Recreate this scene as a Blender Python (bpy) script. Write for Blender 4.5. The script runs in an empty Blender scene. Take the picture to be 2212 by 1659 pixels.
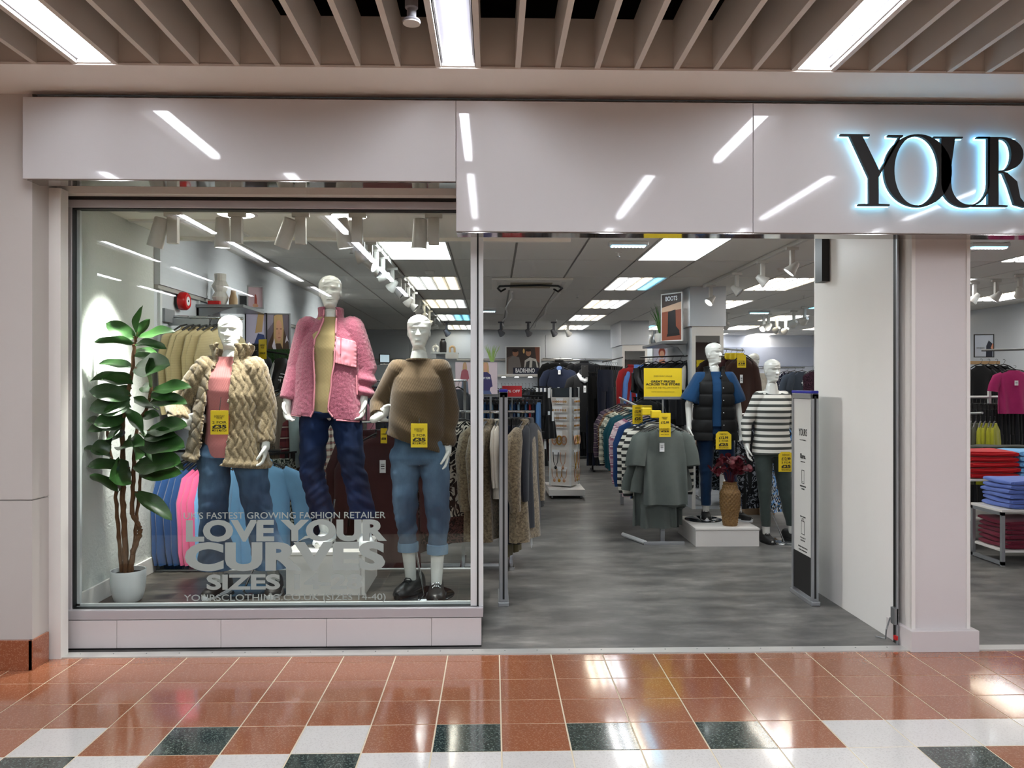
import bpy, bmesh, random
from math import pi, sin, cos, tan, atan, atan2, sqrt, radians, exp, floor, asin
from mathutils import Vector, Matrix, noise

# ------------------------------------------------------------------ camera, world, exposure
SC = bpy.context.scene
COL = SC.collection
F, CX, CY, HC = 1680.0, 1106.0, 832.0, 1.57      # focal length in px, horizon, eye height (metres)
YAW = atan(41 / F)
cam_data = bpy.data.cameras.new('camera')
cam_data.sensor_width = 36
cam_data.lens = F / 2212 * 36
cam_data.shift_y = (CY - 829.5) / 2212
cam_data.clip_end = 200
cam = bpy.data.objects.new('camera', cam_data)
COL.objects.link(cam)
cam.location = (0, 0, HC)
cam.rotation_euler = (pi / 2, 0, -YAW)
SC.camera = cam
world = bpy.data.worlds.new('world')
SC.world = world
world.use_nodes = True
world.node_tree.nodes['Background'].inputs[0].default_value = (0.9, 0.95, 1, 1)
world.node_tree.nodes['Background'].inputs[1].default_value = 0.03
SC.view_settings.view_transform = 'Standard'
SC.view_settings.look = 'None'
SC.view_settings.gamma = 1
SC.view_settings.exposure = 0.0
SC.view_settings.use_curve_mapping = False
E_PANEL, E_LED, E_SPOT = 11.5, 44.0, 26.0          # lamp strengths of the place

# ------------------------------------------------------------------ where a sight line meets a depth plane
T_ = tan(YAW)
def WX(u, Y):
    a = (u - CX) / F
    return Y * (T_ + a) / (1 - a * T_)
def WZ(u, v, Y):
    a = (u - CX) / F
    return HC + (CY - v) / F * Y / (cos(YAW) * (1 - a * T_))
def P(u, v, Y):
    return Vector((WX(u, Y), Y, WZ(u, v, Y)))

RND = random.Random(11)
ORD = ['first', 'second', 'third', 'fourth', 'fifth', 'sixth', 'seventh', 'eighth', 'ninth', 'tenth', 'eleventh', 'twelfth',
       'thirteenth', 'fourteenth', 'fifteenth', 'sixteenth', 'seventeenth', 'eighteenth', 'nineteenth', 'twentieth'] + ['twenty-' + o for o in ('first', 'second', 'third', 'fourth', 'fifth', 'sixth', 'seventh', 'eighth', 'ninth')] + ['thirtieth']

# ------------------------------------------------------------------ mesh building
def orient(d, up=Vector((0, 0, 1))):
    d = d.normalized()
    if abs(d.dot(up)) > .97:
        up = Vector((0, 1, 0))
    x = up.cross(d).normalized()
    y = d.cross(x)
    return x, y, d

class MB:
    def __init__(s):
        s.v, s.f, s.mi, s.cur = [], [], [], 0
    def add(s, V, Fc):
        o = len(s.v)
        s.v.extend([Vector(p) for p in V])
        for f in Fc:
            s.f.append([i + o for i in f])
            s.mi.append(s.cur)
        return s
    def box(s, c, size, rz=0, bev=0, mat=None):
        bm = bmesh.new()
        bmesh.ops.create_cube(bm, size=1)
        for v in bm.verts:
            v.co = Vector((v.co.x * size[0], v.co.y * size[1], v.co.z * size[2]))
        if bev:
            bmesh.ops.bevel(bm, geom=bm.edges[:], offset=bev, segments=2, affect='EDGES', profile=.5)
        M = Matrix.Translation(c) @ (mat if mat else Matrix.Rotation(rz, 4, 'Z'))
        bm.verts.ensure_lookup_table()
        s.add([M @ v.co for v in bm.verts], [[v.index for v in f.verts] for f in bm.faces])
        bm.free()
        return s
    def box2(s, a, b, bev=0):
        a, b = Vector(a), Vector(b)
        return s.box((a + b) / 2, [abs(x) for x in (b - a)], 0, bev)
    def tube(s, pts, rad, n=8, cap=True, flat=1.0, up=Vector((0, 0, 1))):
        pts = [Vector(p) for p in pts]
        if not isinstance(rad, (list, tuple)):
            rad = [rad] * len(pts)
        V, Fc = [], []
        for i, p in enumerate(pts):
            d = (pts[min(i + 1, len(pts) - 1)] - pts[max(i - 1, 0)])
            x, y, _ = orient(d, up)
            for k in range(n):
                t = 2 * pi * k / n
                V.append(p + x * cos(t) * rad[i] + y * sin(t) * rad[i] * flat)
        for i in range(len(pts) - 1):
            for k in range(n):
                a, b = i * n + k, i * n + (k + 1) % n
                Fc.append([a, b, b + n, a + n])
        if cap:
            Fc.append(list(range(n))[::-1])
            Fc.append([(len(pts) - 1) * n + k for k in range(n)])
        return s.add(V, Fc)
    def cyl(s, a, b, r, n=16, r2=None, cap=True):
        return s.tube([a, b], [r, r if r2 is None else r2], n, cap)
    def capsule(s, a, b, r0, r1=None, n=14):
        a, b = Vector(a), Vector(b)
        r1 = r0 if r1 is None else r1
        d = (b - a)
        if d.length < 1e-6:
            d = Vector((0, 0, 1e-4))
        u = d.normalized()
        pts, rad = [], []
        for t in (-.98, -.8, -.45, 0):
            pts.append(a + u * r0 * t); rad.append(r0 * sqrt(1 - t * t))
        for t in (0, .45, .8, .98):
            pts.append(b + u * r1 * t); rad.append(r1 * sqrt(1 - t * t))
        return s.tube(pts, rad, n)
    def ellipsoid(s, c, r, M=None, nu=16, nv=10):
        c = Vector(c)
        V, Fc = [], []
        for j in range(nv + 1):
            ph = -pi / 2 + pi * j / nv
            ph = max(min(ph, pi / 2 - .02), -pi / 2 + .02)
            for i in range(nu):
                t = 2 * pi * i / nu
                p = Vector((r[0] * cos(ph) * cos(t), r[1] * cos(ph) * sin(t), r[2] * sin(ph)))
                V.append(c + (M @ p if M else p))
        for j in range(nv):
            for i in range(nu):
                a, b = j * nu + i, j * nu + (i + 1) % nu
                Fc.append([a, b, b + nu, a + nu])
        Fc.append(list(range(nu))[::-1]); Fc.append([nv * nu + i for i in range(nu)])
        return s.add(V, Fc)
    def lathe(s, prof, n=28, c=(0, 0, 0), cap=True):
        c = Vector(c)
        V, Fc = [], []
        for r, z in prof:
            for k in range(n):
                t = 2 * pi * k / n
                V.append(c + Vector((r * cos(t), r * sin(t), z)))
        for i in range(len(prof) - 1):
            for k in range(n):
                a, b = i * n + k, i * n + (k + 1) % n
                Fc.append([a, b, b + n, a + n])
        if cap:
            Fc.append(list(range(n))[::-1]); Fc.append([(len(prof) - 1) * n + k for k in range(n)])
        return s.add(V, Fc)
    def grid(s, fn, nu, nv, closeu=False):
        V, Fc = [], []
        m = nu if closeu else nu + 1
        for j in range(nv + 1):
            for i in range(m):
                V.append(fn(i / nu, j / nv))
        for j in range(nv):
            for i in range(nu):
                a, b = j * m + i, j * m + (i + 1) % m
                Fc.append([a, b, b + m, a + m])
        return s.add(V, Fc)
    def loft(s, levels, n=32, e=2.0, cap=True, fn=None):
        """levels: (z, cx, cy, halfwidth, depth_front, depth_back); front is -y"""
        V, Fc = [], []
        for z, cx, cy, hw, df, db in levels:
            for k in range(n):
                t = 2 * pi * k / n
                cc, ss = cos(t), sin(t)
                x = (abs(cc) ** (2 / e)) * (1 if cc >= 0 else -1) * hw
                y = (abs(ss) ** (2 / e)) * (1 if ss >= 0 else -1)
                y = y * (db if y > 0 else df)
                p = Vector((cx + x, cy + y, z))
                V.append(fn(p, t) if fn else p)
        for i in range(len(levels) - 1):
            for k in range(n):
                a, b = i * n + k, i * n + (k + 1) % n
                Fc.append([a, b, b + n, a + n])
        if cap:
            Fc.append(list(range(n))[::-1]); Fc.append([(len(levels) - 1) * n + k for k in range(n)])
        return s.add(V, Fc)
    def prism(s, pts, t, M=None):
        """2-D outline in x,z, from y=0 to y=t"""
        n = len(pts)
        V = [Vector((x, 0, z)) for x, z in pts] + [Vector((x, t, z)) for x, z in pts]
        Fc = [list(range(n)), [n + i for i in range(n)][::-1]]
        for i in range(n):
            j = (i + 1) % n
            Fc.append([j, i, i + n, j + n])
        if M:
            V = [M @ v for v in V]
        return s.add(V, Fc)
    def mesh(s, name, smooth=True, fix=True):
        me = bpy.data.meshes.new(name)
        me.from_pydata([tuple(p) for p in s.v], [], s.f)
        if any(s.mi):
            me.polygons.foreach_set('material_index', s.mi)
        if fix:
            bm = bmesh.new(); bm.from_mesh(me)
            bmesh.ops.recalc_face_normals(bm, faces=bm.faces)
            bm.to_mesh(me); bm.free()
        if smooth:
            me.polygons.foreach_set('use_smooth', [True] * len(me.polygons))
            me.set_sharp_from_angle(angle=radians(40 if smooth is True else smooth))
        me.update()
        return me

def ob(name, mb, m=None, parent=None, loc=None, rz=0, smooth=True):
    me = mb.mesh(name, smooth) if isinstance(mb, MB) else mb
    o = bpy.data.objects.new(name, me)
    COL.objects.link(o)
    if m is not None:
        ms = m if isinstance(m, (list, tuple)) else [m]
        if len(me.materials) == 0:
            for x in ms:
                me.materials.append(x)
        else:
            for i, x in enumerate(ms):
                if me.materials[i] != x:
                    o.material_slots[i].link = 'OBJECT'
                    o.material_slots[i].material = x
    if parent is not None:
        o.parent = parent
    if loc is not None:
        o.location = loc
    o.rotation_euler.z = rz
    return o
def thing(name, label, cat, loc=(0, 0, 0), rz=0, group=None):
    o = bpy.data.objects.new(name, None)
    COL.objects.link(o)
    o.empty_display_size = .1
    o.location = loc
    o.rotation_euler.z = rz
    return tag(o, label, cat, group)
def tag(o, label, cat, group=None):
    for a, b in ((' on the ', ' on '), (' beside the ', ' beside '), (' behind the ', ' behind '), (' from the ', ' from ')):
        if len(label.split()) > 16:
            label = label.replace(a, b)
    o['label'] = label
    o['category'] = cat
    if group:
        o['group'] = group
    return o
def struct(name, mb, m, parent=None, smooth=False):
    o = ob(name, mb, m, parent, smooth=smooth)
    if parent is None:
        o['kind'] = 'structure'
    return o
def subpart(o, label):
    o['label'] = label
    return o
def remesh(mb, voxel, it=3, fac=.5):
    me = bpy.data.meshes.new('blank'); me.from_pydata([tuple(p) for p in mb.v], [], mb.f)
    bm = bmesh.new(); bm.from_mesh(me); bmesh.ops.recalc_face_normals(bm, faces=bm.faces); bm.to_mesh(me); bm.free()
    o = bpy.data.objects.new('blank', me); COL.objects.link(o)
    r = o.modifiers.new('r', 'REMESH'); r.mode = 'VOXEL'; r.voxel_size = voxel; r.use_smooth_shade = True
    if it:
        k = o.modifiers.new('s', 'SMOOTH'); k.iterations = it; k.factor = fac
    dg = bpy.context.evaluated_depsgraph_get()
    out = bpy.data.meshes.new_from_object(o.evaluated_get(dg))
    bpy.data.objects.remove(o); bpy.data.meshes.remove(me)
    out.materials.clear()
    out.polygons.foreach_set('use_smooth', [True] * len(out.polygons))
    return out
def displace(me, fn):
    """move each vertex by fn(co, normal) -> Vector"""
    ns = [v.normal.copy() for v in me.vertices]
    for v, n in zip(me.vertices, ns):
        v.co = fn(v.co, n)
    me.update()
_txt = {}
def text_mesh(s, size=.1, wide=1.0, bold=0.0, ext=0.0005, align='CENTER', gap=1.0):
    k = (s, size, wide, bold, ext, align, gap)
    if k not in _txt:
        cu = bpy.data.curves.new('lettering', 'FONT')
        cu.body = s; cu.size = size; cu.extrude = ext; cu.offset = bold * size
        cu.align_x = align; cu.align_y = 'CENTER'; cu.resolution_u = 4; cu.space_character = gap
        o = bpy.data.objects.new('lettering', cu); COL.objects.link(o)
        dg = bpy.context.evaluated_depsgraph_get()
        me = bpy.data.meshes.new_from_object(o.evaluated_get(dg))
        bpy.data.objects.remove(o); bpy.data.curves.remove(cu)
        me.transform(Matrix.Rotation(pi / 2, 4, 'X') @ Matrix.Diagonal((wide, 1, 1, 1)))
        me.materials.clear()
        _txt[k] = me
    return _txt[k]
def lettering(s, m, parent, loc, size=.1, wide=1.0, bold=0.0, rz=0, name='lettering', width=None, gap=1.0, ext=.0005):
    """text standing in the x,z plane, read from -y"""
    me = text_mesh(s, size, wide, bold, ext, gap=gap)
    if width:
        xs = [v.co.x for v in me.vertices]
        me = text_mesh(s, size, wide * width / (max(xs) - min(xs)), bold, ext, gap=gap)
    return ob(name, me, m, parent, loc, rz)
# ------------------------------------------------------------------ materials (procedural)
def lin(h):
    h = h.lstrip('#')
    c = [int(h[i:i + 2], 16) / 255 for i in (0, 2, 4)]
    return tuple(x / 12.92 if x <= .04045 else ((x + .055) / 1.055) ** 2.4 for x in c) + (1,)
_mats = {}
class NT:
    """small helper round a material's node tree"""
    def __init__(s, name):
        s.m = bpy.data.materials.new(name); s.m.use_nodes = True
        s.t = s.m.node_tree; s.b = s.t.nodes['Principled BSDF']; s.o = s.t.nodes['Material Output']
    def n(s, kind, **kw):
        x = s.t.nodes.new('ShaderNode' + kind)
        for k, v in kw.items():
            setattr(x, k, v)
        return x
    def l(s, a, b):
        s.t.links.new(a, b)
    def val(s, sock, v):
        if hasattr(v, 'is_linked') or hasattr(v, 'links'):
            s.l(v, sock)
        else:
            sock.default_value = v
    def math(s, op, a, b=0.0, c=None):
        x = s.n('Math', operation=op); s.val(x.inputs[0], a); s.val(x.inputs[1], b)
        if c is not None:
            s.val(x.inputs[2], c)
        return x.outputs[0]
    def mix(s, f, a, b, blend='MIX'):
        x = s.n('Mix', data_type='RGBA', blend_type=blend)
        s.val(x.inputs[0], f); s.val(x.inputs[6], a); s.val(x.inputs[7], b)
        return x.outputs[2]
    def co(s, out='Object', scale=None):
        c = s.n('TexCoord').outputs[out]
        if scale is not None:
            m = s.n('Mapping'); s.l(c, m.inputs[0]); m.inputs[3].default_value = scale
            return m.outputs[0]
        return c
    def xyz(s, out='Object'):
        x = s.n('SeparateXYZ'); s.l(s.co(out), x.inputs[0]); return x.outputs
    def noise(s, scale, detail=3, vec=None, rough=.5):
        x = s.n('TexNoise'); x.inputs['Scale'].default_value = scale; x.inputs['Detail'].default_value = detail
        x.inputs['Roughness'].default_value = rough
        s.l(vec if vec is not None else s.co(), x.inputs['Vector'])
        return x.outputs[0]
    def ramp(s, f, stops):
        r = s.n('ValToRGB'); s.l(f, r.inputs[0]); e = r.color_ramp.elements
        while len(e) < len(stops):
            e.new(.5)
        for i, (p, c) in enumerate(stops):
            e[i].position = p; e[i].color = c
        return r.outputs[0]
    def bump(s, h, strength=.3, dist=.005):
        x = s.n('Bump'); x.inputs['Strength'].default_value = strength; x.inputs['Distance'].default_value = dist
        s.l(h, x.inputs['Height']); s.l(x.outputs[0], s.b.inputs['Normal'])
    def base(s, c, rough=.5, metal=0, spec=.5):
        s.val(s.b.inputs['Base Color'], c); s.val(s.b.inputs['Roughness'], rough)
        s.b.inputs['Metallic'].default_value = metal; s.b.inputs['Specular IOR Level'].default_value = spec
def plain(name, hexc, rough=.5, metal=0, spec=.5, coat=0):
    k = (name, hexc, rough, metal)
    if k not in _mats:
        t = NT(name); t.base(lin(hexc), rough, metal, spec)
        if coat:
            t.b.inputs['Coat Weight'].default_value = coat
        n = t.noise(40, 2); t.bump(n, .03, .001)
        _mats[k] = t.m
    return _mats[k]
def glow(name, hexc, s):
    k = ('glow', name, hexc, s)
    if k not in _mats:
        t = NT(name); t.base(lin(hexc), .5)
        t.b.inputs['Emission Color'].default_value = lin(hexc); t.b.inputs['Emission Strength'].default_value = s
        _mats[k] = t.m
    return _mats[k]
def cloth(hexc, rough=.9, scale=220, bump=.25, vary=.12):
    k = ('cloth', hexc, scale, bump)
    if k not in _mats:
        t = NT('cloth')
        c = lin(hexc); d = tuple(x * (1 - vary) for x in c[:3]) + (1,); e = tuple(min(1, x * (1 + vary)) for x in c[:3]) + (1,)
        t.base(t.mix(t.noise(14, 4), d, e), rough, 0, .2)
        t.b.inputs['Sheen Weight'].default_value = .15
        t.bump(t.noise(scale, 2), bump, .002)
        _mats[k] = t.m
    return _mats[k]
def knit(hexc, axis='x', pitch=.006, dark=.72, bump=.5, diag=0.0):
    k = ('knit', hexc, axis, pitch, diag)
    if k not in _mats:
        t = NT('knitwear'); x = t.xyz()
        u = {'x': x[0], 'z': x[2]}[axis]
        w = {'x': x[2], 'z': x[0]}[axis]
        u = t.math('ADD', u, t.math('MULTIPLY', w, diag)) if diag else u
        r = t.math('ABSOLUTE', t.math('SINE', t.math('MULTIPLY', u, pi / pitch)))
        c = lin(hexc); d = tuple(q * dark for q in c[:3]) + (1,)
        t.base(t.mix(r, d, c), .9, 0, .2)
        t.b.inputs['Sheen Weight'].default_value = .2
        t.bump(t.math('ADD', r, t.math('MULTIPLY', t.noise(300, 2), .5)), bump, .002)
        _mats[k] = t.m
    return _mats[k]
def fuzzy(hexc, hexd, scale=90, bump=.9):
    k = ('fuzzy', hexc, hexd)
    if k not in _mats:
        t = NT('fleece')
        n = t.noise(scale, 5, rough=.7)
        t.base(t.mix(t.ramp(n, [(.35, (0, 0, 0, 1)), (.62, (1, 1, 1, 1))]), lin(hexd), lin(hexc)), .95, 0, .1)
        t.b.inputs['Sheen Weight'].default_value = .4; t.b.inputs['Sheen Roughness'].default_value = .5
        t.bump(n, bump, .006)
        _mats[k] = t.m
    return _mats[k]
def denim(hexd, hexl, name='denim'):
    k = ('denim', hexd, hexl)
    if k not in _mats:
        t = NT(name)
        big = t.noise(5, 4, t.co('Object', (1, 1, .5)))
        f = t.ramp(big, [(.38, (0, 0, 0, 1)), (.66, (1, 1, 1, 1))])
        fine = t.noise(260, 2, t.co('Object', (1, 1, .3)))
        c = t.mix(f, lin(hexd), lin(hexl))
        t.base(t.mix(t.math('MULTIPLY', fine, .45), c, lin(hexd)), .85, 0, .2)
        t.bump(fine, .3, .001)
        _mats[k] = t.m
    return _mats[k]
def stripes(c1, c2, axis=2, pitch=.05, duty=.5):
    k = ('stripe', c1, c2, axis, pitch)
    if k not in _mats:
        t = NT('striped_jersey'); x = t.xyz()
        f = t.math('LESS_THAN', t.math('FRACT', t.math('DIVIDE', x[axis], pitch)), duty)
        t.base(t.mix(f, lin(c1), lin(c2)), .85, 0, .2); t.bump(t.noise(250, 2), .15, .001)
        _mats[k] = t.m
    return _mats[k]
def plaid(c1, c2, c3, p=.085):
    k = ('plaid', c1, c2, c3, p)
    if k not in _mats:
        t = NT('plaid_flannel'); x = t.xyz()
        a = t.math('LESS_THAN', t.math('FRACT', t.math('DIVIDE', t.math('ADD', x[0], t.math('MULTIPLY', x[1], 1.0)), p)), .5)
        b = t.math('LESS_THAN', t.math('FRACT', t.math('DIVIDE', x[2], p)), .5)
        c = t.mix(t.math('MULTIPLY', t.math('ADD', a, b), .5), lin(c1), lin(c2))
        th = t.math('LESS_THAN', t.math('FRACT', t.math('DIVIDE', t.math('ADD', x[2], .02), p)), .12)
        t.base(t.mix(t.math('MULTIPLY', th, .7), c, lin(c3)), .9, 0, .2); t.bump(t.noise(200, 2), .2, .001)
        _mats[k] = t.m
    return _mats[k]
def blotch(c1, c2, scale=16, lo=.49, hi=.52, c3=None):
    k = ('blotch', c1, c2, scale, c3)
    if k not in _mats:
        t = NT('printed_cloth')
        d = t.noise(5, 2); v = t.n('Vector' + 'Math', operation='ADD'); t.l(t.co(), v.inputs[0]); t.l(d, v.inputs[1])
        n = t.noise(scale, 1.2, v.outputs[0])
        f = t.ramp(n, [(lo, (0, 0, 0, 1)), (hi, (1, 1, 1, 1))])
        c = t.mix(f, lin(c1), lin(c2))
        if c3:
            n2 = t.noise(scale * 1.3, 1, t.co('Generated', (2, 2, 2)))
            c = t.mix(t.ramp(n2, [(.55, (0, 0, 0, 1)), (.58, (1, 1, 1, 1))]), c, lin(c3))
        t.base(c, .9, 0, .2); t.bump(t.noise(150, 2), .2, .002)
        _mats[k] = t.m
    return _mats[k]
def wallpaint(name, hexc, rough=.6, tex=.15, scale=90, spec=.4):
    t = NT(name)
    c = lin(hexc); d = tuple(x * .94 for x in c[:3]) + (1,)
    t.base(t.mix(t.noise(1.5, 4), d, c), rough, 0, spec)
    t.bump(t.noise(scale, 3), tex, .004)
    return t.m
def terrazzo(name, hexc, hexs, rough=.17, amt=.5):
    t = NT(name)
    v = t.n('TexVoronoi'); v.inputs['Scale'].default_value = 210; t.l(t.co(), v.inputs['Vector'])
    sep = t.n('SeparateColor'); t.l(v.outputs['Color'], sep.inputs[0])
    f = t.math('MULTIPLY', t.math('LESS_THAN', sep.outputs[0], .2), amt)
    r = t.n('ObjectInfo').outputs['Random']
    c = lin(hexc)
    lo = tuple(x * .88 for x in c[:3]) + (1,); hi = tuple(min(1, x * 1.1) for x in c[:3]) + (1,)
    big = t.noise(7, 4)
    cc = t.mix(big, t.mix(r, lo, hi), c)
    t.base(t.mix(f, cc, lin(hexs)), t.math('ADD', t.math('MULTIPLY', t.noise(9, 4), .12), rough - .04), 0, .5)
    t.bump(t.noise(6, 2), .05, .004)
    t.b.inputs['Coat Weight'].default_value = .7; t.b.inputs['Coat Roughness'].default_value = .07
    return t.m
M_ = {}
def build_mats():
    M = M_
    M['beige'] = wallpaint('plaster_beige', '#bcb7b2', .55, .08, 60)
    M['soffit'] = wallpaint('soffit_plaster', '#e9e6e1', .55, .08, 60)
    M['slat'] = wallpaint('slat_paint', '#cfcac3', .5, .05, 60)
    M['upstand'] = wallpaint('upstand_paint', '#cbc6bf', .55, .05, 60)
    M['dark'] = plain('dark_void', '#0c0e12', .8)
    M['white'] = plain('white_paint', '#dedbd6', .35)
    M['store_white'] = wallpaint('shop_white', '#c8cdd2', .45, .05, 60)
    M['panel_white'] = wallpaint('slatwall_white', '#c9ced4', .25, .03, 30)
    M['textured'] = wallpaint('textured_wallpaper', '#c8ccc6', .6, 1.0, 55)
    M['acrylic'] = plain('acrylic_fascia', '#bdbbbb', .045, 0, .3)
    M['soffit_gloss'] = plain('mirror_soffit', '#b5b3b0', .06, .85)
    M['frame'] = plain('frame_aluminium', '#b4b1b4', .38, .25)
    M['frame_light'] = plain('frame_light', '#d8dcdc', .3, .2)
    M['gasket'] = plain('rubber_gasket', '#0b0b0c', .5)
    M['plinth'] = wallpaint('plinth_paint', '#c9c2c1', .55, .25, 22)
    M['pillar'] = wallpaint('pillar_laminate', '#cfc9c8', .35, .06, 160)
    M['panel_wall'] = wallpaint('return_wall', '#eae9e5', .4, .05, 70)
    M['trough'] = plain('trough_metal', '#77757a', .35, .5)
    M['strip'] = plain('threshold_metal', '#c9c8c4', .35, .4)
    M['terra'] = terrazzo('terracotta_tile', '#995d3f', '#c49a7e', .12, .3)
    M['terra_skirt'] = terrazzo('terracotta_skirting', '#8f5032', '#c49a7e', .3, .3)
    M['cream_tile'] = terrazzo('cream_tile', '#dbd8d3', '#a9a19b', .13, .25)
    M['green_tile'] = terrazzo('dark_green_tile', '#2c3833', '#8c9a92', .12, .35)
    M['grout'] = plain('grout', '#d8cbb0', .8)
    t = NT('vinyl_floor')
    st = t.noise(2.2, 6, t.co('Object', (.8, 1.5, 1)), .62); st2 = t.noise(7, 5, t.co('Object', (.6, 1.8, 1)), .7)
    c = t.ramp(t.math('ADD', t.math('MULTIPLY', st, .65), t.math('MULTIPLY', st2, .35)),
               [(.34, lin('#403f3e')), (.47, lin('#5a5957')), (.57, lin('#73716e')), (.70, lin('#97948f'))])
    t.base(c, t.math('ADD', t.math('MULTIPLY', st2, .25), .27), 0, .45); t.bump(st2, .06, .003); M['vinyl'] = t.m
    t = NT('platform_vinyl'); n = t.noise(9, 5, t.co('Object', (.4, 2.5, 1)), .65); t.base(t.ramp(n, [(.35, lin('#37342f')), (.65, lin('#5d5850'))]), .4, 0, .4); M['vinyl_dark'] = t.m
    t = NT('ceiling_tile'); t.base(lin('#e6e4de'), .8, 0, .2); t.bump(t.noise(220, 3), .3, .002); M['ctile'] = t.m
    M['cgrid'] = plain('ceiling_grid', '#a5a39e', .5)
    M['wceil'] = wallpaint('window_ceiling', '#f2f0e8', .6, .04)
    M['gray_metal'] = plain('grey_metal', '#8b8e90', .35, .7)
    M['chrome'] = plain('chrome', '#cfd2d4', .15, 1)
    M['black_metal'] = plain('black_metal', '#17181a', .4, .4)
    M['black'] = plain('black_plastic', '#0f1011', .45)
    M['silver'] = plain('silver_frame', '#a2a5a8', .35, .6)
    M['spot'] = plain('spot_white', '#c6c4be', .4)
    M['spot_dark'] = plain('spot_grey', '#74747a', .5)
    M['mirror'] = plain('mirror', '#c9ced0', .02, 1)
    M['mann'] = plain('mannequin_gloss', '#dfe0da', .12, 0, .5, .3)
    M['yellow'] = plain('yellow_card', '#e6c71b', .55)
    M['ink'] = plain('black_ink', '#151515', .6)
    M['ink_soft'] = plain('olive_ink', '#6a5a16', .6)
    M['white_card'] = plain('white_card', '#e9ecee', .5)
    M['red'] = plain('red_paint', '#c01418', .25)
    M['vinyl_text'] = plain('window_vinyl', '#9aa49f', .55)
    M['vase_white'] = plain('vase_white', '#dcd9d0', .45)
    M['vase_tan'] = plain('vase_tan', '#b99a72', .5)
    M['vase_black'] = plain('vase_black', '#1a1718', .5)
    M['pot'] = plain('pot_white', '#d9dbda', .4)
    M['soil'] = plain('soil', '#1d1712', .95)
    M['bark'] = None
    t = NT('bark'); n = t.noise(40, 4, t.co('Object', (3, 3, 1)))
    t.base(t.mix(n, lin('#3a2414'), lin('#7a522e')), .8); t.bump(n, .6, .006); M['bark'] = t.m
    t = NT('leaf_green'); x = t.xyz('Object')
    n = t.noise(9, 4); r = t.n('ObjectInfo').outputs['Random']
    c = t.mix(n, lin('#142c10'), t.mix(r, lin('#1f4416'), lin('#306322')))
    vein = t.math('LESS_THAN', t.math('ABSOLUTE', x[1]), .0022)
    sv = t.math('LESS_THAN', t.math('FRACT', t.math('MULTIPLY', t.math('SUBTRACT', x[0], t.math('ABSOLUTE', x[1])), 26)), .07)
    t.base(t.mix(t.math('MULTIPLY', t.math('MAXIMUM', vein, sv), .5), c, lin('#5f8a48')), .38, 0, .5)
    t.b.inputs['Transmission Weight'].default_value = 0
    M['leaf'] = t.m
    M['burgundy'] = plain('burgundy_leaf', '#5a1420', .5)
    t = NT('wicker'); n = t.noise(30, 3, t.co('Object', (1.6, 1.6, 5)))
    t.base(t.mix(n, lin('#4a2f14'), lin('#9a7642')), .6); t.bump(n, .6, .005); M['wicker'] = t.m
    M['grass'] = plain('faux_grass', '#3c6b22', .6)
    M['grass_light'] = plain('faux_grass_pale', '#8fae5c', .6)
    M['gold'] = plain('gold_metal', '#b98b35', .3, .9)
    M['rose'] = plain('rose_gold', '#c99a7a', .35, .7)
    M['clear_card'] = plain('grey_card', '#cfcac4', .5)
    M['blue_cap'] = plain('blue_cap', '#23269a', .4)
    t = NT('window_glass')
    fr = t.n('Fresnel'); fr.inputs[0].default_value = 1.5
    geo = t.n('NewGeometry'); k = t.math('MULTIPLY', fr.outputs[0], t.math('SUBTRACT', 1.0, geo.outputs['Backfacing']))
    tr = t.n('BsdfTransparent'); tr.inputs[0].default_value = (.93, .955, .945, 1)
    gl = t.n('BsdfGlossy'); gl.inputs['Roughness'].default_value = 0.0
    mx = t.n('MixShader'); t.l(k, mx.inputs[0]); t.l(tr.outputs[0], mx.inputs[1]); t.l(gl.outputs[0], mx.inputs[2])
    t.l(mx.outputs[0], t.o.inputs[0]); M['glass'] = t.m
build_mats()
# ================================================================== MALL SHELL
ZS = 3.19                      # soffit height
CEIL = 2.82                    # shop ceiling
XL, XR, YB, YB2 = -2.5, 8.0, 17.5, 19.3
PF = .2                        # window display platform
# ---- mall floor: single tiles in view, plain floor further off
TX, TY = .3, .2725
X0, Y0 = .037, 4.425
fl = MB(); fl.box2((-3.8, 1.2, -.05), (4.4, 4.53, -.0022))
floor_ = struct('floor', fl, M_['grout'])
tb = MB(); tb.box((0, 0, -.004), (TX - .0068, TY - .0068, .008), bev=.0008)
tile_me = tb.mesh('tile', False)
tc = MB(); tc.box((0, 0, -.004), (TX - .0068, .104 - .005, .008), bev=.0008)
tile_cut = tc.mesh('tile', False)
TR, CR, GR = M_['terra'], M_['cream_tile'], M_['green_tile']
R4 = {-1: GR, 1: GR, 3: GR, -3: CR, -5: GR, -7: CR, -9: GR}
R5 = {-7: GR, -6: CR, -5: TR, -4: CR, -3: GR, 6: GR, 7: TR, -8: CR, -9: TR, 8: CR, 9: GR}
for r in range(0, 8):
    for k in range(-11, 13):
        if r == 0:
            me, y = tile_cut, Y0 + .052
        else:
            me, y = tile_me, Y0 - TY * (r - .5)
        m = TR
        if r == 4:
            m = R4.get(k, CR if k >= 5 else TR)
        elif r == 5:
            m = R5.get(k, CR)
        elif r > 5:
            m = (CR, GR, TR, CR)[(k * 3 + r) % 4]
        o = ob('tile', me, m, floor_, (X0 + TX * (k + .5), y, 0), smooth=False)
        o.rotation_euler = (RND.uniform(-.0013, .0013), RND.uniform(-.0013, .0013), 0)
ff = MB(); ff.box2((-8, -7, -.05), (9, 1.2, 0)); ff.box2((-8, 1.2, -.05), (-3.8, 4.53, 0)); ff.box2((4.4, 1.2, -.05), (9, 4.53, 0))
struct('floor', ff, M_['terra'])
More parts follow.
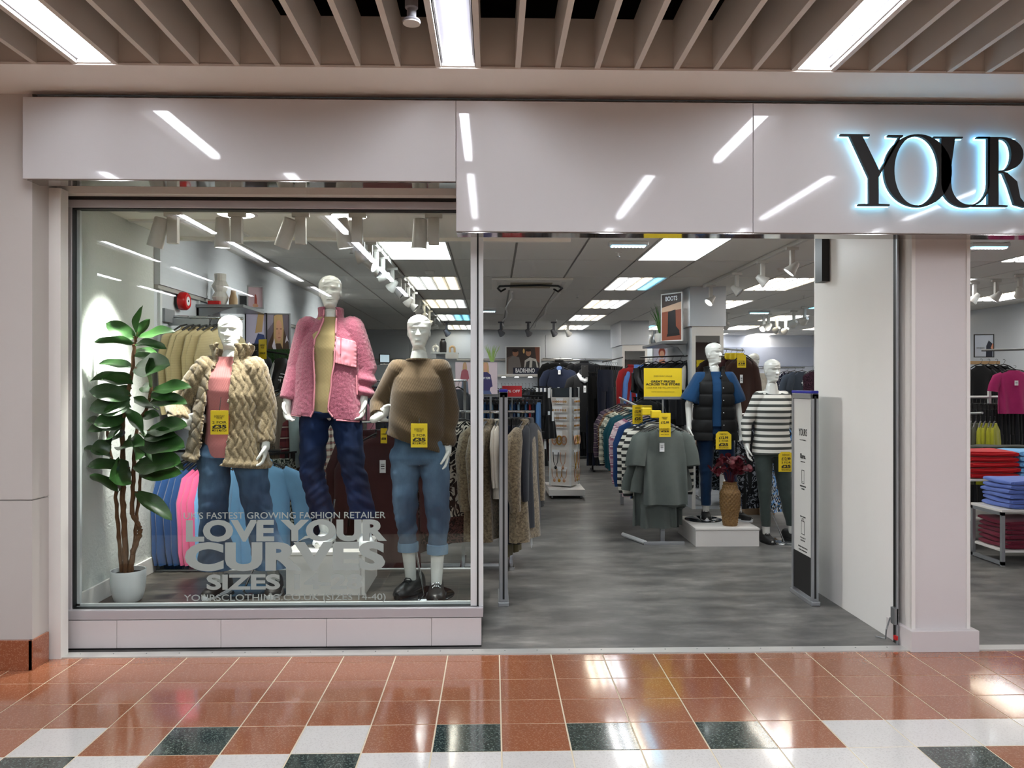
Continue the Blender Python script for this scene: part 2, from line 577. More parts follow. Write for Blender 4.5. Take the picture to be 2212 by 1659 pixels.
# ---- threshold strips and shop floor
st = MB(); st.box2((-2.62, 4.53, -.05), (8, 4.615, .006)); trim = struct('trim_1', st, M_['strip'])
sf = MB(); sf.box2((-6, 4.615, -.06), (9, YB2 + .3, 0)); struct('floor', sf, M_['vinyl'])
scr = MB()
for i in range(26):
    scr.cyl((-2.4 + i * .19, 4.585, .006), (-2.4 + i * .19, 4.585, .0075), .004, 8)
struct('screws', scr, M_['gray_metal'], trim)['kind'] = 'stuff'

# ---- slatted mall ceiling with upstand board, soffit band
cb = MB(); cb.box2((-7, 3.96, ZS), (9, 4.40, ZS + .02)); cb.box2((-7, 3.96, ZS + .02), (9, 3.985, 3.44))
ceil = struct('ceiling', cb, M_['upstand'])
sfb = MB(); sfb.box2((-7, 3.955, ZS - .012), (9, 4.36, ZS)); struct('soffit_band', sfb, M_['soffit'], ceil)
vd = MB(); vd.box2((-7, -7, 4.3), (9, 4.4, 4.32)); vd.box2((-7, 4.38, 3.2), (9, 4.4, 4.3)); struct('ceiling_void', vd, M_['dark'], ceil)
pp = MB()
for y, z, r in ((3.2, 4.0, .05), (2.4, 4.1, .08), (1.5, 3.9, .04)):
    pp.cyl((-7, y, z), (9, y, z), r, 10)
struct('pipes', pp, M_['dark'], ceil)['kind'] = 'stuff'
SP = .2023
XC = -.177
sm = MB(); sm.box2((-.0135, -6.8, ZS - .006), (.0135, 3.96, 3.44))
slat_me = sm.mesh('slat', False)
for k in range(-26, 30):
    x = XC + SP * (k + .5)
    ob('slat', slat_me, M_['slat'], ceil, (x, 0, 0), smooth=False)
# ---- linear lights between the slats
led = glow('led_diffuser', '#f2f5fc', E_LED)
def linear_light(x, y0, y1, label):
    t = thing('linear_light', label, 'ceiling light', (x, y1, ZS), 0, 'linear lights in the slatted ceiling')
    L = y1 - y0
    a = MB(); a.box2((-.027, -L, .012), (.027, -.004, .05)); ob('diffuser', a, led, t, smooth=False)
    b = MB(); b.box2((-.083, -L, .012), (-.075, 0, .19)); b.box2((.075, -L, .012), (.083, 0, .19)); b.box2((-.083, -L, .05), (.083, 0, .055))
    ob('trough', b, M_['trough'], t, smooth=False)
    c = MB(); c.box2((-.083, -.004, -.004), (.083, .012, .06)); ob('end_plate', c, M_['white'], t, smooth=False)
names = ['near the shop corner pilaster', 'over the window and doorway', 'over the lit fascia letters']
for x, nm in ((XC - 9 * SP, names[0]), (XC, names[1]), (XC + 9 * SP, names[2])):
    linear_light(x, 2.9, 3.945, 'bright white linear light meeting the soffit, ' + nm)
for y0, y1, nm in ((.95, 2.6, 'further from the shopfront'), (-1.0, .6, 'overhead'), (-2.9, -1.3, 'behind the viewer'), (-5.0, -3.4, 'by the opposite shops')):  # farthest row and outer columns added unseen, for more light in the mall
    for j in range(-4, 6):
        linear_light(XC + j * 7 * SP, y0, y1, 'white linear light %s, %s in its row' % (nm, ORD[j + 4]))
sp = thing('ceiling_speaker', 'round grey ceiling speaker hanging above the slats', 'speaker', P(889, 50, 3.35))
a = MB(); a.lathe([(.001, 0), (.036, 0), (.039, .006), (.036, .014), (.02, .02), (.02, .06), (.028, .065), (.028, .16), (.001, .16)], 24)
ob('housing', a, M_['spot_dark'], sp)
a = MB(); a.cyl((0, 0, -.003), (0, 0, .003), .037, 24); ob('grille', a, M_['spot'], sp)
a = MB(); a.tube([(0, 0, .15), (.01, 0, .4), (.0, .05, .8)], .006, 6); ob('cable', a, M_['black'], sp)

# ---- mall walls away from the shop (they shut the place and show in the glass)
w = MB(); w.box2((-8, -7.2, 0), (9, -7, 4.3)); wb = struct('wall_back', w, wallpaint('mall_wall', '#6f6a66', .6))
a = MB()
for i in range(5):
    a.box2((-7 + i * 3.2, -7.0, .3), (-4.6 + i * 3.2, -6.96, 2.4))
struct('opposite_windows', a, M_['black'], wb)['kind'] = 'stuff'
w = MB(); w.box2((-8.2, -7, 0), (-8, 4.4, 4.3)); struct('wall_left', w, M_['beige'])
w = MB(); w.box2((9, -7, 0), (9.2, 4.4, 4.3)); struct('wall_right', w, M_['beige'])

# ---- corner pilaster at the edge of the shop
w = MB(); w.box2((-8, 4.36, .16), (-2.545, 4.75, .93)); w.box2((-8, 4.36, .938), (-2.545, 4.75, ZS)); w.box2((-8, 4.372, .93), (-2.557, 4.75, .938))
pil = struct('wall_left', w, M_['beige'])
w = MB(); w.box2((-8, 4.365, .0), (-2.55, 4.75, .16)); struct('core', w, M_['dark'], pil)
for i in range(4):
    a = MB(); a.box2((-2.535 - .35 * i - .347, 4.342, .0), (-2.535 - .35 * i, 4.362, .165), .002); struct('skirting_tile', a, M_['terra_skirt'], pil)
a = MB(); a.box2((-2.556, 4.342, .0), (-2.532, 4.5, .165), .002); struct('skirting_tile', a, M_['terra_skirt'], pil)
w = MB(); w.box2((-2.56, 4.52, 0), (-2.478, 4.60, 2.70)); w.box2((-2.62, 4.50, 0), (-2.555, 4.62, 2.75)); struct('trim_2', w, M_['white'])
w = MB(); w.box2((-2.7, 4.60, 2.69), (0.02, 4.80, 2.95)); struct('trim_3', w, M_['white'])

# ================================================================== SHOP WINDOW
GY = 4.72
gx0, gx1 = -2.50, -.085
gz0, gz1 = .245, 2.625
win = bpy.data.objects.new('window_1', None); COL.objects.link(win); win['kind'] = 'structure'
a = MB(); a.box2((gx0 - .085, GY - .04, .18), (gx0, GY + .05, 2.67), .004); a.box2((gx0 - .085, GY - .045, gz1), (gx1 + .03, GY + .05, 2.672), .004)
struct('frame', a, M_['frame'], win)
a = MB(); a.box2((gx1 - .05, GY - .03, gz0 - .02), (gx1 - .012, GY + .05, gz1)); a.box2((gx1 - .002, GY - .03, gz0 - .02), (gx1 + .026, GY + .06, 2.672))
struct('corner_post', a, M_['frame_light'], win)
a = MB(); a.box2((gx1 - .012, GY - .034, gz0 - .02), (gx1 - .002, GY + .05, gz1)); a.box2((gx0 - .002, GY - .034, gz0), (gx0 + .004, GY + .03, gz1)); a.box2((gx0, GY - .034, gz1 - .006), (gx1, GY + .03, gz1 + .006)); a.box2((gx0, GY - .034, gz0 - .012), (gx1, GY + .03, gz0 - .004))
a.box2((gx0 - .1, GY - .05, 0), (gx0 - .085, GY + .05, 2.69)); a.box2((gx0 - .1, GY - .05, 2.672), (gx1, GY + .05, 2.69))
struct('gasket', a, M_['gasket'], win)
a = MB(); a.box2((gx0 - .075, GY - .06, .18), (gx1 + .026, GY + .05, .238), .004); struct('sill', a, M_['frame'], win)
a = MB(); a.box2((gx0, GY + .008, gz0 - .02), (gx1 - .05, GY + .03, gz0 + .012)); a.box2((gx0 + .004, GY + .008, gz0), (gx0 + .022, GY + .03, gz1)); struct('inner_bead', a, M_['frame_light'], win)
a = MB(); a.box2((gx0, GY - .006, gz0 - .004), (gx1 - .02, GY + .006, gz1)); struct('pane', a, M_['glass'], win)
# stall riser in painted panels
riser_x = [WX(133, 4.66), WX(252, 4.66), WX(477, 4.66), WX(705, 4.66), WX(932, 4.66), WX(1040, 4.66)]
for i in range(5):
    a = MB(); a.box2((riser_x[i] + .0008, 4.66, .012), (riser_x[i + 1] - .0008, 4.73, .176), .002); struct('riser_panel', a, M_['plinth'], win)
a = MB(); a.box2((riser_x[0], 4.675, 0), (riser_x[5], 4.73, .012)); struct('riser_base', a, M_['gasket'], win)
# lettering applied to the pane
ty = GY - .0085
def wtext(s, u0, u1, v0, v1, bold, gap=1.0):
    x0, x1 = WX(u0, ty), WX(u1, ty)
    z = WZ((u0 + u1) / 2, (v0 + v1) / 2, ty)
    hh = (v1 - v0) / F * ty
    o = lettering(s, M_['vinyl_text'], win, ((x0 + x1) / 2, ty, z), hh / .72, 1, bold, 0, 'lettering', x1 - x0, gap, .0006)
wtext("UK'S FASTEST GROWING FASHION RETAILER", 396, 832, 1107, 1121, .004)
wtext('LOVE YOUR', 397, 831, 1127, 1170, .045)
wtext('CURVES', 398, 831, 1177, 1233, .05, 1.04)
wtext('SIZES 14-28', 446, 783, 1243, 1274, .035)
wtext('YOURSCLOTHING.CO.UK (SIZES 14-40)', 398, 834, 1284, 1298, .004)

# ---- window display bay
w = MB(); w.box2((XL, 4.74, 0), (WX(1030, 4.75), 5.82, PF), .0); wp = struct('floor', w, M_['vinyl_dark'])
a = MB(); a.box2((XL, 5.80, .0), (WX(1030, 4.75), 5.83, PF + .004)); struct('platform_edge', a, M_['frame_light'], wp)
w = MB(); w.box2((XL - .15, 4.70, 0), (XL, 5.80, CEIL)); struct('wall_left', w, M_['textured'])
a = MB(); a.box2((XL, 4.76, PF), (XL + .016, 5.80, PF + .115), .003); struct('baseboard_left', a, M_['white'])
w = MB(); w.box2((XL - .1, 4.66, 2.70), (.6, 6.02, 2.74)); wc = struct('ceiling', w, M_['wceil'])
a = MB(); a.box2((XL, 5.98, 2.675), (.6, 6.03, 2.86), .004); struct('ceiling_edge', a, M_['wceil'], wc)
a = MB(); a.box2((WX(480, 5.6) - .55, 5.35, 2.685), (WX(480, 5.6) + .1, 5.40, 2.70)); a.box2((WX(480, 5.6) + .07, 5.35, 2.685), (WX(480, 5.6) + .1, 5.9, 2.70)); struct('ceiling_trim', a, M_['white'], wc)

# ================================================================== SHOP SHELL
w = MB(); w.box2((XL - .1, 5.80, 0), (XL, 11.5, 2.30)); wl = struct('wall_left', w, M_['store_white'])
a = MB(); a.box2((XL - .1, 5.80, 2.315), (XL + .045, 11.5, CEIL)); struct('upper_panel', a, M_['panel_white'], wl)
a = MB(); a.box2((XL, 5.80, 2.285), (XL + .03, 11.5, 2.315)); struct('shadow_rail', a, M_['cgrid'], wl)
for i, y in enumerate((5.86, 6.62, 6.9, 8.1, 9.3)):
    a = MB(); a.box2((XL, y, .1), (XL + .02, y + .035, 2.285))
    struct('slotted_upright', a, M_['frame_light'], wl)
w = MB(); w.box2((-5, 11.5, 0), (XL, 11.6, CEIL)); struct('wall_left', w, M_['store_white'])
w = MB(); w.box2((-5.1, 11.5, 0), (-5, YB, CEIL)); struct('wall_left', w, M_['store_white'])
w = MB(); w.box2((-5, YB, 0), (4.3, YB + .1, CEIL)); wbk = struct('wall_back', w, M_['store_white'])
for i in range(6):
    a = MB(); a.box2((-4.9 + i * 1.52, YB - .02, 2.17), (-3.39 + i * 1.52, YB, CEIL - .12), .004); struct('wall_panel', a, M_['panel_white'], wbk)
a = MB(); a.box2((-5, YB - .03, 2.12), (4.3, YB, 2.16)); struct('dado_rail', a, M_['cgrid'], wbk)
w = MB(); w.box2((4.3, YB, 0), (4.4, YB2, CEIL)); w.box2((4.3, YB2, 0), (9, YB2 + .1, CEIL)); w2 = struct('wall_back', w, wallpaint('far_blue_white', '#e6ebf6', .5))
a = MB(); a.box2((4.4, YB2 - .06, 2.05), (8, YB2, CEIL - .3)); struct('wall_panel', a, wallpaint('far_band', '#c6cee2', .4), w2)
w = MB(); w.box2((XR, 4.6, 0), (XR + .1, YB2, CEIL)); struct('wall_right', w, M_['panel_white'])
# ceiling of tiles on a grid
w = MB(); w.box2((-5.1, 4.62, CEIL + .012), (9, YB2 + .1, CEIL + .05)); ce = struct('ceiling', w, M_['cgrid'])
GS = .61
GX = -.40
YROW = [6.54 + 1.2 * k for k in range(0, 11)]
LA = {(c, r) for r in (0, 2, 4, 6, 8) for c in (-1, 3, 6, 9)}
LA |= {(12, 1), (12, 3), (12, 6), (12, 8), (7, 10), (9, 10), (11, 10)}  # deepest row of panels is added to brighten the pale blue far wall
tl = MB(); tl.box((0, 0, 0), (GS - .022, 1.2 - .022, .012), bev=.002)
ct_me = tl.mesh('ceiling_tile', False)
for c in range(-4, 14):
    for r in range(-1, 11):
        if (c, r) in LA and r >= 0:
            continue
        if r < 0 and c < 1:
            continue
        ob('ceiling_tile', ct_me, M_['ctile'], ce, (GX + GS * (c + .5), 6.54 + 1.2 * (r + .5), CEIL + .004), smooth=False)
# recessed light panels
T_W = ['#fff6e8', '#ffffff', '#f4f8ff', '#fdf2dc']
def light_panel(c, r, label, modern=False, tint=None):
    t = thing('light_panel', label, 'ceiling light', (GX + GS * (c + .5), 6.54 + 1.2 * (r + .5), CEIL), 0, 'recessed light panels in the shop ceiling')
    a = MB()
    for s in (-1, 1):
        a.box2((s * .295 - .008, -.59, -.006), (s * .295 + .008, .59, .012)); a.box2((-.29, s * .585 - .008, -.006), (.29, s * .585 + .008, .012))
    ob('frame', a, M_['white'], t, smooth=False)
    if modern:
        a = MB(); a.box2((-.287, -.577, -.002), (.287, .577, .008)); ob('diffuser', a, glow('panel_white', '#f2fbff', E_PANEL * 1.15), t, smooth=False)
        return
    for i in range(4):
        col = T_W[(i + c + r) % 4] if not (tint and i in tint) else '#7fd0f4'
        a = MB(); a.box2((-.263 + i * .1435, -.577, .0), (-.263 + i * .1435 + .082, .577, .008)); ob('tube_diffuser', a, glow('tube', col, E_PANEL * (.7 if col == '#7fd0f4' else 1.15)), t, smooth=False)
        a = MB()
        for x in (-.285, -.179):
            a.box2((x + i * .1435, -.577, .0), (x + i * .1435 + .020, .577, .008))
        ob('side_diffuser', a, glow('tube_side', col, .7), t, smooth=False)['kind'] = 'stuff'
        b = MB()
        for j in range(15):
            b.box2((-.285 + i * .1435, -.56 + j * .08, -.012), (-.285 + i * .1435 + .130, -.556 + j * .08, 0))
        ob('louvre', b, M_['white'], t, smooth=False)['kind'] = 'stuff'
row_nm = ['front', 'second', 'third', 'fourth', 'rear']
col_nm = {7: 'nearest the pale blue wall', 11: 'in the far corner by the side wall', -1: 'in the line seen through the window pane', 3: 'in the line over the central aisle', 6: 'in the line above the vest mannequin', 9: 'in the line beyond the white pillar', 12: 'in the line along the far side wall'}
for c, r in sorted(LA):
    light_panel(c, r, '%s recessed ceiling light %s' % ((row_nm + ['last'])[r // 2] if c < 12 else ORD[r // 2], col_nm[c]), (c in (-1, 3) and r == 0),
                {(3, 2): (3,), (-1, 6): (2, 3), (6, 4): (0,), (6, 8): (0,), (9, 4): (0,)}.get((c, r)))

# ---- round downlights in the window ceiling
for u, v, nm in ((518, 466, 'second'), (762, 468, 'fourth')):
    Y = 1.13 * F / (CY - v)
    t = thing('downlight', 'large round downlight in the window ceiling above the %s spotlight' % nm, 'downlight', (WX(u - 8, Y), Y, 2.70))
    a = MB(); a.lathe([(.115, 0), (.118, -.004), (.135, -.005), (.138, 0)], 32, cap=False); ob('ring', a, M_['white'], t)
    a = MB(); a.cyl((0, 0, -.003), (0, 0, .0), .114, 32); ob('lamp_face', a, glow('downlight', '#fff9f0', E_SPOT * .85), t)

# ================================================================== RETURN WALL AND PILLAR
w = MB(); w.box2((2.46, 4.70, 0), (2.80, 5.90, CEIL)); rw = struct('wall_right', w, M_['panel_wall'])
a = MB(); a.box2((2.448, 4.655, .0), (2.46, 4.70, 2.5)); struct('shutter_groove', a, M_['gasket'], rw)
a = MB(); a.box2((2.440, 4.64, .0), (2.449, 4.655, 2.5)); struct('shutter_rail', a, M_['silver'], rw)
a = MB(); a.box2((2.425, 4.64, .12), (2.449, 4.69, .22), .002); struct('rail_bracket', a, M_['gray_metal'], rw)
a = MB(); a.box2((2.428, 4.635, .03), (2.443, 4.66, .055)); struct('red_tab', a, M_['red'], rw)
a = MB(); a.tube([(2.43, 4.70, .15), (2.40, 4.69, .08), (2.40, 4.70, .02), (2.38, 4.78, .008)], .005, 6); struct('cable', a, M_['gray_metal'], rw)
w = MB(); w.box2((2.485, 4.555, .10), (2.82, 4.70, 2.5)); pi_ = struct('wall_right', w, M_['pillar'])
a = MB(); a.box2((2.478, 4.545, .1), (2.50, 4.565, 2.5)); a.box2((2.81, 4.545, .1), (2.83, 4.565, 2.5)); a.box2((2.478, 4.69, .1), (2.482, 4.55, 2.5)); struct('corner_bead', a, M_['white'], pi_)
a = MB(); a.box2((2.455, 4.505, 0), (2.86, 4.80, .125), .003); struct('plinth', a, M_['pillar'], pi_)
# ================================================================== FASCIA AND SIGN
FY = 4.28
fas = thing('shop_fascia', 'glossy pale acrylic fascia boards above the shop window and doorway', 'fascia', (0, 0, 0))
zt = 3.134
def fpanel(x0, x1, z0):
    a = MB(); a.box2((x0 + .0012, FY, z0), (x1 - .0012, FY + .05, zt), .002); return ob('fascia_panel', a, M_['acrylic'], fas, smooth=False)
x_a, x_b, x_c = WX(48, FY), WX(985, FY), WX(1627, FY)
fpanel(x_a, x_b, 2.69); fpanel(x_b, x_c, 2.416); fpanel(x_c, x_c + 1.64, 2.416); fpanel(x_c + 1.64, x_c + 3.3, 2.416)
a = MB(); a.box2((x_a + .02, FY + .012, 2.684), (x_b, FY + .13, 2.69)); a.box2((x_b + .003, FY + .012, 2.41), (x_c + 3.3, FY + .14, 2.416)); ob('mirror_soffit', a, M_['soffit_gloss'], fas, smooth=False)
a = MB(); a.box2((x_a, FY + .13, 2.69), (x_b, FY + .14, 3.19)); a.box2((x_b, FY + .13, 2.416), (8, FY + .14, 3.19)); ob('backing', a, M_['white'], fas, smooth=False)
# door head behind the fascia
a = MB(); a.box2((-.06, 4.70, 2.66), (8, 4.74, 2.95)); struct('trim_4', a, M_['white'])
a = MB(); a.box2((2.40, 5.62, 2.33), (2.455, 5.74, 2.72)); struct('trim_5', a, M_['black'])

# ---- raised letters with a lit halo
S_ = FY / F
def L2(x, y):                      # photograph crop units -> sign units (metres on the fascia)
    return ((x / 2 + 1106 - 1900) * S_, (CY - y / 2) * S_ + HC)
def letter_poly(polys, holes=()):
    cu = bpy.data.curves.new('letter', 'CURVE'); cu.dimensions = '2D'; cu.fill_mode = 'BOTH'; cu.extrude = .012
    for pts in list(polys) + list(holes):
        s = cu.splines.new('POLY'); s.points.add(len(pts) - 1); s.use_cyclic_u = True
        for q, (x, y) in zip(s.points, pts):
            a, b = L2(x, y); q.co = (a, b, 0, 1)
    return cu
def ell(cx, cy, rx, ry, n=56, a0=0, a1=2 * pi):
    return [(cx + rx * cos(a0 + (a1 - a0) * i / n), cy + ry * sin(a0 + (a1 - a0) * i / n)) for i in range(n if a1 - a0 > 6.28 else n + 1)]
Yp = [(1397, 580), (1525, 580), (1525, 588), (1493, 588), (1568, 738), (1652, 592), (1605, 590), (1605, 583), (1672, 583), (1668, 592), (1662, 592), (1564, 766), (1564, 880), (1612, 882), (1612, 889), (1475, 889), (1475, 882), (1522, 880), (1522, 768), (1438, 588), (1397, 587)]
Oo = ell(1736, 736, 149, 158); Oi = ell(1730, 736, 97, 150)
Ub = ell(1945, 760, 100, 134, 30, pi, 0) 
U_out = [(1805, 588), (1933, 588), (1933, 594), (1899, 595), (1882, 720), (1882, 780)] + [(1962 + 80 * cos(pi - pi * i / 16), 790 + 92 * sin(pi * i / 16)) for i in range(17)] + [(2042, 594), (2000, 592), (2000, 587), (2052, 587), (2050, 790)] + [(1944 + 106 * cos(pi * i / 18), 790 + 104 * sin(pi * i / 18)) for i in range(19)] + [(1838, 594), (1805, 594)]
R_out = [(1995, 588), (2110, 588)] + [(2108 + 92 * cos(-pi / 2 + pi * i / 16), 662 + 74 * sin(-pi / 2 + pi * i / 16)) for i in range(17)] + [(2128, 742), (2172, 780), (2186, 850), (2214, 884), (2240, 872), (2238, 884), (2206, 893), (2160, 880), (2134, 800), (2110, 744), (2090, 744), (2090, 882), (2130, 884), (2130, 890), (1975, 890), (1975, 884), (2044, 882), (2044, 594), (1995, 594)]
R_in = [(2090, 596)] + [(2104 + 42 * cos(-pi / 2 + pi * i / 12), 664 + 68 * sin(-pi / 2 + pi * i / 12)) for i in range(13)] + [(2090, 734)]
sg = thing('shop_sign', 'black raised serif shop letters with a pale blue lit halo on the fascia', 'sign', (WX(1900, FY) - 0.0, FY, 0))
halo = glow('halo_light', '#9fe4ff', 4.5)
for polys, holes in (([Yp], []), ([Oo], [Oi]), ([U_out], []), ([R_out], [R_in])):
    for off, m, y, nm, th in ((0, M_['ink'], -.042, 'letter', .010), (.0035, halo, -.024, 'halo', .005)):
        cu = letter_poly(polys, holes); cu.offset = off; cu.extrude = th
        o = bpy.data.objects.new('letter', cu); COL.objects.link(o)
        dg = bpy.context.evaluated_depsgraph_get(); me = bpy.data.meshes.new_from_object(o.evaluated_get(dg))
        bpy.data.objects.remove(o)
        me.transform(Matrix.Rotation(pi / 2, 4, 'X')); me.materials.clear()
        if nm == 'letter':
            lt = ob('letter', me, m, sg, (0, y, 0))
        else:
            subpart(ob('halo', me, m, lt, (0, y - lt.location.y, 0)), 'glowing pale blue edge')
# ================================================================== MANNEQUINS
def gauss(x, s):
    return exp(-(x / s) ** 2)
def interp(tab, z):
    if z <= tab[0][0]:
        return tab[0][1:]
    for a, b in zip(tab, tab[1:]):
        if z <= b[0]:
            t = (z - a[0]) / (b[0] - a[0]); t = t * t * (3 - 2 * t)
            return [p + (q - p) * t for p, q in zip(a[1:], b[1:])]
    return tab[-1][1:]
#        z     half-width front  back     (head units: chin 0, crown 1)
HEAD = [(-.75, .30, .16, .40), (-.60, .25, .10, .34), (-.40, .215, .07, .29), (-.20, .205, .07, .27), (-.08, .215, .12, .27), (-.03, .20, .26, .28), (.0, .19, .335, .29),
        (.05, .205, .36, .30), (.15, .245, .355, .33), (.30, .30, .36, .37), (.45, .33, .37, .42), (.60, .345, .375, .45),
        (.72, .345, .37, .45), (.82, .312, .33, .41), (.90, .248, .26, .33), (.96, .155, .17, .215), (.99, .075, .08, .10), (1.0, .01, .01, .01)]
def head_mesh(c, s, yaw=0, tilt=0):
    """head and neck; c = chin level on the neck axis, s = chin-to-crown height"""
    mb = MB()
    zs = [-.75, -.6, -.5, -.4, -.3, -.2, -.13, -.08, -.05, -.03, -.015, 0, .02, .04, .06] + [.06 + .02 * i for i in range(1, 44)] + [.945, .96, .975, .985, .993, 1.0]
    Rm = Matrix.Rotation(yaw, 3, 'Z') @ Matrix.Rotation(tilt, 3, 'X')
    n = 72
    V, Fc = [], []
    for z in zs:
        hw, df, db = interp(HEAD, z)
        for k in range(n):
            t = 2 * pi * k / n
            x, y = hw * cos(t), sin(t)
            e = 1.0
            front = y < 0
            y = y * (df if front else db)
            d = 0
            if front and z > -.05:
                w = max(0, -sin(t))
                # nose
                nz = max(0, min(1, (z - .335) / .22))
                prof = .15 * (1 - nz) ** 1.0 if .335 <= z <= .56 else (.15 * gauss(z - .335, .018) if z < .335 else 0)
                wd = .028 + .026 * gauss(z - .35, .05)
                d += prof * gauss(x, wd)
                d += .034 * (gauss(abs(x) - .052, .022)) * gauss(z - .352, .026)
                # eye sockets, lids, brow
                d -= .085 * gauss(abs(x) - .13, .085) * gauss(z - .515, .052)
                d += .040 * gauss(abs(x) - .14, .055) * gauss(z - .503, .024)
                d -= .020 * gauss(abs(x) - .14, .06) * gauss(z - .482, .009)
                d -= .022 * gauss(abs(x) - .14, .065) * gauss(z - .530, .009)
                d += .034 * gauss(abs(x) - .13, .10) * gauss(z - .592, .026)
                # cheeks, lips, chin
                d += .016 * gauss(abs(x) - .19, .07) * gauss(z - .40, .07)
                d -= .020 * gauss(abs(x) - .17, .06) * gauss(z - .24, .08)
                lw = gauss(x, .085)
                d += .050 * lw * gauss(z - .207, .016) + .056 * gauss(x, .075) * gauss(z - .157, .019)
                d -= .030 * lw * gauss(z - .183, .008)
                d -= .026 * gauss(x, .08) * gauss(z - .112, .022)
                d += .022 * gauss(x, .07) * gauss(z - .05, .035)
            # sculpted hair edge sweeping over the brow
            yy = max(0, min(1, (y + .16) / .26)); yy = yy * yy * (3 - 2 * yy)
            line = .71 + .15 * max(-1, min(1, x / .33)) - .36 * yy
            d2 = .016 / (1 + exp(-(z - line) / .006)) if z > .2 else 0
            y -= d * 1.0
            l = sqrt(x * x + y * y) + 1e-6
            x += x / l * d2; y += y / l * d2
            p = Vector((x, y, z)) * s
            if z < 0:
                f = max(0, min(1, (z + .45) / .45))
                R2 = Matrix.Rotation(yaw * f, 3, 'Z') @ Matrix.Rotation(tilt * f, 3, 'X')
                V.append(Vector(c) + R2 @ p)
            else:
                V.append(Vector(c) + Rm @ p)
    m = len(zs)
    for i in range(m - 1):
        for k in range(n):
            a, b = i * n + k, i * n + (k + 1) % n
            Fc.append([a, b, b + n, a + n])
    Fc.append([(m - 1) * n + k for k in range(n)])
    mb.add(V, Fc)
    for sd in (-1, 1):             # ears
        V, Fc = [], []
        for j in range(9):
            ph = 2 * pi * j / 9
        e = MB()
        e.grid(lambda u, v, sd=sd: Vector((sd * (.318 + .035 * (v) * (1 - .2 * v)) , .02 + .075 * cos(2 * pi * u) * (1 - .25 * v) + .03 * v, .43 + (.115 + .01 * cos(2 * pi * u)) * sin(2 * pi * u) * (1 - .15 * v))), 16, 3, True)
        e.ellipsoid((sd * .338, .045, .43), (.02, .045, .08))
        mb.add([Vector(c) + Rm @ (Vector(p) * s) for p in e.v], e.f)
    return mb
def hand(mb, w, d, nrm, side, curl=.35, s=1.0, spread=.1):
    """w wrist, d finger direction, nrm palm side, side=+-1 thumb side along d x nrm"""
    d = Vector(d).normalized(); nrm = Vector(nrm); nrm = (nrm - d * nrm.dot(d)).normalized(); l = d.cross(nrm) * side
    w = Vector(w)
    M = Matrix((l, nrm, d)).transposed()
    mb.ellipsoid(w + d * .045 * s, (.041 * s, .018 * s, .052 * s), M)
    mb.capsule(w - d * .03 * s, w + d * .02 * s, .026 * s, .028 * s)
    for j, L in enumerate((.074, .083, .077, .060)):
        b = w + d * .082 * s + l * (.033 - .0225 * j) * s - d * (0, 0, .003, .011)[j] * s
        a = l * (.03 - .02 * j) * spread * 4
        p, ang = b, curl * .5
        for q, fr in enumerate((.45, .32, .26)):
            dd = (d * cos(ang) + nrm * sin(ang) + a * .5).normalized()
            e = p + dd * L * fr * s
            mb.capsule(p, e, (.0106, .0100, .0093)[q] * s, (.0100, .0093, .0082)[q] * s, 10)
            p = e; ang += curl
    b = w + d * .022 * s + l * .032 * s
    e1 = b + (l * .6 + d * .75 + nrm * .35).normalized() * .042 * s
    e2 = e1 + (l * .18 + d * .9 + nrm * .45).normalized() * .034 * s
    e3 = e2 + (d * .9 + nrm * .5 - l * .1).normalized() * .024 * s
    mb.capsule(b, e1, .014 * s, .0115 * s, 10); mb.capsule(e1, e2, .0112 * s, .0098 * s, 10); mb.capsule(e2, e3, .0098 * s, .008 * s, 10)
DEF = dict(hip=((-.1, 0, .93), (.1, 0, .93)), knee=((-.12, -.02, .50), (.12, -.02, .50)), ank=((-.13, .02, .09), (.14, .02, .09)),
           toe=((-.3, -1), (.3, -1)), sh=((-.185, .01, 1.485), (.185, .01, 1.485)), el=((-.25, .02, 1.19), (.26, .02, 1.19)),
           wr=((-.27, -.04, .965), (.28, -.04, .965)), hd=((0.02, -.12, -1), (-.02, -.12, -1)), hn=((.9, -.3, 0), (-.9, -.3, 0)),
           side=(1, -1), curl=(.4, .4), yaw=0, tilt=0, arms=True)
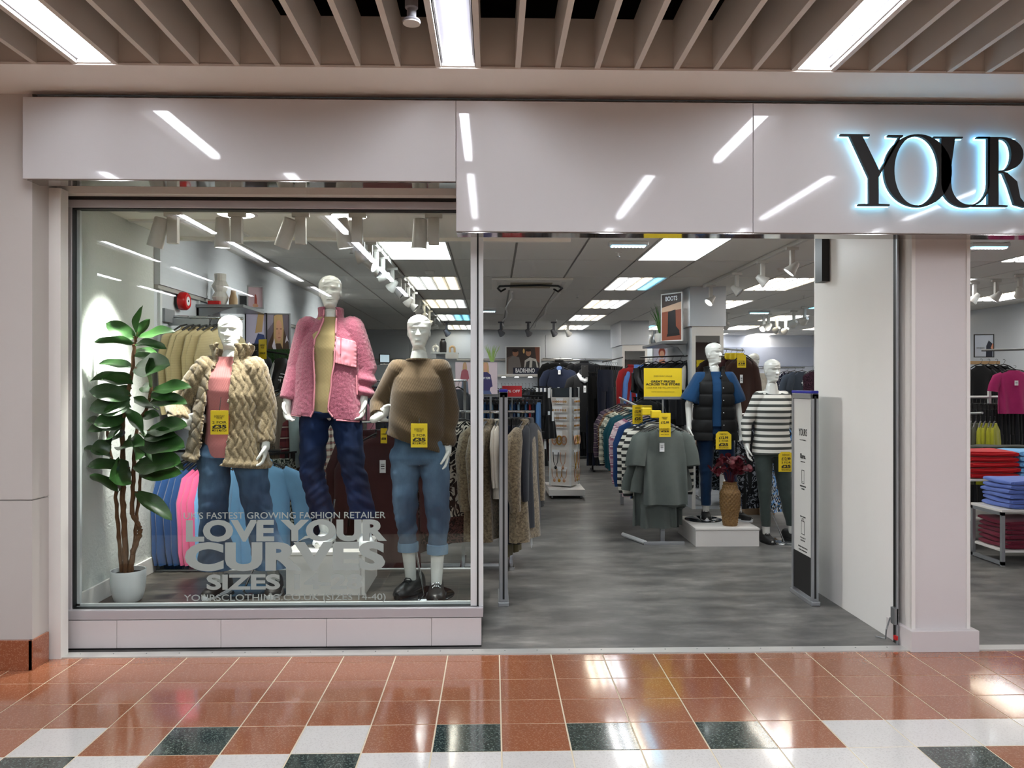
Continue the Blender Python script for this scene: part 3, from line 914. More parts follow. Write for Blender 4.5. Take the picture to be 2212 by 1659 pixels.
def mannequin_body(J, parent):
    b = MB()
    b.ellipsoid((0, .015, .96), (.155, .095, .13)); b.ellipsoid((0, .015, 1.12), (.13, .085, .16)); b.ellipsoid((0, .02, 1.33), (.15, .09, .19))
    for s in (-1, 1):
        b.ellipsoid((s * .07, -.045, 1.33), (.06, .055, .065))
    b.capsule((-.13, .01, 1.465), (.13, .01, 1.465), .048); b.capsule((0, .015, 1.45), (0, .01, 1.56), .075, .056)
    for i in (0, 1):
        b.capsule(J['hip'][i], J['knee'][i], .078, .055); b.capsule(J['knee'][i], J['ank'][i], .056, .036)
        k, a = Vector(J['knee'][i]), Vector(J['ank'][i])
        b.ellipsoid(k * .68 + a * .32 + Vector((0, .02, 0)), (.05, .052, .11))
        t = Vector((J['toe'][i][0], J['toe'][i][1], 0)).normalized()
        b.capsule(a + Vector((0, 0, -.045)) + t * -.03, a + t * .13 + Vector((0, 0, -.06)), .034, .026)
        s0 = Vector(J['sh'][i]) + Vector((-.025 if J['sh'][i][0] > 0 else .025, 0, -.015)); b.capsule(s0, J['el'][i], .042, .036); b.capsule(J['el'][i], J['wr'][i], .036, .025)
        hand(b, J['wr'][i], J['hd'][i], J['hn'][i], J['side'][i], J['curl'][i])
    me = remesh(b, .0055, 1)
    h = head_mesh((J.get('hx', 0), -.0, 1.617), .213, J['yaw'], J['tilt'])
    bm = bmesh.new(); bm.from_mesh(me)
    hm = h.mesh('head'); bm.from_mesh(hm); bm.to_mesh(me); bm.free(); bpy.data.meshes.remove(hm)
    me.polygons.foreach_set('use_smooth', [True] * len(me.polygons))
    return ob('body', me, M_['mann'], parent)
def fold(p, n, amp, sc, seed=0, str_=(1, 1, .45)):
    q = Vector((p.x * sc * str_[0] + seed, p.y * sc * str_[1], p.z * sc * str_[2]))
    return p + n * amp * noise.noise(q) 
def bm_of(me):
    bm = bmesh.new(); bm.from_mesh(me); return bm
def cut(bm, co, no):
    """remove what lies on the side NO points to"""
    g = bm.verts[:] + bm.edges[:] + bm.faces[:]
    bmesh.ops.bisect_plane(bm, geom=g, plane_co=co, plane_no=no, clear_outer=True)
def cut_near(bm, co, no, R):
    g = [v for v in bm.verts if (v.co - co).length < R]
    gs = set(g)
    ed = [e for e in bm.edges if e.verts[0] in gs and e.verts[1] in gs]; fc = [f for f in bm.faces if all(v in gs for v in f.verts)]
    r = bmesh.ops.bisect_plane(bm, geom=g + ed + fc, plane_co=co, plane_no=no)
    rm = [v for v in bm.verts if (v.co - co).length < R and (v.co - co).dot(no) > 1e-5]
    bmesh.ops.delete(bm, geom=rm, context='VERTS')
def open_front(bm, xl, xr, ymax=.02):
    """cut the front open between the curves xl(z), xr(z) and pull the cut edges onto them"""
    rm = [f for f in bm.faces if f.calc_center_median().y < ymax and xl(f.calc_center_median().z) < f.calc_center_median().x < xr(f.calc_center_median().z)]
    bmesh.ops.delete(bm, geom=rm, context='FACES')
    for v in bm.verts:
        if v.is_boundary and v.co.y < ymax:
            a, b = xl(v.co.z), xr(v.co.z)
            if abs(v.co.x - a) < .011:
                v.co.x = a
            elif abs(v.co.x - b) < .011:
                v.co.x = b
def done(bm, me):
    loose = [v for v in bm.verts if not v.link_faces]
    bmesh.ops.delete(bm, geom=loose, context='VERTS')
    bm.to_mesh(me); bm.free()
    me.polygons.foreach_set('use_smooth', [True] * len(me.polygons)); me.update()
    return me
def thick(o, t, off=-1):
    k = o.modifiers.new('solid', 'SOLIDIFY'); k.thickness = t; k.offset = off
    return o
def top_shape(J, levels, r=(.085, .075, .05), shr=None, arms=(0, 1), sl=1.0):
    """torso plus sleeves as one solid"""
    b = MB(); b.loft(levels, 36, 2.3)
    for i in arms:
        s, e, w = (Vector(J[k][i]) for k in ('sh', 'el', 'wr'))
        rr = r[i] if isinstance(r[0], tuple) else r
        s2 = s + Vector((-.03 if s.x > 0 else .03, 0, -.01))
        if sl < .99:
            b.capsule(s2, s + (e - s) * sl * 2, rr[0], rr[1])
        else:
            d = (w - e).normalized(); b.capsule(s2, e, rr[0], rr[1], 18); b.tube([e - d * .02, (e + w) / 2, w - d * .03, w - d * .012], [rr[1], (rr[1] + rr[2]) / 2, rr[2], rr[2] * .96], 18)
    return b
def ease_shoulders(b):
    return b
def jeans(J, parent, m, zt, zh, r=(.105, .08, .085), waist=.165, seed=0, name='jeans', amp=.012, depth=.125):
    b = MB()
    b.loft([(zt - .0, 0, .01, waist, depth * .9, depth), (zt - .1, 0, .01, waist + .015, depth, depth + .015), (.90, 0, .01, waist + .022, depth + .01, depth + .02), (.86, 0, .01, waist + .0, depth - .01, depth)], 32, 2.4)
    for i in (0, 1):
        h, k, a = Vector(J['hip'][i]), Vector(J['knee'][i]), Vector(J['ank'][i])
        d = (a - k).normalized()
        b.capsule(h + Vector((0, 0, -.02)), k, r[0], r[1], 18)
        b.tube([k - d * .02, k + d * ((k.z - zh) * .5 / -d.z), k + d * ((k.z - zh + .03) / -d.z)], [r[1], (r[1] + r[2]) / 2 * .97, r[2]], 18)
    me = remesh(b, .0075, 3)
    def f(p, n):
        q = fold(p, n, amp, 9, seed, (1, 1, 1.6))
        kz = gauss(p.z - .47, .16) + .7 * gauss(p.z - .2, .12) + .5 * gauss(p.z - .82, .07)
        return q + n * amp * .8 * kz * noise.noise(Vector((p.x * 8 + seed, p.y * 4, p.z * 26 + abs(p.x) * 20)))
    displace(me, f)
    bm = bm_of(me); cut(bm, Vector((0, 0, zt)), Vector((0, 0, 1))); cut(bm, Vector((0, 0, zh)), Vector((0, 0, -1)))
    return ob(name, done(bm, me), m, parent)
def shoe(parent, ank, toe, m, msole, mlace, boots=False, s=1.0, z0=None, name='shoe'):
    t = Vector((toe[0], toe[1], 0)).normalized()
    ang = atan2(t.x, -t.y)
    z = (ank[2] - .09) if z0 is None else z0
    a = MB()
    #  y (toe -), half width, height
    sec = [(.105, .022, .055), (.098, .036, .085), (.075, .043, .098), (.03, .044, .10), (-.0, .046, .088), (-.04, .05, .070), (-.09, .054, .056), (-.135, .05, .047), (-.165, .036, .038), (-.178, .014, .026)]
    def sh(u, v):
        i = min(int(v * (len(sec) - 1)), len(sec) - 2); fr = v * (len(sec) - 1) - i
        y, hw, h = (p + (q - p) * fr for p, q in zip(sec[i], sec[i + 1]))
        an = pi * u
        return Vector((hw * cos(an) * (1 if abs(cos(an)) < .9 else .97), y, .018 + h * (sin(an) ** .8)))
    a.grid(sh, 14, 18)
    o = ob(name, a, m, parent, (ank[0] - t.x * .02, ank[1] - t.y * .02, z), 0)
    o.rotation_euler.z = ang; o.scale = (s, s, s)
    b = MB(); n = 26; out = []
    for i in range(n):
        q = 2 * pi * i / n
        y = .108 * sin(q) if sin(q) > 0 else .184 * sin(q)
        hw = .05 if y > 0 else .057
        out.append((hw * cos(q), y))
    V = [Vector((x, y, 0)) for x, y in out] + [Vector((x * 1.02, y * 1.01, .026)) for x, y in out]
    b.add(V, [list(range(n))[::-1], [n + i for i in range(n)]] + [[i, (i + 1) % n, n + (i + 1) % n, n + i] for i in range(n)])
    ob('sole', b, msole, o)
    for i in range(4):
        c = MB(); y = -.03 - .022 * i; zz = .018 + .088 - .013 * i
        c.tube([(-.026, y, zz - .012), (-.012, y, zz + .002), (.012, y, zz + .002), (.026, y, zz - .012)], .0032, 6)
        ob('lace', c, mlace, o)
    return o
def base_plate(parent, x, y, r, m, leg=None):
    a = MB(); a.lathe([(.001, 0), (r, 0), (r, .006), (r - .004, .009), (.001, .009)], 40, (x, y, 0)); ob('base_plate', a, m, parent)
    if leg:
        a = MB(); a.cyl((x, y, .005), leg, .007, 10); ob('support_rod', a, M_['chrome'], parent)
def pose(**kw):
    J = dict(DEF); J.update(kw); return J
glass_disc = plain('smoked_disc', '#23272a', .08, .2)

# ------------------------------------------------ 1: beige cable coat
def cable(p, seed=0):
    """plaited relief: two families of slanting strands going over and under"""
    ang = p.x * 1.0 + (p.y * .8)
    q = .058
    u = (ang + p.z * .5) / q; v = (ang - p.z * .5) / q
    cell = (floor(u) + floor(v)) % 2
    a = abs((u - floor(u)) - .5) * 2; b = abs((v - floor(v)) - .5) * 2
    h1 = sqrt(max(0, 1 - a * a)) * (1.0 if cell == 0 else .45); h2 = sqrt(max(0, 1 - b * b)) * (.45 if cell == 0 else 1.0)
    return max(h1, h2)
Y1 = 5.14
m1 = thing('mannequin', 'white mannequin in a beige cable-textured coat over pink ribbed jumper, window display', 'mannequin', (WX(497, Y1), Y1, PF))
J1 = pose(hip=((-.10, 0, .93), (.12, 0, .93)), knee=((-.095, -.03, .51), (.19, -.0, .50)), ank=((-.075, .0, .09), (.285, .02, .09)), toe=((-.25, -1), (.1, -1)),
          sh=((-.175, .01, 1.485), (.175, .01, 1.485)), el=((-.345, .05, 1.225), (.225, .03, 1.20)), wr=((-.285, -.10, 1.125), (.245, -.04, .985)), hd=((.6, .4, .22), (-.06, -.15, -1)), hn=((.5, -.8, -.3), (-.9, -.2, 0)),
          side=(1, -1), curl=(.25, .45), yaw=.12, tilt=-.02)
mannequin_body(J1, m1)
def coat_beige():
    lv = [(.80, -.025, .02, .268, .17, .165), (.9, -.025, .02, .262, .168, .165), (1.1, -.03, .02, .225, .155, .15), (1.3, 0, .02, .205, .15, .14), (1.42, 0, .02, .19, .125, .125), (1.49, 0, .02, .15, .10, .10), (1.535, 0, .02, .108, .09, .09), (1.60, .01, .02, .132, .09, .10), (1.645, .01, .02, .15, .09, .11)]
    b = top_shape(J1, lv, ((.085, .085, .062), (.082, .074, .056)))
    me = remesh(b, .0062, 4)
    displace(me, lambda p, n: fold(p + n * (.014 * cable(p) - .006 + .016 * gauss(p.z - (.875 - .12 * p.x), .022) * (abs(p.x + .05) < .3)), n, .014, 7, 3))
    bm = bm_of(me)
    cut(bm, Vector((0, 0, .855)), Vector((-.12, 0, -1)))
    cut(bm, Vector((0, 0, 1.625)), Vector((.0, .25, 1)))
    def xl(z): return interp([(.85, -.18), (.93, -.155), (1.1, -.14), (1.3, -.125), (1.45, -.105), (1.52, -.075), (1.6, -.068), (1.7, -.07)], z)[0]
    def xr(z): return interp([(.8, .0), (.95, .02), (1.1, .04), (1.3, .035), (1.45, .04), (1.52, .045), (1.6, .05), (1.7, .055)], z)[0]
    open_front(bm, xl, xr)
    o = ob('coat', done(bm, me), fuzzy('#97866a', '#64553e', 160, .5), m1)
    thick(o, .018)
    # rolled hem and cuff bands
    return o
coat_beige()
def inner_top(J, par, m, zh, name, lv=None, tilt=0.0, z1=1.555):
    lv = lv or [(zh - .03, 0, 0, .165, .118, .12), (.98, 0, 0, .165, .12, .12), (1.1, 0, 0, .150, .112, .11), (1.22, 0, 0, .152, .116, .11), (1.33, 0, 0, .16, .125, .11), (1.42, 0, .005, .165, .112, .10), (1.49, 0, .01, .125, .075, .085), (1.53, 0, .01, .085, .066, .075), (z1 + .02, 0, .01, .068, .062, .066)]
    b = MB(); b.loft(lv, 40, 2.2)
    me = remesh(b, .0075, 3)
    displace(me, lambda p, n: fold(p, n, .009, 6, 5))
    bm = bm_of(me); cut(bm, Vector((0, 0, zh)), Vector((tilt, 0, -1))); cut(bm, Vector((0, 0, z1)), Vector((0, 0, 1)))
    return ob(name, done(bm, me), m, par)
inner_top(J1, m1, knit('#bb7472', 'x', .0055, .8, .5, .25), .905, 'jumper')
jeans(J1, m1, denim('#2c4058', '#58748f'), 1.02, .175, (.108, .088, .125), .155, 1)
for i in (0, 1):
    shoe(m1, J1['ank'][i], J1['toe'][i], M_['ink'], M_['white_card'], M_['ink'], name='shoe')
base_plate(m1, .07, .05, .19, glass_disc, (.2, .06, .3))

# ------------------------------------------------ 2: pink fleece on the white cube
Y2 = 5.32
ZC = .487
cube = thing('display_cube', 'white display cube with overhanging lid under the pink fleece mannequin', 'plinth', ((WX(615, 5.08) + WX(790, 5.08)) / 2, 5.08 + .27, PF))
cw = (WX(790, 5.08) - WX(615, 5.08)) / 2
a = MB(); a.box2((-cw + .006, -.262, 0), (cw - .006, .27, .262), .002); ob('carcass', a, M_['white'], cube, smooth=False)
a = MB(); a.box2((-cw, -.27, .264), (cw, .275, .287), .003); ob('lid', a, M_['white'], cube, smooth=False)
a = MB(); a.box2((cw - .035, -.2635, .003), (cw - .03, -.262, .262)); ob('edge_seam', a, M_['cgrid'], cube, smooth=False)
m2 = thing('mannequin', 'white mannequin in pink fleece jacket over cream jumper standing on white cube', 'mannequin', (WX(713, Y2), Y2, ZC))
J2 = pose(hip=((-.10, 0, .93), (.10, 0, .93)), knee=((-.125, .0, .51), (.165, -.03, .50)), ank=((-.035, .02, .09), (.245, -.02, .09)), toe=((-.15, -1), (.2, -1)),
          sh=((-.175, .01, 1.485), (.175, .01, 1.485)), el=((-.225, .02, 1.20), (.232, .05, 1.20)), wr=((-.275, -.06, .975), (.235, -.03, .985)), hd=((.1, -.25, -1), (-.12, -.2, -1)), hn=((.8, -.4, 0), (-.8, -.5, .1)),
          side=(1, -1), curl=(.5, .5), yaw=.10, tilt=-.03)
mannequin_body(J2, m2)
PK = fuzzy('#b8667c', '#7c3e50', 230, .9)
PK2 = plain('pink_nylon', '#d68a97', .3)
lv2 = [(.80, -.022, .02, .262, .168, .165), (.9, -.022, .02, .258, .165, .165), (1.1, -.018, .02, .23, .15, .15), (1.3, -.01, .02, .21, .145, .14), (1.42, 0, .02, .195, .12, .125), (1.49, 0, .02, .15, .095, .10), (1.535, 0, .02, .092, .08, .08), (1.58, 0, .02, .088, .075, .085), (1.63, 0, .02, .092, .075, .088)]
def xl2(z): return interp([(.8, -.14), (.865, -.1), (.92, -.078), (1.1, -.075), (1.3, -.085), (1.38, -.08), (1.45, -.05), (1.52, -.03), (1.64, -.028)], z)[0]
def xr2(z): return interp([(.8, .12), (.865, .05), (.92, .018), (1.1, .035), (1.25, .055), (1.4, .06), (1.5, .055), (1.64, .05)], z)[0]
b = top_shape(J2, lv2, ((.08, .07, .055), (.082, .076, .055)))
me = remesh(b, .007, 4)
def f2(p, n):
    q = fold(p, n, .012, 6, 8)
    if p.x > .2 and p.z < 1.3:
        q += n * .017 * sin(p.z * 70 + p.x * 18) * gauss(p.z - 1.06, .10)
    return q + n * .0035 * noise.noise(p * 75)
displace(me, f2)
bm = bm_of(me)
cut(bm, Vector((0, 0, .865)), Vector((-.09, 0, -1))); cut(bm, Vector((0, 0, 1.605)), Vector((0, .15, 1)))
open_front(bm, xl2, xr2)
thick(ob('fleece_jacket', done(bm, me), PK, m2), .014)
def torso_y(x, z, lv, e=2.3):
    z0, cx, cy, hw, df, db = [interp([(l[0],) + l for l in lv], z)[k] for k in range(6)]
    q = min(.999, abs(x - cx) / hw)
    return cy - df * (1 - q ** e) ** (1 / e)
pp = MB()
for fx in (xl2, xr2):
    zs = [.872 + .02 * i for i in range(37)]
    pp.tube([(fx(z), torso_y(fx(z), z, lv2) - .006, z) for z in zs], .0055, 8)
pp.tube([(-.022 + .262 * cos(t), .02 + .170 * sin(t), .862 - .026 * cos(t)) for t in [pi + .02 + i * (pi / 2 - .62) / 12 for i in range(13)]], .0055, 8)
pp.tube([(-.022 + .262 * cos(t), .02 + .170 * sin(t), .862 - .028 * cos(t)) for t in [-pi / 2 + .35 + i * (pi / 2 - .85) / 12 for i in range(13)]], .0055, 8)
ob('piping', pp, PK2, m2)
pk = MB()
def pkf(u, v):
    x = .062 + .125 * u; z = 1.405 - .175 * v - .03 * u
    w = .004 * (noise.noise(Vector((u * 5, v * 5, 1))) + .8 * sin(u * 40) * (gauss(v - 1, .12) + gauss(v, .1)) + .8 * sin(v * 40) * gauss(u - 1, .1))
    return Vector((x, torso_y(x, z, lv2) - .011 - w, z))
pk.grid(pkf, 30, 36)
po = ob('chest_pocket', pk, PK2, m2); thick(po, .006, 1)
a = MB(); a.tube([(.098, torso_y(.1, 1.38, lv2) - .024, 1.40), (.096, torso_y(.1, 1.3, lv2) - .024, 1.29)], .004, 6); ob('zip', a, plain('zip', '#a85a6c', .4), po)
a = MB(); a.tube([(.19, torso_y(.19, 1.14, lv2) - .01, 1.15), (.196, torso_y(.196, 1.02, lv2) - .01, 1.02)], .005, 6); ob('pocket_welt', a, PK2, m2)
inner_top(J2, m2, knit('#a8956a', 'x', .005, .8, .5, -.2), .90, 'jumper', z1=1.545)
jeans(J2, m2, denim('#0b1730', '#152a52', 'navy_denim'), 1.0, .185, (.108, .082, .088), .155, 4)
for i in (0, 1):
    shoe(m2, J2['ank'][i], J2['toe'][i], M_['white_card'], M_['white'], M_['white'], name='shoe')
base_plate(m2, -.03, .06, .2, plain('mirror_disc', '#8d9294', .1, .8), (.02, .06, .3))

# ------------------------------------------------ 3: brown ribbed jumper
Y3 = 5.08
m3 = thing('mannequin', 'white mannequin in brown ribbed jumper and turned-up jeans with hand on hip', 'mannequin', (WX(905, Y3), Y3, PF))
J3 = pose(hip=((-.09, 0, .93), (.10, 0, .93)), knee=((-.085, -.01, .51), (.13, -.05, .50)), ank=((-.058, .06, .09), (.118, -.06, .09)), toe=((-.45, -1), (.05, -1)),
          sh=((-.16, .01, 1.48), (.165, .01, 1.48)), el=((-.27, .06, 1.245), (.2, .04, 1.20)), wr=((-.262, -.06, 1.165), (.187, -.02, .955)), hd=((.5, .35, .35), (-.1, -.18, -1)), hn=((.6, -.7, -.2), (-.9, -.2, 0)),
          side=(1, -1), curl=(.7, .5), yaw=.02, tilt=-.02, hx=-.0)
mannequin_body(J3, m3)
lv3 = [(.88, .0, .01, .170, .145, .13), (.98, -.015, .01, .185, .158, .145), (1.06, -.02, .01, .195, .165, .145), (1.2, -.01, .01, .182, .155, .135), (1.33, 0, .01, .178, .15, .125), (1.42, 0, .01, .17, .118, .11), (1.49, 0, .012, .13, .08, .09), (1.53, 0, .01, .085, .068, .075), (1.57, 0, .01, .072, .064, .068)]
b = top_shape(J3, lv3, ((.08, .064, .05), (.08, .062, .05)))
me = remesh(b, .0068, 4)
def f3(p, n):
    q = fold(p, n, .014, 6, 21)
    return q + n * .010 * sin((p.z * 1.0 + p.x * .8) * 38) * gauss(p.z - 1.03, .10)
displace(me, f3)
bm = bm_of(me)
cut(bm, Vector((.0, 0, .985)), Vector((-.34, 0, -1))); cut(bm, Vector((0, 0, 1.535)), Vector((0, .1, 1)))
BR = knit('#57452f', 'x', .0105, .62, .9, .42)
thick(ob('jumper', done(bm, me), BR, m3), .006)
a = MB(); a.tube([(.079 * cos(t), .008 + .07 * sin(t), 1.532 - .004 * sin(t)) for t in [2 * pi * i / 30 for i in range(31)]], .009, 8); ob('neckband', a, BR, m3)
jeans(J3, m3, denim('#33485e', '#647f98'), 1.03, .30, (.100, .074, .056), .160, 9)
DL = denim('#56728c', '#86a1b6', 'denim_inside')
for i in (0, 1):
    k, an = Vector(J3['knee'][i]), Vector(J3['ank'][i]); d = (an - k).normalized()
    c = k + d * ((k.z - .315) / -d.z)
    a = MB(); a.lathe([(.058, -.032), (.068, -.03), (.070, 0), (.068, .028), (.060, .033), (.054, .02), (.052, -.02)], 28, c); ob('turn_up', a, DL, m3)
for i in (0, 1):
    shoe(m3, J3['ank'][i], J3['toe'][i], plain('black_leather', '#101011', .38), M_['ink'], M_['chrome'] if i else M_['ink'], s=1.12, name='shoe')
base_plate(m3, .03, .02, .2, glass_disc, (-.03, .07, .3))

# ------------------------------------------------ plinth with the vest mannequin
Y4 = 7.95
px0, px1 = WX(1503, 7.51), WX(1640, 7.51)
pl = thing('display_plinth', 'low white plinth under the vest mannequin and wicker vase', 'plinth', ((px0 + px1) / 2, 7.51 + .36, 0))
hw = (px1 - px0) / 2
a = MB(); a.box2((-hw, -.36, 0), (hw, .36, .155), .002); ob('carcass', a, M_['white'], pl, smooth=False)
a = MB(); a.box2((-hw - .004, -.364, .158), (hw + .004, .364, .179), .003); ob('lid', a, M_['white'], pl, smooth=False)
m4 = thing('mannequin', 'white mannequin in black quilted gilet over blue tee and navy leggings', 'mannequin', (WX(1543, Y4), Y4, .179))
J4 = pose(sh=((-.165, .01, 1.465), (.165, .01, 1.465)), hip=((-.09, 0, .93), (.10, 0, .93)), knee=((-.09, -.01, .51), (.15, -.02, .50)), ank=((-.07, .06, .09), (.25, .0, .09)), toe=((-.2, -1), (.75, -.9)),
          el=((-.265, .01, 1.20), (.25, .03, 1.20)), wr=((-.275, -.05, .97), (.262, -.05, .965)), yaw=.62, tilt=-.02, hx=-.0)
mannequin_body(J4, m4)
BL = cloth('#173f66', .85, 200, .15)
lvt = [(.95, .0, .01, .19, .14, .135), (1.1, 0, .01, .178, .13, .125), (1.33, 0, .01, .185, .14, .12), (1.42, 0, .01, .165, .115, .11), (1.49, 0, .012, .105, .08, .09), (1.53, 0, .01, .078, .068, .075), (1.57, 0, .01, .078, .064, .068)]
b = top_shape(J4, lvt, (.09, .098, .1), sl=.42)
me = remesh(b, .009, 3); displace(me, lambda p, n: fold(p, n, .012, 7, 31))
bm = bm_of(me); cut(bm, Vector((0, 0, .97)), Vector((0, 0, -1))); cut(bm, Vector((0, 0, 1.525)), Vector((0, .1, 1)))
for i in (0, 1):
    s, e = Vector(J4['sh'][i]), Vector(J4['el'][i]); d = (e - s).normalized(); cut_near(bm, s + d * .26, d, .16)
thick(ob('tee', done(bm, me), BL, m4), .004)
lvv = [(.80, 0, .01, .245, .17, .16), (.9, 0, .01, .24, .165, .16), (1.1, 0, .01, .215, .15, .145), (1.3, 0, .01, .21, .155, .135), (1.42, 0, .01, .205, .13, .12), (1.49, 0, .012, .145, .09, .10), (1.53, 0, .01, .10, .085, .085), (1.60, 0, .02, .105, .085, .09)]
b = MB(); b.loft(lvv, 36, 2.4); me = remesh(b, .009, 3)
def f4(p, n):
    q = (p.z / .13) % 1
    return fold(p + n * .016 * (sqrt(max(0, 1 - (2 * q - 1) ** 2)) - .6) * (1 if p.z < 1.5 else .3), n, .01, 12, 4)
displace(me, f4)
bm = bm_of(me); cut(bm, Vector((0, 0, .83)), Vector((0, 0, -1))); cut(bm, Vector((0, 0, 1.58)), Vector((0, .15, 1)))
rm = [f for f in bm.faces if abs(f.calc_center_median().x) > .175 and 1.18 < f.calc_center_median().z < 1.46 and abs(f.calc_center_median().y) < .09]
bmesh.ops.delete(bm, geom=rm, context='FACES')
open_front(bm, lambda z: interp([(.8, -.06), (1.3, -.058), (1.45, -.05), (1.6, -.075)], z)[0], lambda z: interp([(.8, .03), (1.3, .038), (1.45, .045), (1.6, .075)], z)[0])
gil = ob('gilet', done(bm, me), plain('black_nylon', '#08090a', .65, 0, .3), m4); thick(gil, .02)
for k in range(6):
    z = .86 + k * .125
    a = MB(); a.ellipsoid((.052, torso_y(.052, z, lvv) - .014, z), (.007, .004, .007), None, 10, 6); ob('press_stud', a, M_['chrome'], gil)
jeans(J4, m4, cloth('#14304f', .9, 200, .1), 1.0, .15, (.098, .066, .05), .16, 14, 'leggings', .005)
for i in (0, 1):
    shoe(m4, J4['ank'][i], J4['toe'][i], M_['ink'], M_['white_card'], M_['ink'], name='shoe')
base_plate(m4, -.1, .05, .19, glass_disc, (-.06, .08, .3))

# ------------------------------------------------ striped top
Y5 = 7.72
m5 = thing('mannequin', 'white mannequin in grey and white striped top and grey leggings on the shop floor', 'mannequin', (WX(1668, Y5), Y5, 0))
J5 = pose(sh=((-.155, .01, 1.455), (.155, .01, 1.455)), hip=((-.09, 0, .93), (.09, 0, .93)), knee=((-.085, -.03, .51), (.13, -.0, .50)), ank=((-.06, .0, .09), (.22, .04, .09)), toe=((.05, -1), (.5, -1)),
          el=((-.255, .02, 1.19), (.25, .05, 1.20)), wr=((-.27, -.05, .97), (.262, -.02, .96)), yaw=.3, tilt=.05)
mannequin_body(J5, m5)
lvs = [(.87, .0, .01, .20, .145, .14), (.95, .0, .01, .195, .145, .14), (1.1, 0, .01, .165, .125, .12), (1.2, 0, .01, .165, .13, .12), (1.33, 0, .01, .172, .145, .115), (1.42, 0, .01, .155, .112, .105), (1.48, 0, .012, .10, .075, .085), (1.52, 0, .01, .072, .066, .072), (1.57, 0, .01, .08, .064, .068)]
b = top_shape(J5, lvs, (.07, .055, .042)); me = remesh(b, .0075, 3); displace(me, lambda p, n: fold(p, n, .008, 8, 41))
bm = bm_of(me); cut(bm, Vector((0, 0, .885)), Vector((.05, 0, -1))); cut(bm, Vector((0, -.07, 1.475)), Vector((0, -.45, 1)))
thick(ob('striped_top', done(bm, me), stripes('#4a4d4a', '#dcdad2', 2, .060, .55), m5), .004)
jeans(J5, m5, cloth('#3d4744', .9, 200, .1), 1.0, .16, (.098, .066, .045), .16, 24, 'leggings', .005)
for i in (0, 1):
    shoe(m5, J5['ank'][i], J5['toe'][i], M_['ink'], M_['ink'], M_['ink'], name='shoe')
base_plate(m5, .12, .0, .18, plain('mirror_disc', '#8d9294', .1, .8), (.0, .03, .3))
# ------------------------------------------------ the one behind the brown tee
Y6 = 11.6
m6 = thing('mannequin', 'white mannequin half hidden behind the hanging brown tee', 'mannequin', (WX(1629, Y6), Y6, .22))
J6 = pose(yaw=.35)
mannequin_body(J6, m6)
b = top_shape(J6, lvs, (.08, .065, .05)); me = remesh(b, .012, 3)
bm = bm_of(me); cut(bm, Vector((0, 0, .885)), Vector((0, 0, -1))); cut(bm, Vector((0, 0, 1.53)), Vector((0, 0, 1)))
ob('jumper', done(bm, me), cloth('#c9c3b6'), m6)
jeans(J6, m6, denim('#1a2a44', '#2c4a70'), 1.0, .16, (.105, .07, .06), .165, 34)
for i in (0, 1):
    shoe(m6, J6['ank'][i], J6['toe'][i], M_['ink'], M_['ink'], M_['ink'], name='shoe')
a = MB(); a.box2((-.35, -.3, -.22), (.35, .3, 0), .003); tag(ob('display_plinth', a, M_['white'], None, (WX(1629, Y6), Y6, .22), smooth=False), 'white plinth beneath the mannequin behind the brown tee', 'plinth')
# ================================================================== TRACK SPOTLIGHTS
def spotlight(p, aim, label, group, style='can', power=0, size=1.0, m=None, col=(1, .97, .92)):
    """p = point on the track; hangs down and aims along AIM"""
    m = m or M_['spot']
    t = thing('track_spotlight', label, 'spotlight', p, 0, group)
    aim = Vector(aim).normalized()
    a = MB(); a.box2((-.055, -.016, -.028), (.055, .016, 0), .003); ob('adapter', a, m, t)
    a = MB(); w_ = .028 if style == 'can' else .02; a.box2((-w_ * size, -.018 * size, -.165 * size), (w_ * size, .018 * size, -.028), .004); ob('driver_arm', a, m, t)
    side = -.075 * size if style == 'can' else 0
    c = Vector((side, 0, -.10 * size)) if style == 'can' else Vector((0, 0, -.19 * size))
    x, y, d = orient(aim)
    M = Matrix((x, y, d)).transposed()
    b = MB()
    if style == 'can':
        pr = [(.001, -.075), (.030, -.073), (.036, -.068), (.041, .06), (.041, .085), (.037, .085), (.035, .06), (.001, .055)]
        k = size
    else:
        pr = [(.001, -.07), (.022, -.068), (.030, -.045), (.033, -.04), (.036, -.02), (.040, -.015), (.044, .005), (.056, .03), (.056, .045), (.051, .045), (.048, .03), (.001, .025)]
        k = size
    b.lathe(pr, 24)
    e = MB(); e.add([c + M @ (v * k) for v in b.v], b.f)
    hd = ob('lamp_head', e, m, t)
    f = MB(); q = .062 if style == 'can' else .034
    r = .034 if style == 'can' else .047
    f.cyl(c + d * q * k, c + d * (q + .004) * k, r * k, 20)
    subpart(ob('lens', f, glow('spot_lens', '#f4fbff', E_SPOT * .5) if power else M_['chrome'], hd), 'round lamp face')
    if power:
        L = bpy.data.lights.new('lamp', 'SPOT'); L.energy = power; L.spot_size = radians(66); L.spot_blend = 1.0; L.shadow_soft_size = .05; L.color = col
        o = bpy.data.objects.new('lamp', L); COL.objects.link(o); o.parent = t
        o.location = c + d * (q + .02) * k
        o.rotation_euler = aim.to_track_quat('-Z', 'Y').to_euler()
    return t
ZT = 2.665
YT = 4.98
a = MB(); a.box2((WX(300, YT), YT - .018, ZT), (WX(985, YT), YT + .018, ZT + .034)); tag(ob('lighting_track', a, M_['spot'], None, smooth=False), 'grey lighting track across the front of the window ceiling', 'lighting track')
wt = [(374, (-.30, .10, -1.0), 470), (512, (-.03, .06, -1), 145), (650, (-.38, .16, -1), 150), (772, (.14, .12, -1), 145), (937, (-.04, .05, -1), 150)]
wl_nm = ['nearest the textured wall', 'in front of the first round downlight', 'midway along the track and tilted', 'in front of the second round downlight', 'at the doorway end']
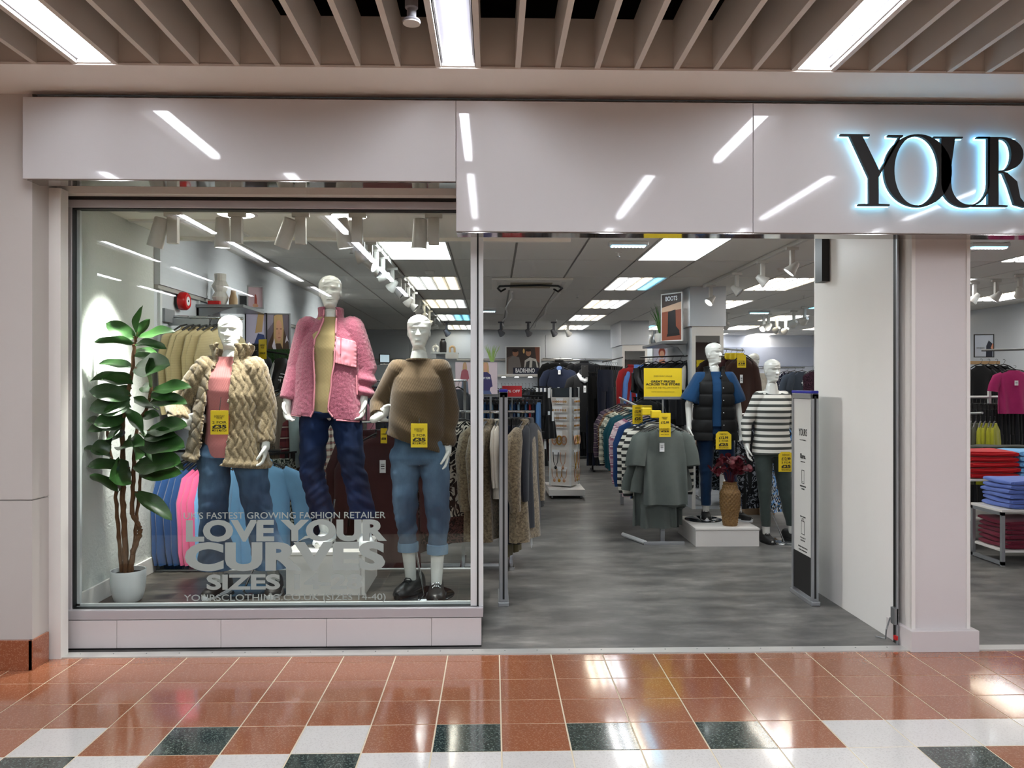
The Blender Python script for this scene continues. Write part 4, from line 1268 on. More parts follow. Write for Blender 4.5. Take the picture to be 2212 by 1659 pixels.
for (u, aim, pw), nm in zip(wt, wl_nm):
    spotlight((WX(u, YT), YT, ZT), aim, 'pale cylinder spotlight on the window track, ' + nm, 'spotlights over the window display', 'can', pw, 1.2)
# long track into the shop
TXL = -1.03
a = MB(); a.box2((TXL - .018, 5.95, CEIL - .045), (TXL + .018, 15.6, CEIL - .004)); tag(ob('lighting_track', a, M_['spot'], None, smooth=False), 'long white lighting track running to the rear beside the light panels', 'lighting track')
ys = [6.15, 6.55, 6.9, 7.3, 8.0, 8.6, 9.0, 9.5, 10.1, 10.8, 11.6, 12.6, 13.6]
for i, y in enumerate(ys):
    spotlight((TXL, y, CEIL - .045), (.9, -.25, -.42) if i == 1 else ((-.9, .0, -.22), (-.7, .3, -.7), (.8, -.1, -.6))[i % 3], 'white flared spotlight on the long ceiling track, %s from the window' % ORD[i], 'spotlights on the long track', 'flare', {0: 48, 1: 165, 3: 75, 6: 80, 7: 60, 9: 110, 10: 60}.get(i, 0), 1.0)
TXR = 2.62
a = MB(); a.box2((TXR - .018, 6.3, CEIL - .04), (TXR + .018, 9.6, CEIL - .004)); tag(ob('lighting_track', a, M_['spot'], None, smooth=False), 'white lighting track above the striped mannequin', 'lighting track')
for i, y in enumerate((6.75, 7.5, 8.3, 9.3)):
    spotlight((TXR, y, CEIL - .04), ((-.55, .15, -.7), (.6, -.2, -.5), (.5, -.3, -.5), (-.6, -.2, -.6))[i], 'white flared spotlight over the vest and stripe mannequins, %s from the entrance' % ORD[i], 'spotlights over the aisle side', 'flare', 80 if i in (0, 3) else 0, 1.0)
for i, u in enumerate((965, 1082, 1141, 1196, 1227)):
    spotlight((WX(u, 15.2), 15.2, CEIL - .01), (.5, .4, -.6), 'grey spotlight before the rear wall, %s from the window side' % ORD[i], 'spotlights before the rear wall', 'flare', 130 if i in (1, 3) else 0, 1.15, M_['spot_dark'] if i < 4 else None)
for i, (u, y) in enumerate(((1569, 13.2), (1650, 13.6), (1660, 13.4), (1678, 14.2), (1697, 14.4), (1715, 12.8), (1738, 12.2))):
    spotlight((WX(u, y), y, CEIL - .01), (-.2, .8, -.35), 'white spotlight before the pale blue far wall, %s in its cluster' % ORD[i], 'spotlights before the far blue wall', 'flare', 130 if i in (2, 5) else 0, 1.15)
for i, (u, y) in enumerate(((2105, 9.2), (2152, 9.0), (2203, 8.6))):
    spotlight((WX(u, y), y, CEIL - .01), (-.4, .3, -.6) if i < 2 else (.3, .3, -.6), 'white spotlight beyond the pillar above the folded jumpers, %s from the pillar' % ORD[i], 'spotlights beyond the pillar', 'flare', 120 if i == 1 else 0, 1.05)

# ================================================================== POTTED FIDDLE LEAF FIG
YP = 5.0
pot = thing('potted_fig', 'tall artificial fiddle-leaf fig in a white round pot in the window corner', 'potted plant', (WX(277, YP), YP, PF))
O_ = Vector(pot.location)
a = MB(); a.lathe([(.001, .0), (.070, .0), (.083, .012), (.097, .06), (.1045, .12), (.1065, .17), (.106, .196), (.104, .200), (.099, .198), (.097, .17), (.001, .168)], 40); ob('pot', a, M_['pot'], pot)
a = MB(); a.lathe([(.001, .176), (.05, .178), (.097, .172)], 24); ob('soil', a, M_['soil'], pot)
def stem(pts, r0, r1):
    q = [P(u, v, YP + dy) - O_ for u, v, dy in pts]
    out, rad = [], []
    for i in range(len(q) - 1):
        for k in range(6):
            t = k / 6
            out.append(q[i].lerp(q[i + 1], t) + Vector((.0025 * sin((i * 6 + k) * 1.9), .002 * cos((i * 6 + k) * 2.3), 0)))
    out.append(q[-1])
    rad = [(r0 + (r1 - r0) * i / (len(out) - 1)) * (1 + .10 * sin(i * 2.4)) for i in range(len(out))]
    a = MB(); a.tube(out, rad, 10); return ob('stem', a, M_['bark'], pot)
stem([(263, 1238, .02), (257, 1160, .03), (250, 1075, .03), (252, 1040, .03), (240, 990, .03), (232, 930, .04)], .013, .009)
stem([(273, 1238, 0), (269, 1150, 0), (265, 1080, 0), (266, 1000, 0), (264, 920, 0), (272, 870, 0), (286, 800, .01), (290, 745, .01), (296, 722, .01)], .019, .010)
stem([(281, 1238, -.01), (288, 1190, -.01), (303, 1150, -.01), (300, 1135, -.01), (285, 1110, -.01), (288, 1040, 0), (290, 980, 0), (296, 920, .0), (318, 880, .0), (328, 835, .0)], .018, .009)
stem([(279, 1238, .03), (290, 1180, .03), (296, 1110, .04), (302, 1050, .04), (304, 1000, .04), (300, 950, .04)], .012, .008)
def leaf_mesh(L, W, seed, droop, cup):
    r = random.Random(seed); ph = r.uniform(0, 6)
    def f(u, v):
        s = u
        w = W * (sin(pi * min(1, s ** .82)) ** .62) * (.72 + .45 * s) if 0 < s < 1 else .004
        y = (v * 2 - 1) * w * .5
        x = L * s
        z = -droop * L * s * s + cup * abs(v * 2 - 1) ** 1.6 * w + .035 * sin(s * 9 + ph + (v > .5) * 1.5) * abs(v * 2 - 1) * (s > .05)
        return Vector((x, y, z))
    a = MB(); a.grid(f, 12, 8); return a.mesh('leaf')
LF = [leaf_mesh(1, .62, 1, .10, .16), leaf_mesh(1, .52, 2, .25, .22), leaf_mesh(1, .70, 3, -.05, .12), leaf_mesh(1, .55, 4, .35, .10), leaf_mesh(1, .45, 5, .15, .30)]
# base (u, v), tip (u, v), depth of the tip against the base, roll, kind
LV = [(296, 722, 301, 662, -.02, 80, 4), (296, 728, 320, 690, .04, -60, 4), (293, 730, 232, 700, -.05, -75, 2), (298, 730, 371, 712, -.05, 15, 0), (291, 745, 207, 732, -.07, 10, 4), (292, 745, 352, 745, -.10, 10, 4), (289, 765, 340, 755, .10, 20, 1), (288, 795, 219, 776, -.05, -20, 1),
      (290, 795, 366, 790, -.16, 55, 2), (290, 770, 345, 775, -.03, -10, 0), (286, 818, 193, 808, -.04, 10, 1), (288, 830, 223, 815, -.14, 15, 0), (284, 838, 225, 850, .05, 10, 1), (329, 838, 325, 775, -.08, 90, 2), (328, 845, 405, 832, -.05, 25, 0), (328, 848, 303, 828, .08, -30, 1),
      (322, 858, 378, 855, -.08, 20, 1), (325, 868, 396, 866, -.10, 15, 0), (284, 855, 178, 846, -.05, -70, 2), (282, 862, 182, 885, -.05, -65, 2), (280, 870, 228, 892, -.15, -55, 0), (290, 870, 330, 882, -.2, -10, 2), (268, 890, 306, 935, -.2, -70, 2), (310, 900, 333, 893, -.1, 40, 1),
      (318, 930, 402, 922, -.08, 30, 2), (312, 945, 372, 937, -.1, 40, 0), (266, 918, 168, 925, -.1, -30, 0), (236, 928, 170, 905, .02, -40, 0), (264, 925, 228, 945, -.22, 0, 1), (262, 945, 240, 950, -.25, 0, 2), (300, 955, 396, 968, -.12, 30, 2), (298, 965, 390, 1005, -.02, 40, 1), (240, 960, 170, 975, -.08, -60, 2),
      (262, 1005, 191, 1003, -.15, -30, 0), (280, 1010, 235, 1035, -.35, -60, 2), (290, 1005, 388, 1002, -.14, 30, 2), (300, 1020, 382, 1020, -.08, 60, 0), (255, 1062, 178, 1022, -.06, 15, 4), (292, 1062, 362, 1102, -.08, 10, 3), (258, 965, 300, 955, -.22, 10, 0), (275, 950, 312, 975, -.22, -30, 1), (240, 990, 188, 960, .05, -20, 1),
      (262, 1058, 262, 995, -.22, 95, 2), (270, 900, 205, 918, .08, -50, 2), (300, 935, 360, 955, .08, 20, 2), (284, 880, 240, 870, .1, -60, 1)]
for i, (u0, v0, u1, v1, dy, roll, k) in enumerate(LV):
    a, b = P(u0, v0, YP) - O_, P(u1, v1, YP + (dy if u1 > 215 else -.17)) - O_
    b.x = max(b.x, -2.465 - O_.x)
    a.y = 0.0
    d = b - a; L = d.length * 1.05
    x, y, dd = orient(d)
    M = Matrix((dd, x, y)).transposed() @ Matrix.Rotation(radians(roll * .6 + (32 if roll >= 0 else -32)), 3, 'X')
    o = ob('leaf', LF[k], M_['leaf'], pot)
    o.matrix_local = Matrix.Translation(a) @ M.to_4x4() @ Matrix.Diagonal((L, max(.16, L * .72), L * .9, 1))
    if i % 2 == 0:
        pt = MB(); pt.tube([a, a + d * .08], .004, 6); ob('petiole', pt, M_['bark'], pot)
# ================================================================== GARMENTS ON HANGERS
_gm = {}
def fprof(z0, z1, z):
    return max(0, min(1, (z0 - z) / (z0 - z1)))
def garment_mesh(kind, v):
    k = (kind, v)
    if k in _gm:
        return _gm[k]
    r = random.Random(hash(kind) % 1000 if False else sum(map(ord, kind)) + v * 17)
    ph, kf = r.uniform(0, 6), r.choice((5, 6, 7))
    b = MB()
    def foldf(amp, ztop, zbot):
        def f(p, t):
            a = amp * fprof(ztop, zbot, p.z)
            return p + Vector((.35 * a * sin(t * kf + ph + p.z * 3), a * sin(t * kf + ph * 1.7 + p.z * 2.5) * (1 if sin(t) < 0 else .8), 0))
        return f
    L = {'jumper': .74, 'tee': .76, 'shirt': .80, 'coat': .92, 'hoodie': .74, 'cardigan': .80, 'dress': 1.12, 'gown': 1.12}.get(kind, .8)
    T = {'coat': .05, 'jumper': .034, 'hoodie': .042, 'cardigan': .045}.get(kind, .028)
    W = {'coat': .27, 'jumper': .25, 'hoodie': .26, 'tee': .225, 'cardigan': .26}.get(kind, .25)
    if kind in ('trousers', 'leggings_pair'):
        w = .20; zt = -.11
        b.loft([(zt, 0, 0, w, .018, .018), (zt - .03, 0, 0, w + .004, .02, .02), (zt - .18, 0, 0, w + .025, .026, .024), (zt - .30, 0, 0, w + .015, .026, .024)], 24, 2.6, True, foldf(.006, zt, zt - .3))
        for s in (-1, 1):
            cx = s * .108
            b.loft([(zt - .24, cx, 0, .112, .026, .024), (zt - .5, cx * 1.02, 0, .098, .024, .022), (zt - .8, cx * 1.02, 0, .088, .022, .02), (zt - 1.02, cx * 1.04, 0, .085, .022, .02)], 18, 2.4, True, foldf(.008, zt, zt - .9))
    elif kind in ('skirt', 'shorts'):
        zt = -.11
        L2 = .62 if kind == 'skirt' else .5
        b.loft([(zt, 0, 0, .17, .016, .016), (zt - .04, 0, 0, .175, .02, .02), (zt - .25, 0, 0, .215, .032, .03), (zt - L2, 0, 0, .25, .04, .038)], 40, 2.2, True, foldf(.016, zt, zt - L2))
    elif kind == 'pair':      # trousers folded over the bar
        b.loft([(-.10, 0, 0, .11, .004, .004), (-.105, 0, 0, .115, .018, .018), (-.3, 0, 0, .12, .02, .02), (-.62, 0, 0, .125, .022, .022)], 20, 2.6, True, foldf(.006, -.1, -.6))
    else:
        nk = .075
        flare = {'coat': .03, 'dress': .05, 'gown': .06, 'shirt': .02}.get(kind, .005)
        lv = [(-.082, 0, 0, nk, .018, .022), (-.10, 0, 0, nk + .012, .022, .024), (-.125, 0, 0, W * .62, T * .8, T * .8), (-.16, 0, 0, W * .88, T, T), (-.20, 0, 0, W * .93, T * 1.05, T), (-.32, 0, 0, W * .88, T * 1.15, T), (-.48, 0, 0, W * .88, T * 1.1, T)]
        n_ = 4
        for i in range(1, n_ + 1):
            z = -.48 - (L - .48 + .08) * i / n_
            lv.append((z, 0, 0, W * .88 + flare * i / n_, T * (1.1 + .15 * i / n_), T))
        if kind in ('shirt', 'coat', 'hoodie'):
            lv = [(-.055 if kind != 'hoodie' else -.04, 0, .012, nk + .004, .030, .03)] + [(-.075, 0, .006, nk + .008, .032, .03)] + lv[1:]
        b.loft(lv, 48, 2.3, True, foldf({'coat': .018, 'tee': .022}.get(kind, .013), -.17, -.08 - L * .8))
        if kind not in ('dress', 'gown'):
            short = kind == 'tee'
            for s in (-1, 1):
                o1, o2 = r.uniform(.0, .03), r.uniform(-.01, .03)
                pts = [Vector((s * W * .66, 0, -.145)), Vector((s * (W * .92), .0, -.20)), Vector((s * (W * 1.10 + o1), -.004, -.34))]
                rad = [.045, .078, .082]
                if not short:
                    pts += [Vector((s * (W * 1.14 + o1), -.012, -.50)), Vector((s * (W * 1.12 + o1 + o2), -.02, -.66)), Vector((s * (W * 1.10 + o1 + o2), -.026, -.745))]
                    rad += [.068, .058, .046 if kind in ('jumper', 'hoodie', 'coat') else .05]
                else:
                    pts[-1] = Vector((s * (W * 1.06 + o1), -.004, -.34)); pts += [Vector((s * (W * 1.14 + o1), -.004, -.45))]; rad[-1] = .074; rad[-2] = .070; rad += [.072]
                b.tube(pts, rad, 12, True, T / .055 * .72, Vector((0, 1, 0)))
        if kind == 'hoodie':
            b.ellipsoid((0, .035, -.10), (.11, .045, .075), None, 14, 8)
    me = b.mesh(kind)
    _gm[k] = me
    return me
def hanger_mesh(kind):
    k = ('hanger', kind)
    if k not in _gm:
        a = MB()
        a.tube([(.012 + .018 * cos(t), 0, -.012 + .018 * sin(t)) for t in [2.6 - i * .5 for i in range(8)]] + [(.0, 0, -.055)], .0022, 6, up=Vector((0, 1, 0)))
        if kind == 'clip':
            a.box2((-.19, -.006, -.068), (.19, .006, -.052))
            for s in (-1, 1):
                a.box2((s * .15 - .014, -.014, -.125), (s * .15 + .014, .014, -.06))
        else:
            for s in (-1, 1):
                a.tube([(0, 0, -.058), (s * .09, 0, -.078), (s * .20, 0, -.13)], [.009, .010, .008], 8, True, .7)
        _gm[k] = a.mesh('hanger')
    return _gm[k]
def swing_tag(parent, loc, rz=0):
    a = MB(); a.box2((-.023, -.001, -.085), (.023, .001, 0)); t = ob('swing_tag', a, M_['white_card'], parent, loc, rz, smooth=False)
    for z in (-.03, -.045, -.06):
        b = MB(); b.box2((-.014, -.0018, z), (.014, -.001, z + (.004 if z != -.045 else .008))); ob('tag_print', b, M_['ink'], t, smooth=False)
    return t
NAMES = {'jumper': 'jumper', 'tee': 'tee', 'shirt': 'shirt', 'coat': 'coat', 'hoodie': 'hoodie', 'cardigan': 'cardigan', 'dress': 'dress', 'gown': 'gown', 'trousers': 'trousers', 'skirt': 'skirt', 'shorts': 'shorts', 'pair': 'folded_trousers', 'leggings_pair': 'leggings'}
def garment(kind, m, p, rz, label, cat, group=None, v=0, s=(1, 1, 1), hang=True, yl=False):
    """p = where the hook meets the rail; the garment faces -y turned by rz"""
    o = ob(NAMES[kind], garment_mesh(kind, v), m, None, p, rz)
    o.scale = s
    tag(o, label, cat, group)
    if hang:
        h = ob('hanger', hanger_mesh('clip' if kind in ('trousers', 'skirt', 'shorts', 'pair', 'leggings_pair') else 'arms'), M_['black'], o)
    return o
def row(kind, mats, p, step, n, rz, what, where, cat, s=(1, 1, 1), jit=.06, vs=3, frm='from the near end'):
    """N garments along a rail from P by STEP"""
    p = Vector(p); step = Vector(step); out = []
    for i in range(n):
        m = mats[i % len(mats)]
        nm = what[i % len(what)] if isinstance(what, (list, tuple)) else what
        kd = kind[i % len(kind)] if isinstance(kind, (list, tuple)) else kind
        out.append(garment(kd, m, p + step * i, rz + RND.uniform(-jit, jit), '%s %s, %s %s' % (nm, where, ORD[i], frm), cat if isinstance(cat, str) else cat[i % len(cat)],
                           (where.split(' on ')[-1] + ' garments'), i % vs, s))
    return out
def bar(name, label, pts, r=.012, m=None, legs=(), cat='rail', floor=0):
    """a hanging rail: bar plus upright legs with feet"""
    t = thing(name, label, cat, (0, 0, 0))
    a = MB(); a.tube(pts, r, 10, up=Vector((0, .3, 1))); ob('bar', a, m or M_['chrome'], t)
    for x, y, z in legs:
        a = MB(); a.box2((x - .015, y - .015, floor), (x + .015, y + .015, z)); ob('upright', a, m or M_['silver'], t, smooth=False)
        a = MB(); a.box2((x - .02, y - .24, floor), (x + .02, y + .24, floor + .03), .003); ob('foot', a, m or M_['silver'], t, smooth=False)
    return t
# ---- colours
cr = knit('#c9b98d', 'z', .012, .85, .3)
navy_b = cloth('#20406c', .9, 200, .2); rosy = cloth('#cf5c86', .9, 200, .2); sky = cloth('#6d9fc6', .9, 200, .2)
blk = cloth('#131416', .9, 200, .2); blk2 = cloth('#1c1d21', .9, 200, .2); nvy = cloth('#151c2e', .9, 200, .2); char = cloth('#2e3036', .9, 200, .2)
taupe = knit('#6f6252', 'x', .013, .6, .8); maroon = cloth('#3c1f22', .9, 180, .2); brown = cloth('#3a2722', .9, 180, .2)
gt = cloth('#5c635f', .85, 220, .15)
pl_mar = plaid('#4a1c24', '#7d3a3c', '#c9b7a8'); pl_bw = plaid('#23302c', '#c8c6b4', '#8a948a', .07); pl_pur = plaid('#2a2230', '#5a4a58', '#bcb2a8', .06); pl_rust = plaid('#4a3426', '#7a5a42', '#c4b294', .06); pl_pink = plaid('#8f5f72', '#d8c4c6', '#efe6e2', .09); pl_cream = plaid('#5b4a46', '#c9bfb0', '#8b2c34', .06)
teal = cloth('#12424c', .9); blue2 = cloth('#1b3a68', .9); den = denim('#2c4a72', '#4c76a6'); den_l = denim('#5b7a98', '#8fb0ca'); den_d = denim('#16294a', '#27446e')
bwfl = blotch('#121214', '#d8d3c6', 13, .50, .53); green_fl = blotch('#27352c', '#c6cdbf', 30, .5, .56); blue_fl = blotch('#10131c', '#4f8fd0', 14, .53, .56, '#dfe6ea'); leop = blotch('#1b1416', '#6a4a4a', 30)
fur = fuzzy('#8f8066', '#4f4334', 60, 1.0); white_c = cloth('#cfc8bb', .9); red_c = cloth('#8c1a1e', .9); rust = cloth('#8a3a22', .9); olive = cloth('#5a5238', .9)
lime = cloth('#9a9a22', .85); olive_g = cloth('#4a4b3c', .9); magenta = cloth('#a02a62', .85); gstr = stripes('#2b2c2c', '#cfcdc2', 2, .06, .55)
# ================================================================== TICKETS
def ticket(p, rz, lines, label, w=.105, h=.15, string=None, group=None, clipped=False, m=None):
    """p = top centre of the card; LINES of (text, z fraction from the top, width fraction, bold)"""
    t = thing('price_ticket', label, 'price ticket', p, rz, group)
    a = MB()
    if clipped:
        a.prism([(-w / 2, -.18 * w), (-w / 2 + .18 * w, 0), (w / 2 - .25 * w, 0), (w / 2, -.2 * w), (w / 2, -h), (-w / 2, -h)], .002)
    else:
        a.box2((-w / 2, 0, -h), (w / 2, .002, 0), .0006)
    ob('card', a, m or M_['yellow'], t, smooth=False)
    for s, f, wf, bold in lines:
        sz = .1
        lettering(s, M_['ink'] if bold > .003 or wf > .6 else M_['ink_soft'], t, (0, -.001, -h * f), .14 * h if bold < .03 else .20 * h, 1, bold, 0, 'lettering', w * wf)
    if string:
        a = MB(); a.tube([(0, .001, 0), Vector(string)], .0022, 6); ob('string', a, M_['ink'], t)
    return t
T35 = [('EVERYDAY', .25, .58, .0), ('VALUE', .32, .34, .0), ('2 FOR', .50, .80, .004), ('£35', .68, .80, .05), ('MIX & MATCH', .83, .80, .002)]
T25 = [('EVERYDAY', .16, .5, .0), ('£12.99', .36, .6, .03), ('2 FOR', .54, .62, .004), ('£25', .74, .62, .05), ('MIX & MATCH', .90, .6, .0)]
ticket(Vector(m1.location) + Vector((-.005, -.185, 1.21)), .0, T35, 'yellow two for £35 ticket hanging on the pink jumper of the beige-coat mannequin', .112, .152, (0.0, .03, .085))
ticket(Vector(m3.location) + Vector((.02, -.2, 1.13)), .0, T35, 'yellow two for £35 ticket hanging at the hem of the brown ribbed jumper', .103, .15, (0, .02, .03))
ticket(P(1563, 932, Y4 - .2), .05, T25, 'yellow £25 ticket hanging from the black quilted gilet', .16, .18, None, None, True)
ticket(P(1698, 976, Y5 - .2), .05, T25, 'yellow £25 ticket hanging from the striped top hem', .15, .195, None, None, True)

# ================================================================== WALL BAY BEHIND THE WINDOW DISPLAY (left)
YB1 = 6.08
a = MB(); a.box2((-2.5, YB1 - .16, 2.05), (-2.47, YB1 + .02, 2.15)); a.box2((-2.5, YB1 - .02, 2.03), (-2.2, YB1 + .0, 2.085)); wb_ = thing('wall_bracket', 'grey bracket on the side wall carrying the cream jumper rail', 'bracket', (0, 0, 0)); ob('plate', a, M_['silver'], wb_, smooth=False)
bar('hanging_rail', 'upper chrome rail of cream jumpers between potted fig and side wall', [(-2.49, YB1, 2.10), (-1.95, YB1 + .04, 2.09)], .011)
row('jumper', [cr], (-2.36, YB1, 2.10), (.052, .006, 0), 6, 1.35, 'cream knitted jumper', 'on the upper rail behind the fig', 'jumper', frm='from the side wall')
bar('hanging_rail', 'lower black rail of blue and pink jumpers behind the potted fig', [(-2.49, YB1, 1.06), (-1.65, YB1, 1.06)], .011, M_['black_metal'])
row('jumper', [navy_b], (-2.37, YB1 - .02, 1.06), (.045, 0, 0), 4, 1.25, 'royal blue jumper', 'on the lower rail behind the fig', 'jumper', (1, 1, 1.08), frm='from the side wall')
row('jumper', [rosy], (-2.185, YB1 - .02, 1.06), (.04, 0, 0), 3, 1.25, 'bright pink jumper', 'on the lower rail beside the royal blue ones', 'jumper', (1, 1, 1.08), frm='from the blue jumpers')
row('jumper', [sky], (-2.04, YB1 - .02, 1.06), (.045, 0, 0), 4, 1.2, 'sky blue jumper', 'on the lower rail between the coat mannequin legs', 'jumper', (1, 1, 1.08), frm='from the pink jumpers')
hd_ = garment('hoodie', sky, (-1.80, YB1 - .05, 1.06), .35, 'sky blue sweatshirt with a red chest badge facing the window', 'sweatshirt', None, 1, (1, 1, 1.08))
a = MB(); a.box2((-.03, -.085, -.33), (.03, -.053, -.27)); ob('badge', a, M_['red'], hd_, smooth=False)
swing_tag(hd_, (-.11, -.062, -.22))
# alarm bell on the side wall
bl = thing('alarm_bell', 'round red fire alarm bell on the side wall above the cream jumpers', 'alarm bell', (-2.5, 6.22, 2.235), pi / 2)
a = MB(); a.lathe([(.001, .0), (.07, 0), (.073, .01), (.073, .045), (.06, .062), (.001, .062)], 32); 
e = MB(); e.add([Vector((v.x, -v.z - .025, v.y)) for v in a.v], a.f); ob('gong', e, M_['red'], bl)
a = MB(); a.add([Vector((.062 * cos(t), y, .062 * sin(t))) for y in (0, -.027) for t in [2 * pi * i / 24 for i in range(24)]], [[i, (i + 1) % 24, 24 + (i + 1) % 24, 24 + i] for i in range(24)]); ob('mounting', a, M_['black'], bl)
a = MB(); a.cyl((0, -.0875, 0), (0, -.0885, 0), .036, 24); lb = ob('badge', a, M_['white_card'], bl)
a = MB(); a.cyl((0, -.0885, 0), (0, -.091, 0), .009, 12); ob('bolt', a, M_['ink'], bl)
# shelf with vases and a picture
Ys = 6.6
a = MB(); a.box2((-2.5, Ys, 2.225), (-2.1, Ys + .6, 2.25), .002); sh1 = tag(ob('wall_shelf', a, M_['gray_metal'], None, smooth=False), 'grey wall shelf carrying the zigzag vase above the beige-coat mannequin', 'shelf')
a = MB(); a.prism([(-2.5, 2.0), (-2.47, 2.0), (-2.40, 2.16), (-2.2, 2.224), (-2.5, 2.224)], .02, Matrix.Translation((0, Ys + .02, 0))); ob('shelf_bracket', a, M_['gray_metal'], sh1, smooth=False)
a = MB(); a.lathe([(.001, 0), (.042, 0), (.045, .01), (.05, .02), (.07, .075), (.045, .12), (.072, .17), (.046, .215), (.05, .275), (.040, .275), (.04, .23), (.001, .22)], 14); tag(ob('zigzag_vase', a, M_['vase_white'], None, P(476, 663, Ys + .14) * 1, smooth=20), 'tall off-white vase with zigzag outline on the wall shelf', 'vase').location.z = 2.25
a = MB(); a.lathe([(.001, 0), (.034, 0), (.036, .01), (.036, .06), (.022, .105), (.020, .135), (.016, .135), (.001, .12)], 24); tag(ob('tan_vase', a, M_['vase_tan'], None, P(504, 663, Ys + .15)), 'small tan bottle vase beside the zigzag vase', 'vase').location.z = 2.25
a = MB(); a.box2((-.05, -.02, 0), (.05, .02, .035), .004); tag(ob('gift_box', a, M_['red'], None, P(463, 664, Ys + .06), smooth=False), 'small red box at the front of the wall shelf', 'box').location.z = 2.25
def pic(name, label, cat, p, w, h, rz, frame, bgc, shapes, texts=(), fw=.012, tilt=0, depth=.02, m2=None):
    """framed print: p = bottom centre; shapes = (hex, [(x, z)...] or ('e', cx, cz, rx, rz)) in 0..1 units"""
    t = thing(name, label, cat, p, rz)
    t.rotation_euler.x = tilt
    a = MB()
    a.box2((-w / 2, 0, 0), (w / 2, depth, fw)); a.box2((-w / 2, 0, h - fw), (w / 2, depth, h)); a.box2((-w / 2, 0, fw), (-w / 2 + fw, depth, h - fw)); a.box2((w / 2 - fw, 0, fw), (w / 2, depth, h - fw))
    ob('frame', a, frame, t, smooth=False)
    b = MB(); b.box2((-w / 2 + fw, .004, fw), (w / 2 - fw, depth - .003, h - fw)); ob('print', b, plain('print_paper', bgc, .5), t, smooth=False)
    W, Hh = w - 2 * fw, h - 2 * fw
    for i, (c, s) in enumerate(shapes):
        if s[0] == 'e':
            s = [(s[1] + s[3] * cos(q), s[2] + s[4] * sin(q)) for q in [2 * pi * k / 20 for k in range(20)]]
        s = [(min(1, max(0, x)), min(1, max(0, z))) for x, z in s]
        a = MB(); y = .0036 - i * .00022
        V = [Vector((-W / 2 + x * W, y, fw + z * Hh)) for x, z in s]
        a.add(V, [list(range(len(V)))])
        ob('printed_figure', a, plain('print_ink', c, .5), t, smooth=False)
    for s, x, z, wf, sz, bold, m in texts:
        lettering(s, m, t, (-W / 2 + x * W, -.0005, fw + z * Hh), sz, 1, bold, 0, 'lettering', W * wf)
    return t
SKIN, HAIR, BLON = '#c79478', '#4a3426', '#b8976a'
def woman(cx, top, sc, hair, top_c, leg_c=None):
    s = [(hair, ('e', cx, top - .12 * sc, .16 * sc, .16 * sc)), (hair, [(cx - .17 * sc, top - .12 * sc), (cx + .17 * sc, top - .12 * sc), (cx + .2 * sc, top - .42 * sc), (cx - .2 * sc, top - .42 * sc)]),
         (SKIN, ('e', cx, top - .15 * sc, .10 * sc, .125 * sc)), (SKIN, [(cx - .05 * sc, top - .24 * sc), (cx + .05 * sc, top - .24 * sc), (cx + .06 * sc, top - .36 * sc), (cx - .06 * sc, top - .36 * sc)]),
         (top_c, [(cx - .10 * sc, top - .33 * sc), (cx + .10 * sc, top - .33 * sc), (cx + .28 * sc, top - .42 * sc), (cx + .38 * sc, top - .80 * sc), (cx + .26 * sc, top - .84 * sc), (cx + .22 * sc, top - .95 * sc), (cx - .22 * sc, top - .95 * sc), (cx - .26 * sc, top - .84 * sc), (cx - .38 * sc, top - .80 * sc), (cx - .28 * sc, top - .42 * sc)])]
    if leg_c:
        s.append((leg_c, [(cx - .22 * sc, top - .94 * sc), (cx + .24 * sc, top - .94 * sc), (cx + .34 * sc, 0), (cx + .1 * sc, 0), (cx + .05 * sc, top - 1.2 * sc), (cx - .2 * sc, 0.0), (cx - .38 * sc, 0)]))
    return s
PINKBG = '#c9aeb6'
q = P(552, 680, Ys + .35); q.z = 2.25
pic('framed_picture', 'pink framed picture of a raised hand standing on the grey wall shelf', 'picture', q, .145, .20, .45, M_['silver'], PINKBG, [('#a8483c', [(.42, 0), (.62, 0), (.6, .4), (.55, .62), (.46, .66), (.43, .4)]), (SKIN, ('e', .5, .08, .2, .1))])
q = P(527, 664, Ys + .5); q.z = 2.25
pic('framed_picture', 'narrow dark picture frame at the back of the grey wall shelf', 'picture', q, .10, .14, .3, M_['silver'], '#33373a', [('#4a5052', [(.1, .1), (.9, .1), (.9, .5), (.1, .3)])])
pic('framed_picture', 'portrait poster of a blonde woman hanging between two window mannequins', 'poster', P(601, 760, 7.6), .235, .375, .05, M_['silver'], '#6a5f68',
    [('#8f8794', [(0, .55), (.3, .8), (.3, 1), (0, 1)]), (HAIR, [(.05, .2), (.3, .55), (.75, .6), (.95, .2), (1, 0), (0, 0)]), (BLON, [(.28, .1), (.30, .95), (.45, 1), (.68, 1), (.74, .6), (.70, .05), (.6, .2), (.4, .2)]), (SKIN, ('e', .52, .55, .16, .3)), ('#a96a58', ('e', .55, .36, .06, .02)), ('#8a6450', ('e', .44, .60, .06, .018)), ('#8a6450', ('e', .62, .60, .05, .018)), ('#b5826a', [(.53, .58), (.57, .45), (.50, .45)]), (BLON, [(.28, .1), (.3, .95), (.42, 1), (.40, .6), (.37, .1)]), ('#d8cdd8', [(.22, .12), (.32, .34), (.42, .0), (.3, .0)]), ('#d8cdd8', [(.8, .2), (.87, .42), (.98, .24), (.9, .28)])])
pic('framed_picture', 'pale poster with a blonde head hanging beneath the grey wall shelf', 'poster', P(553, 745, 7.3), .2, .30, .2, M_['black'], '#bdb6cc', [(BLON, [(.45, .35), (.6, 1), (.9, 1), (.8, .4)]), ('#2a3a6a', [(.4, 0), (.6, .35), (.9, .3), (1, 0)])])
ps = thing('poster_stand', 'silver stand holding the blonde portrait poster behind the window mannequins', 'poster stand', (WX(601, 7.64), 7.64, 0))
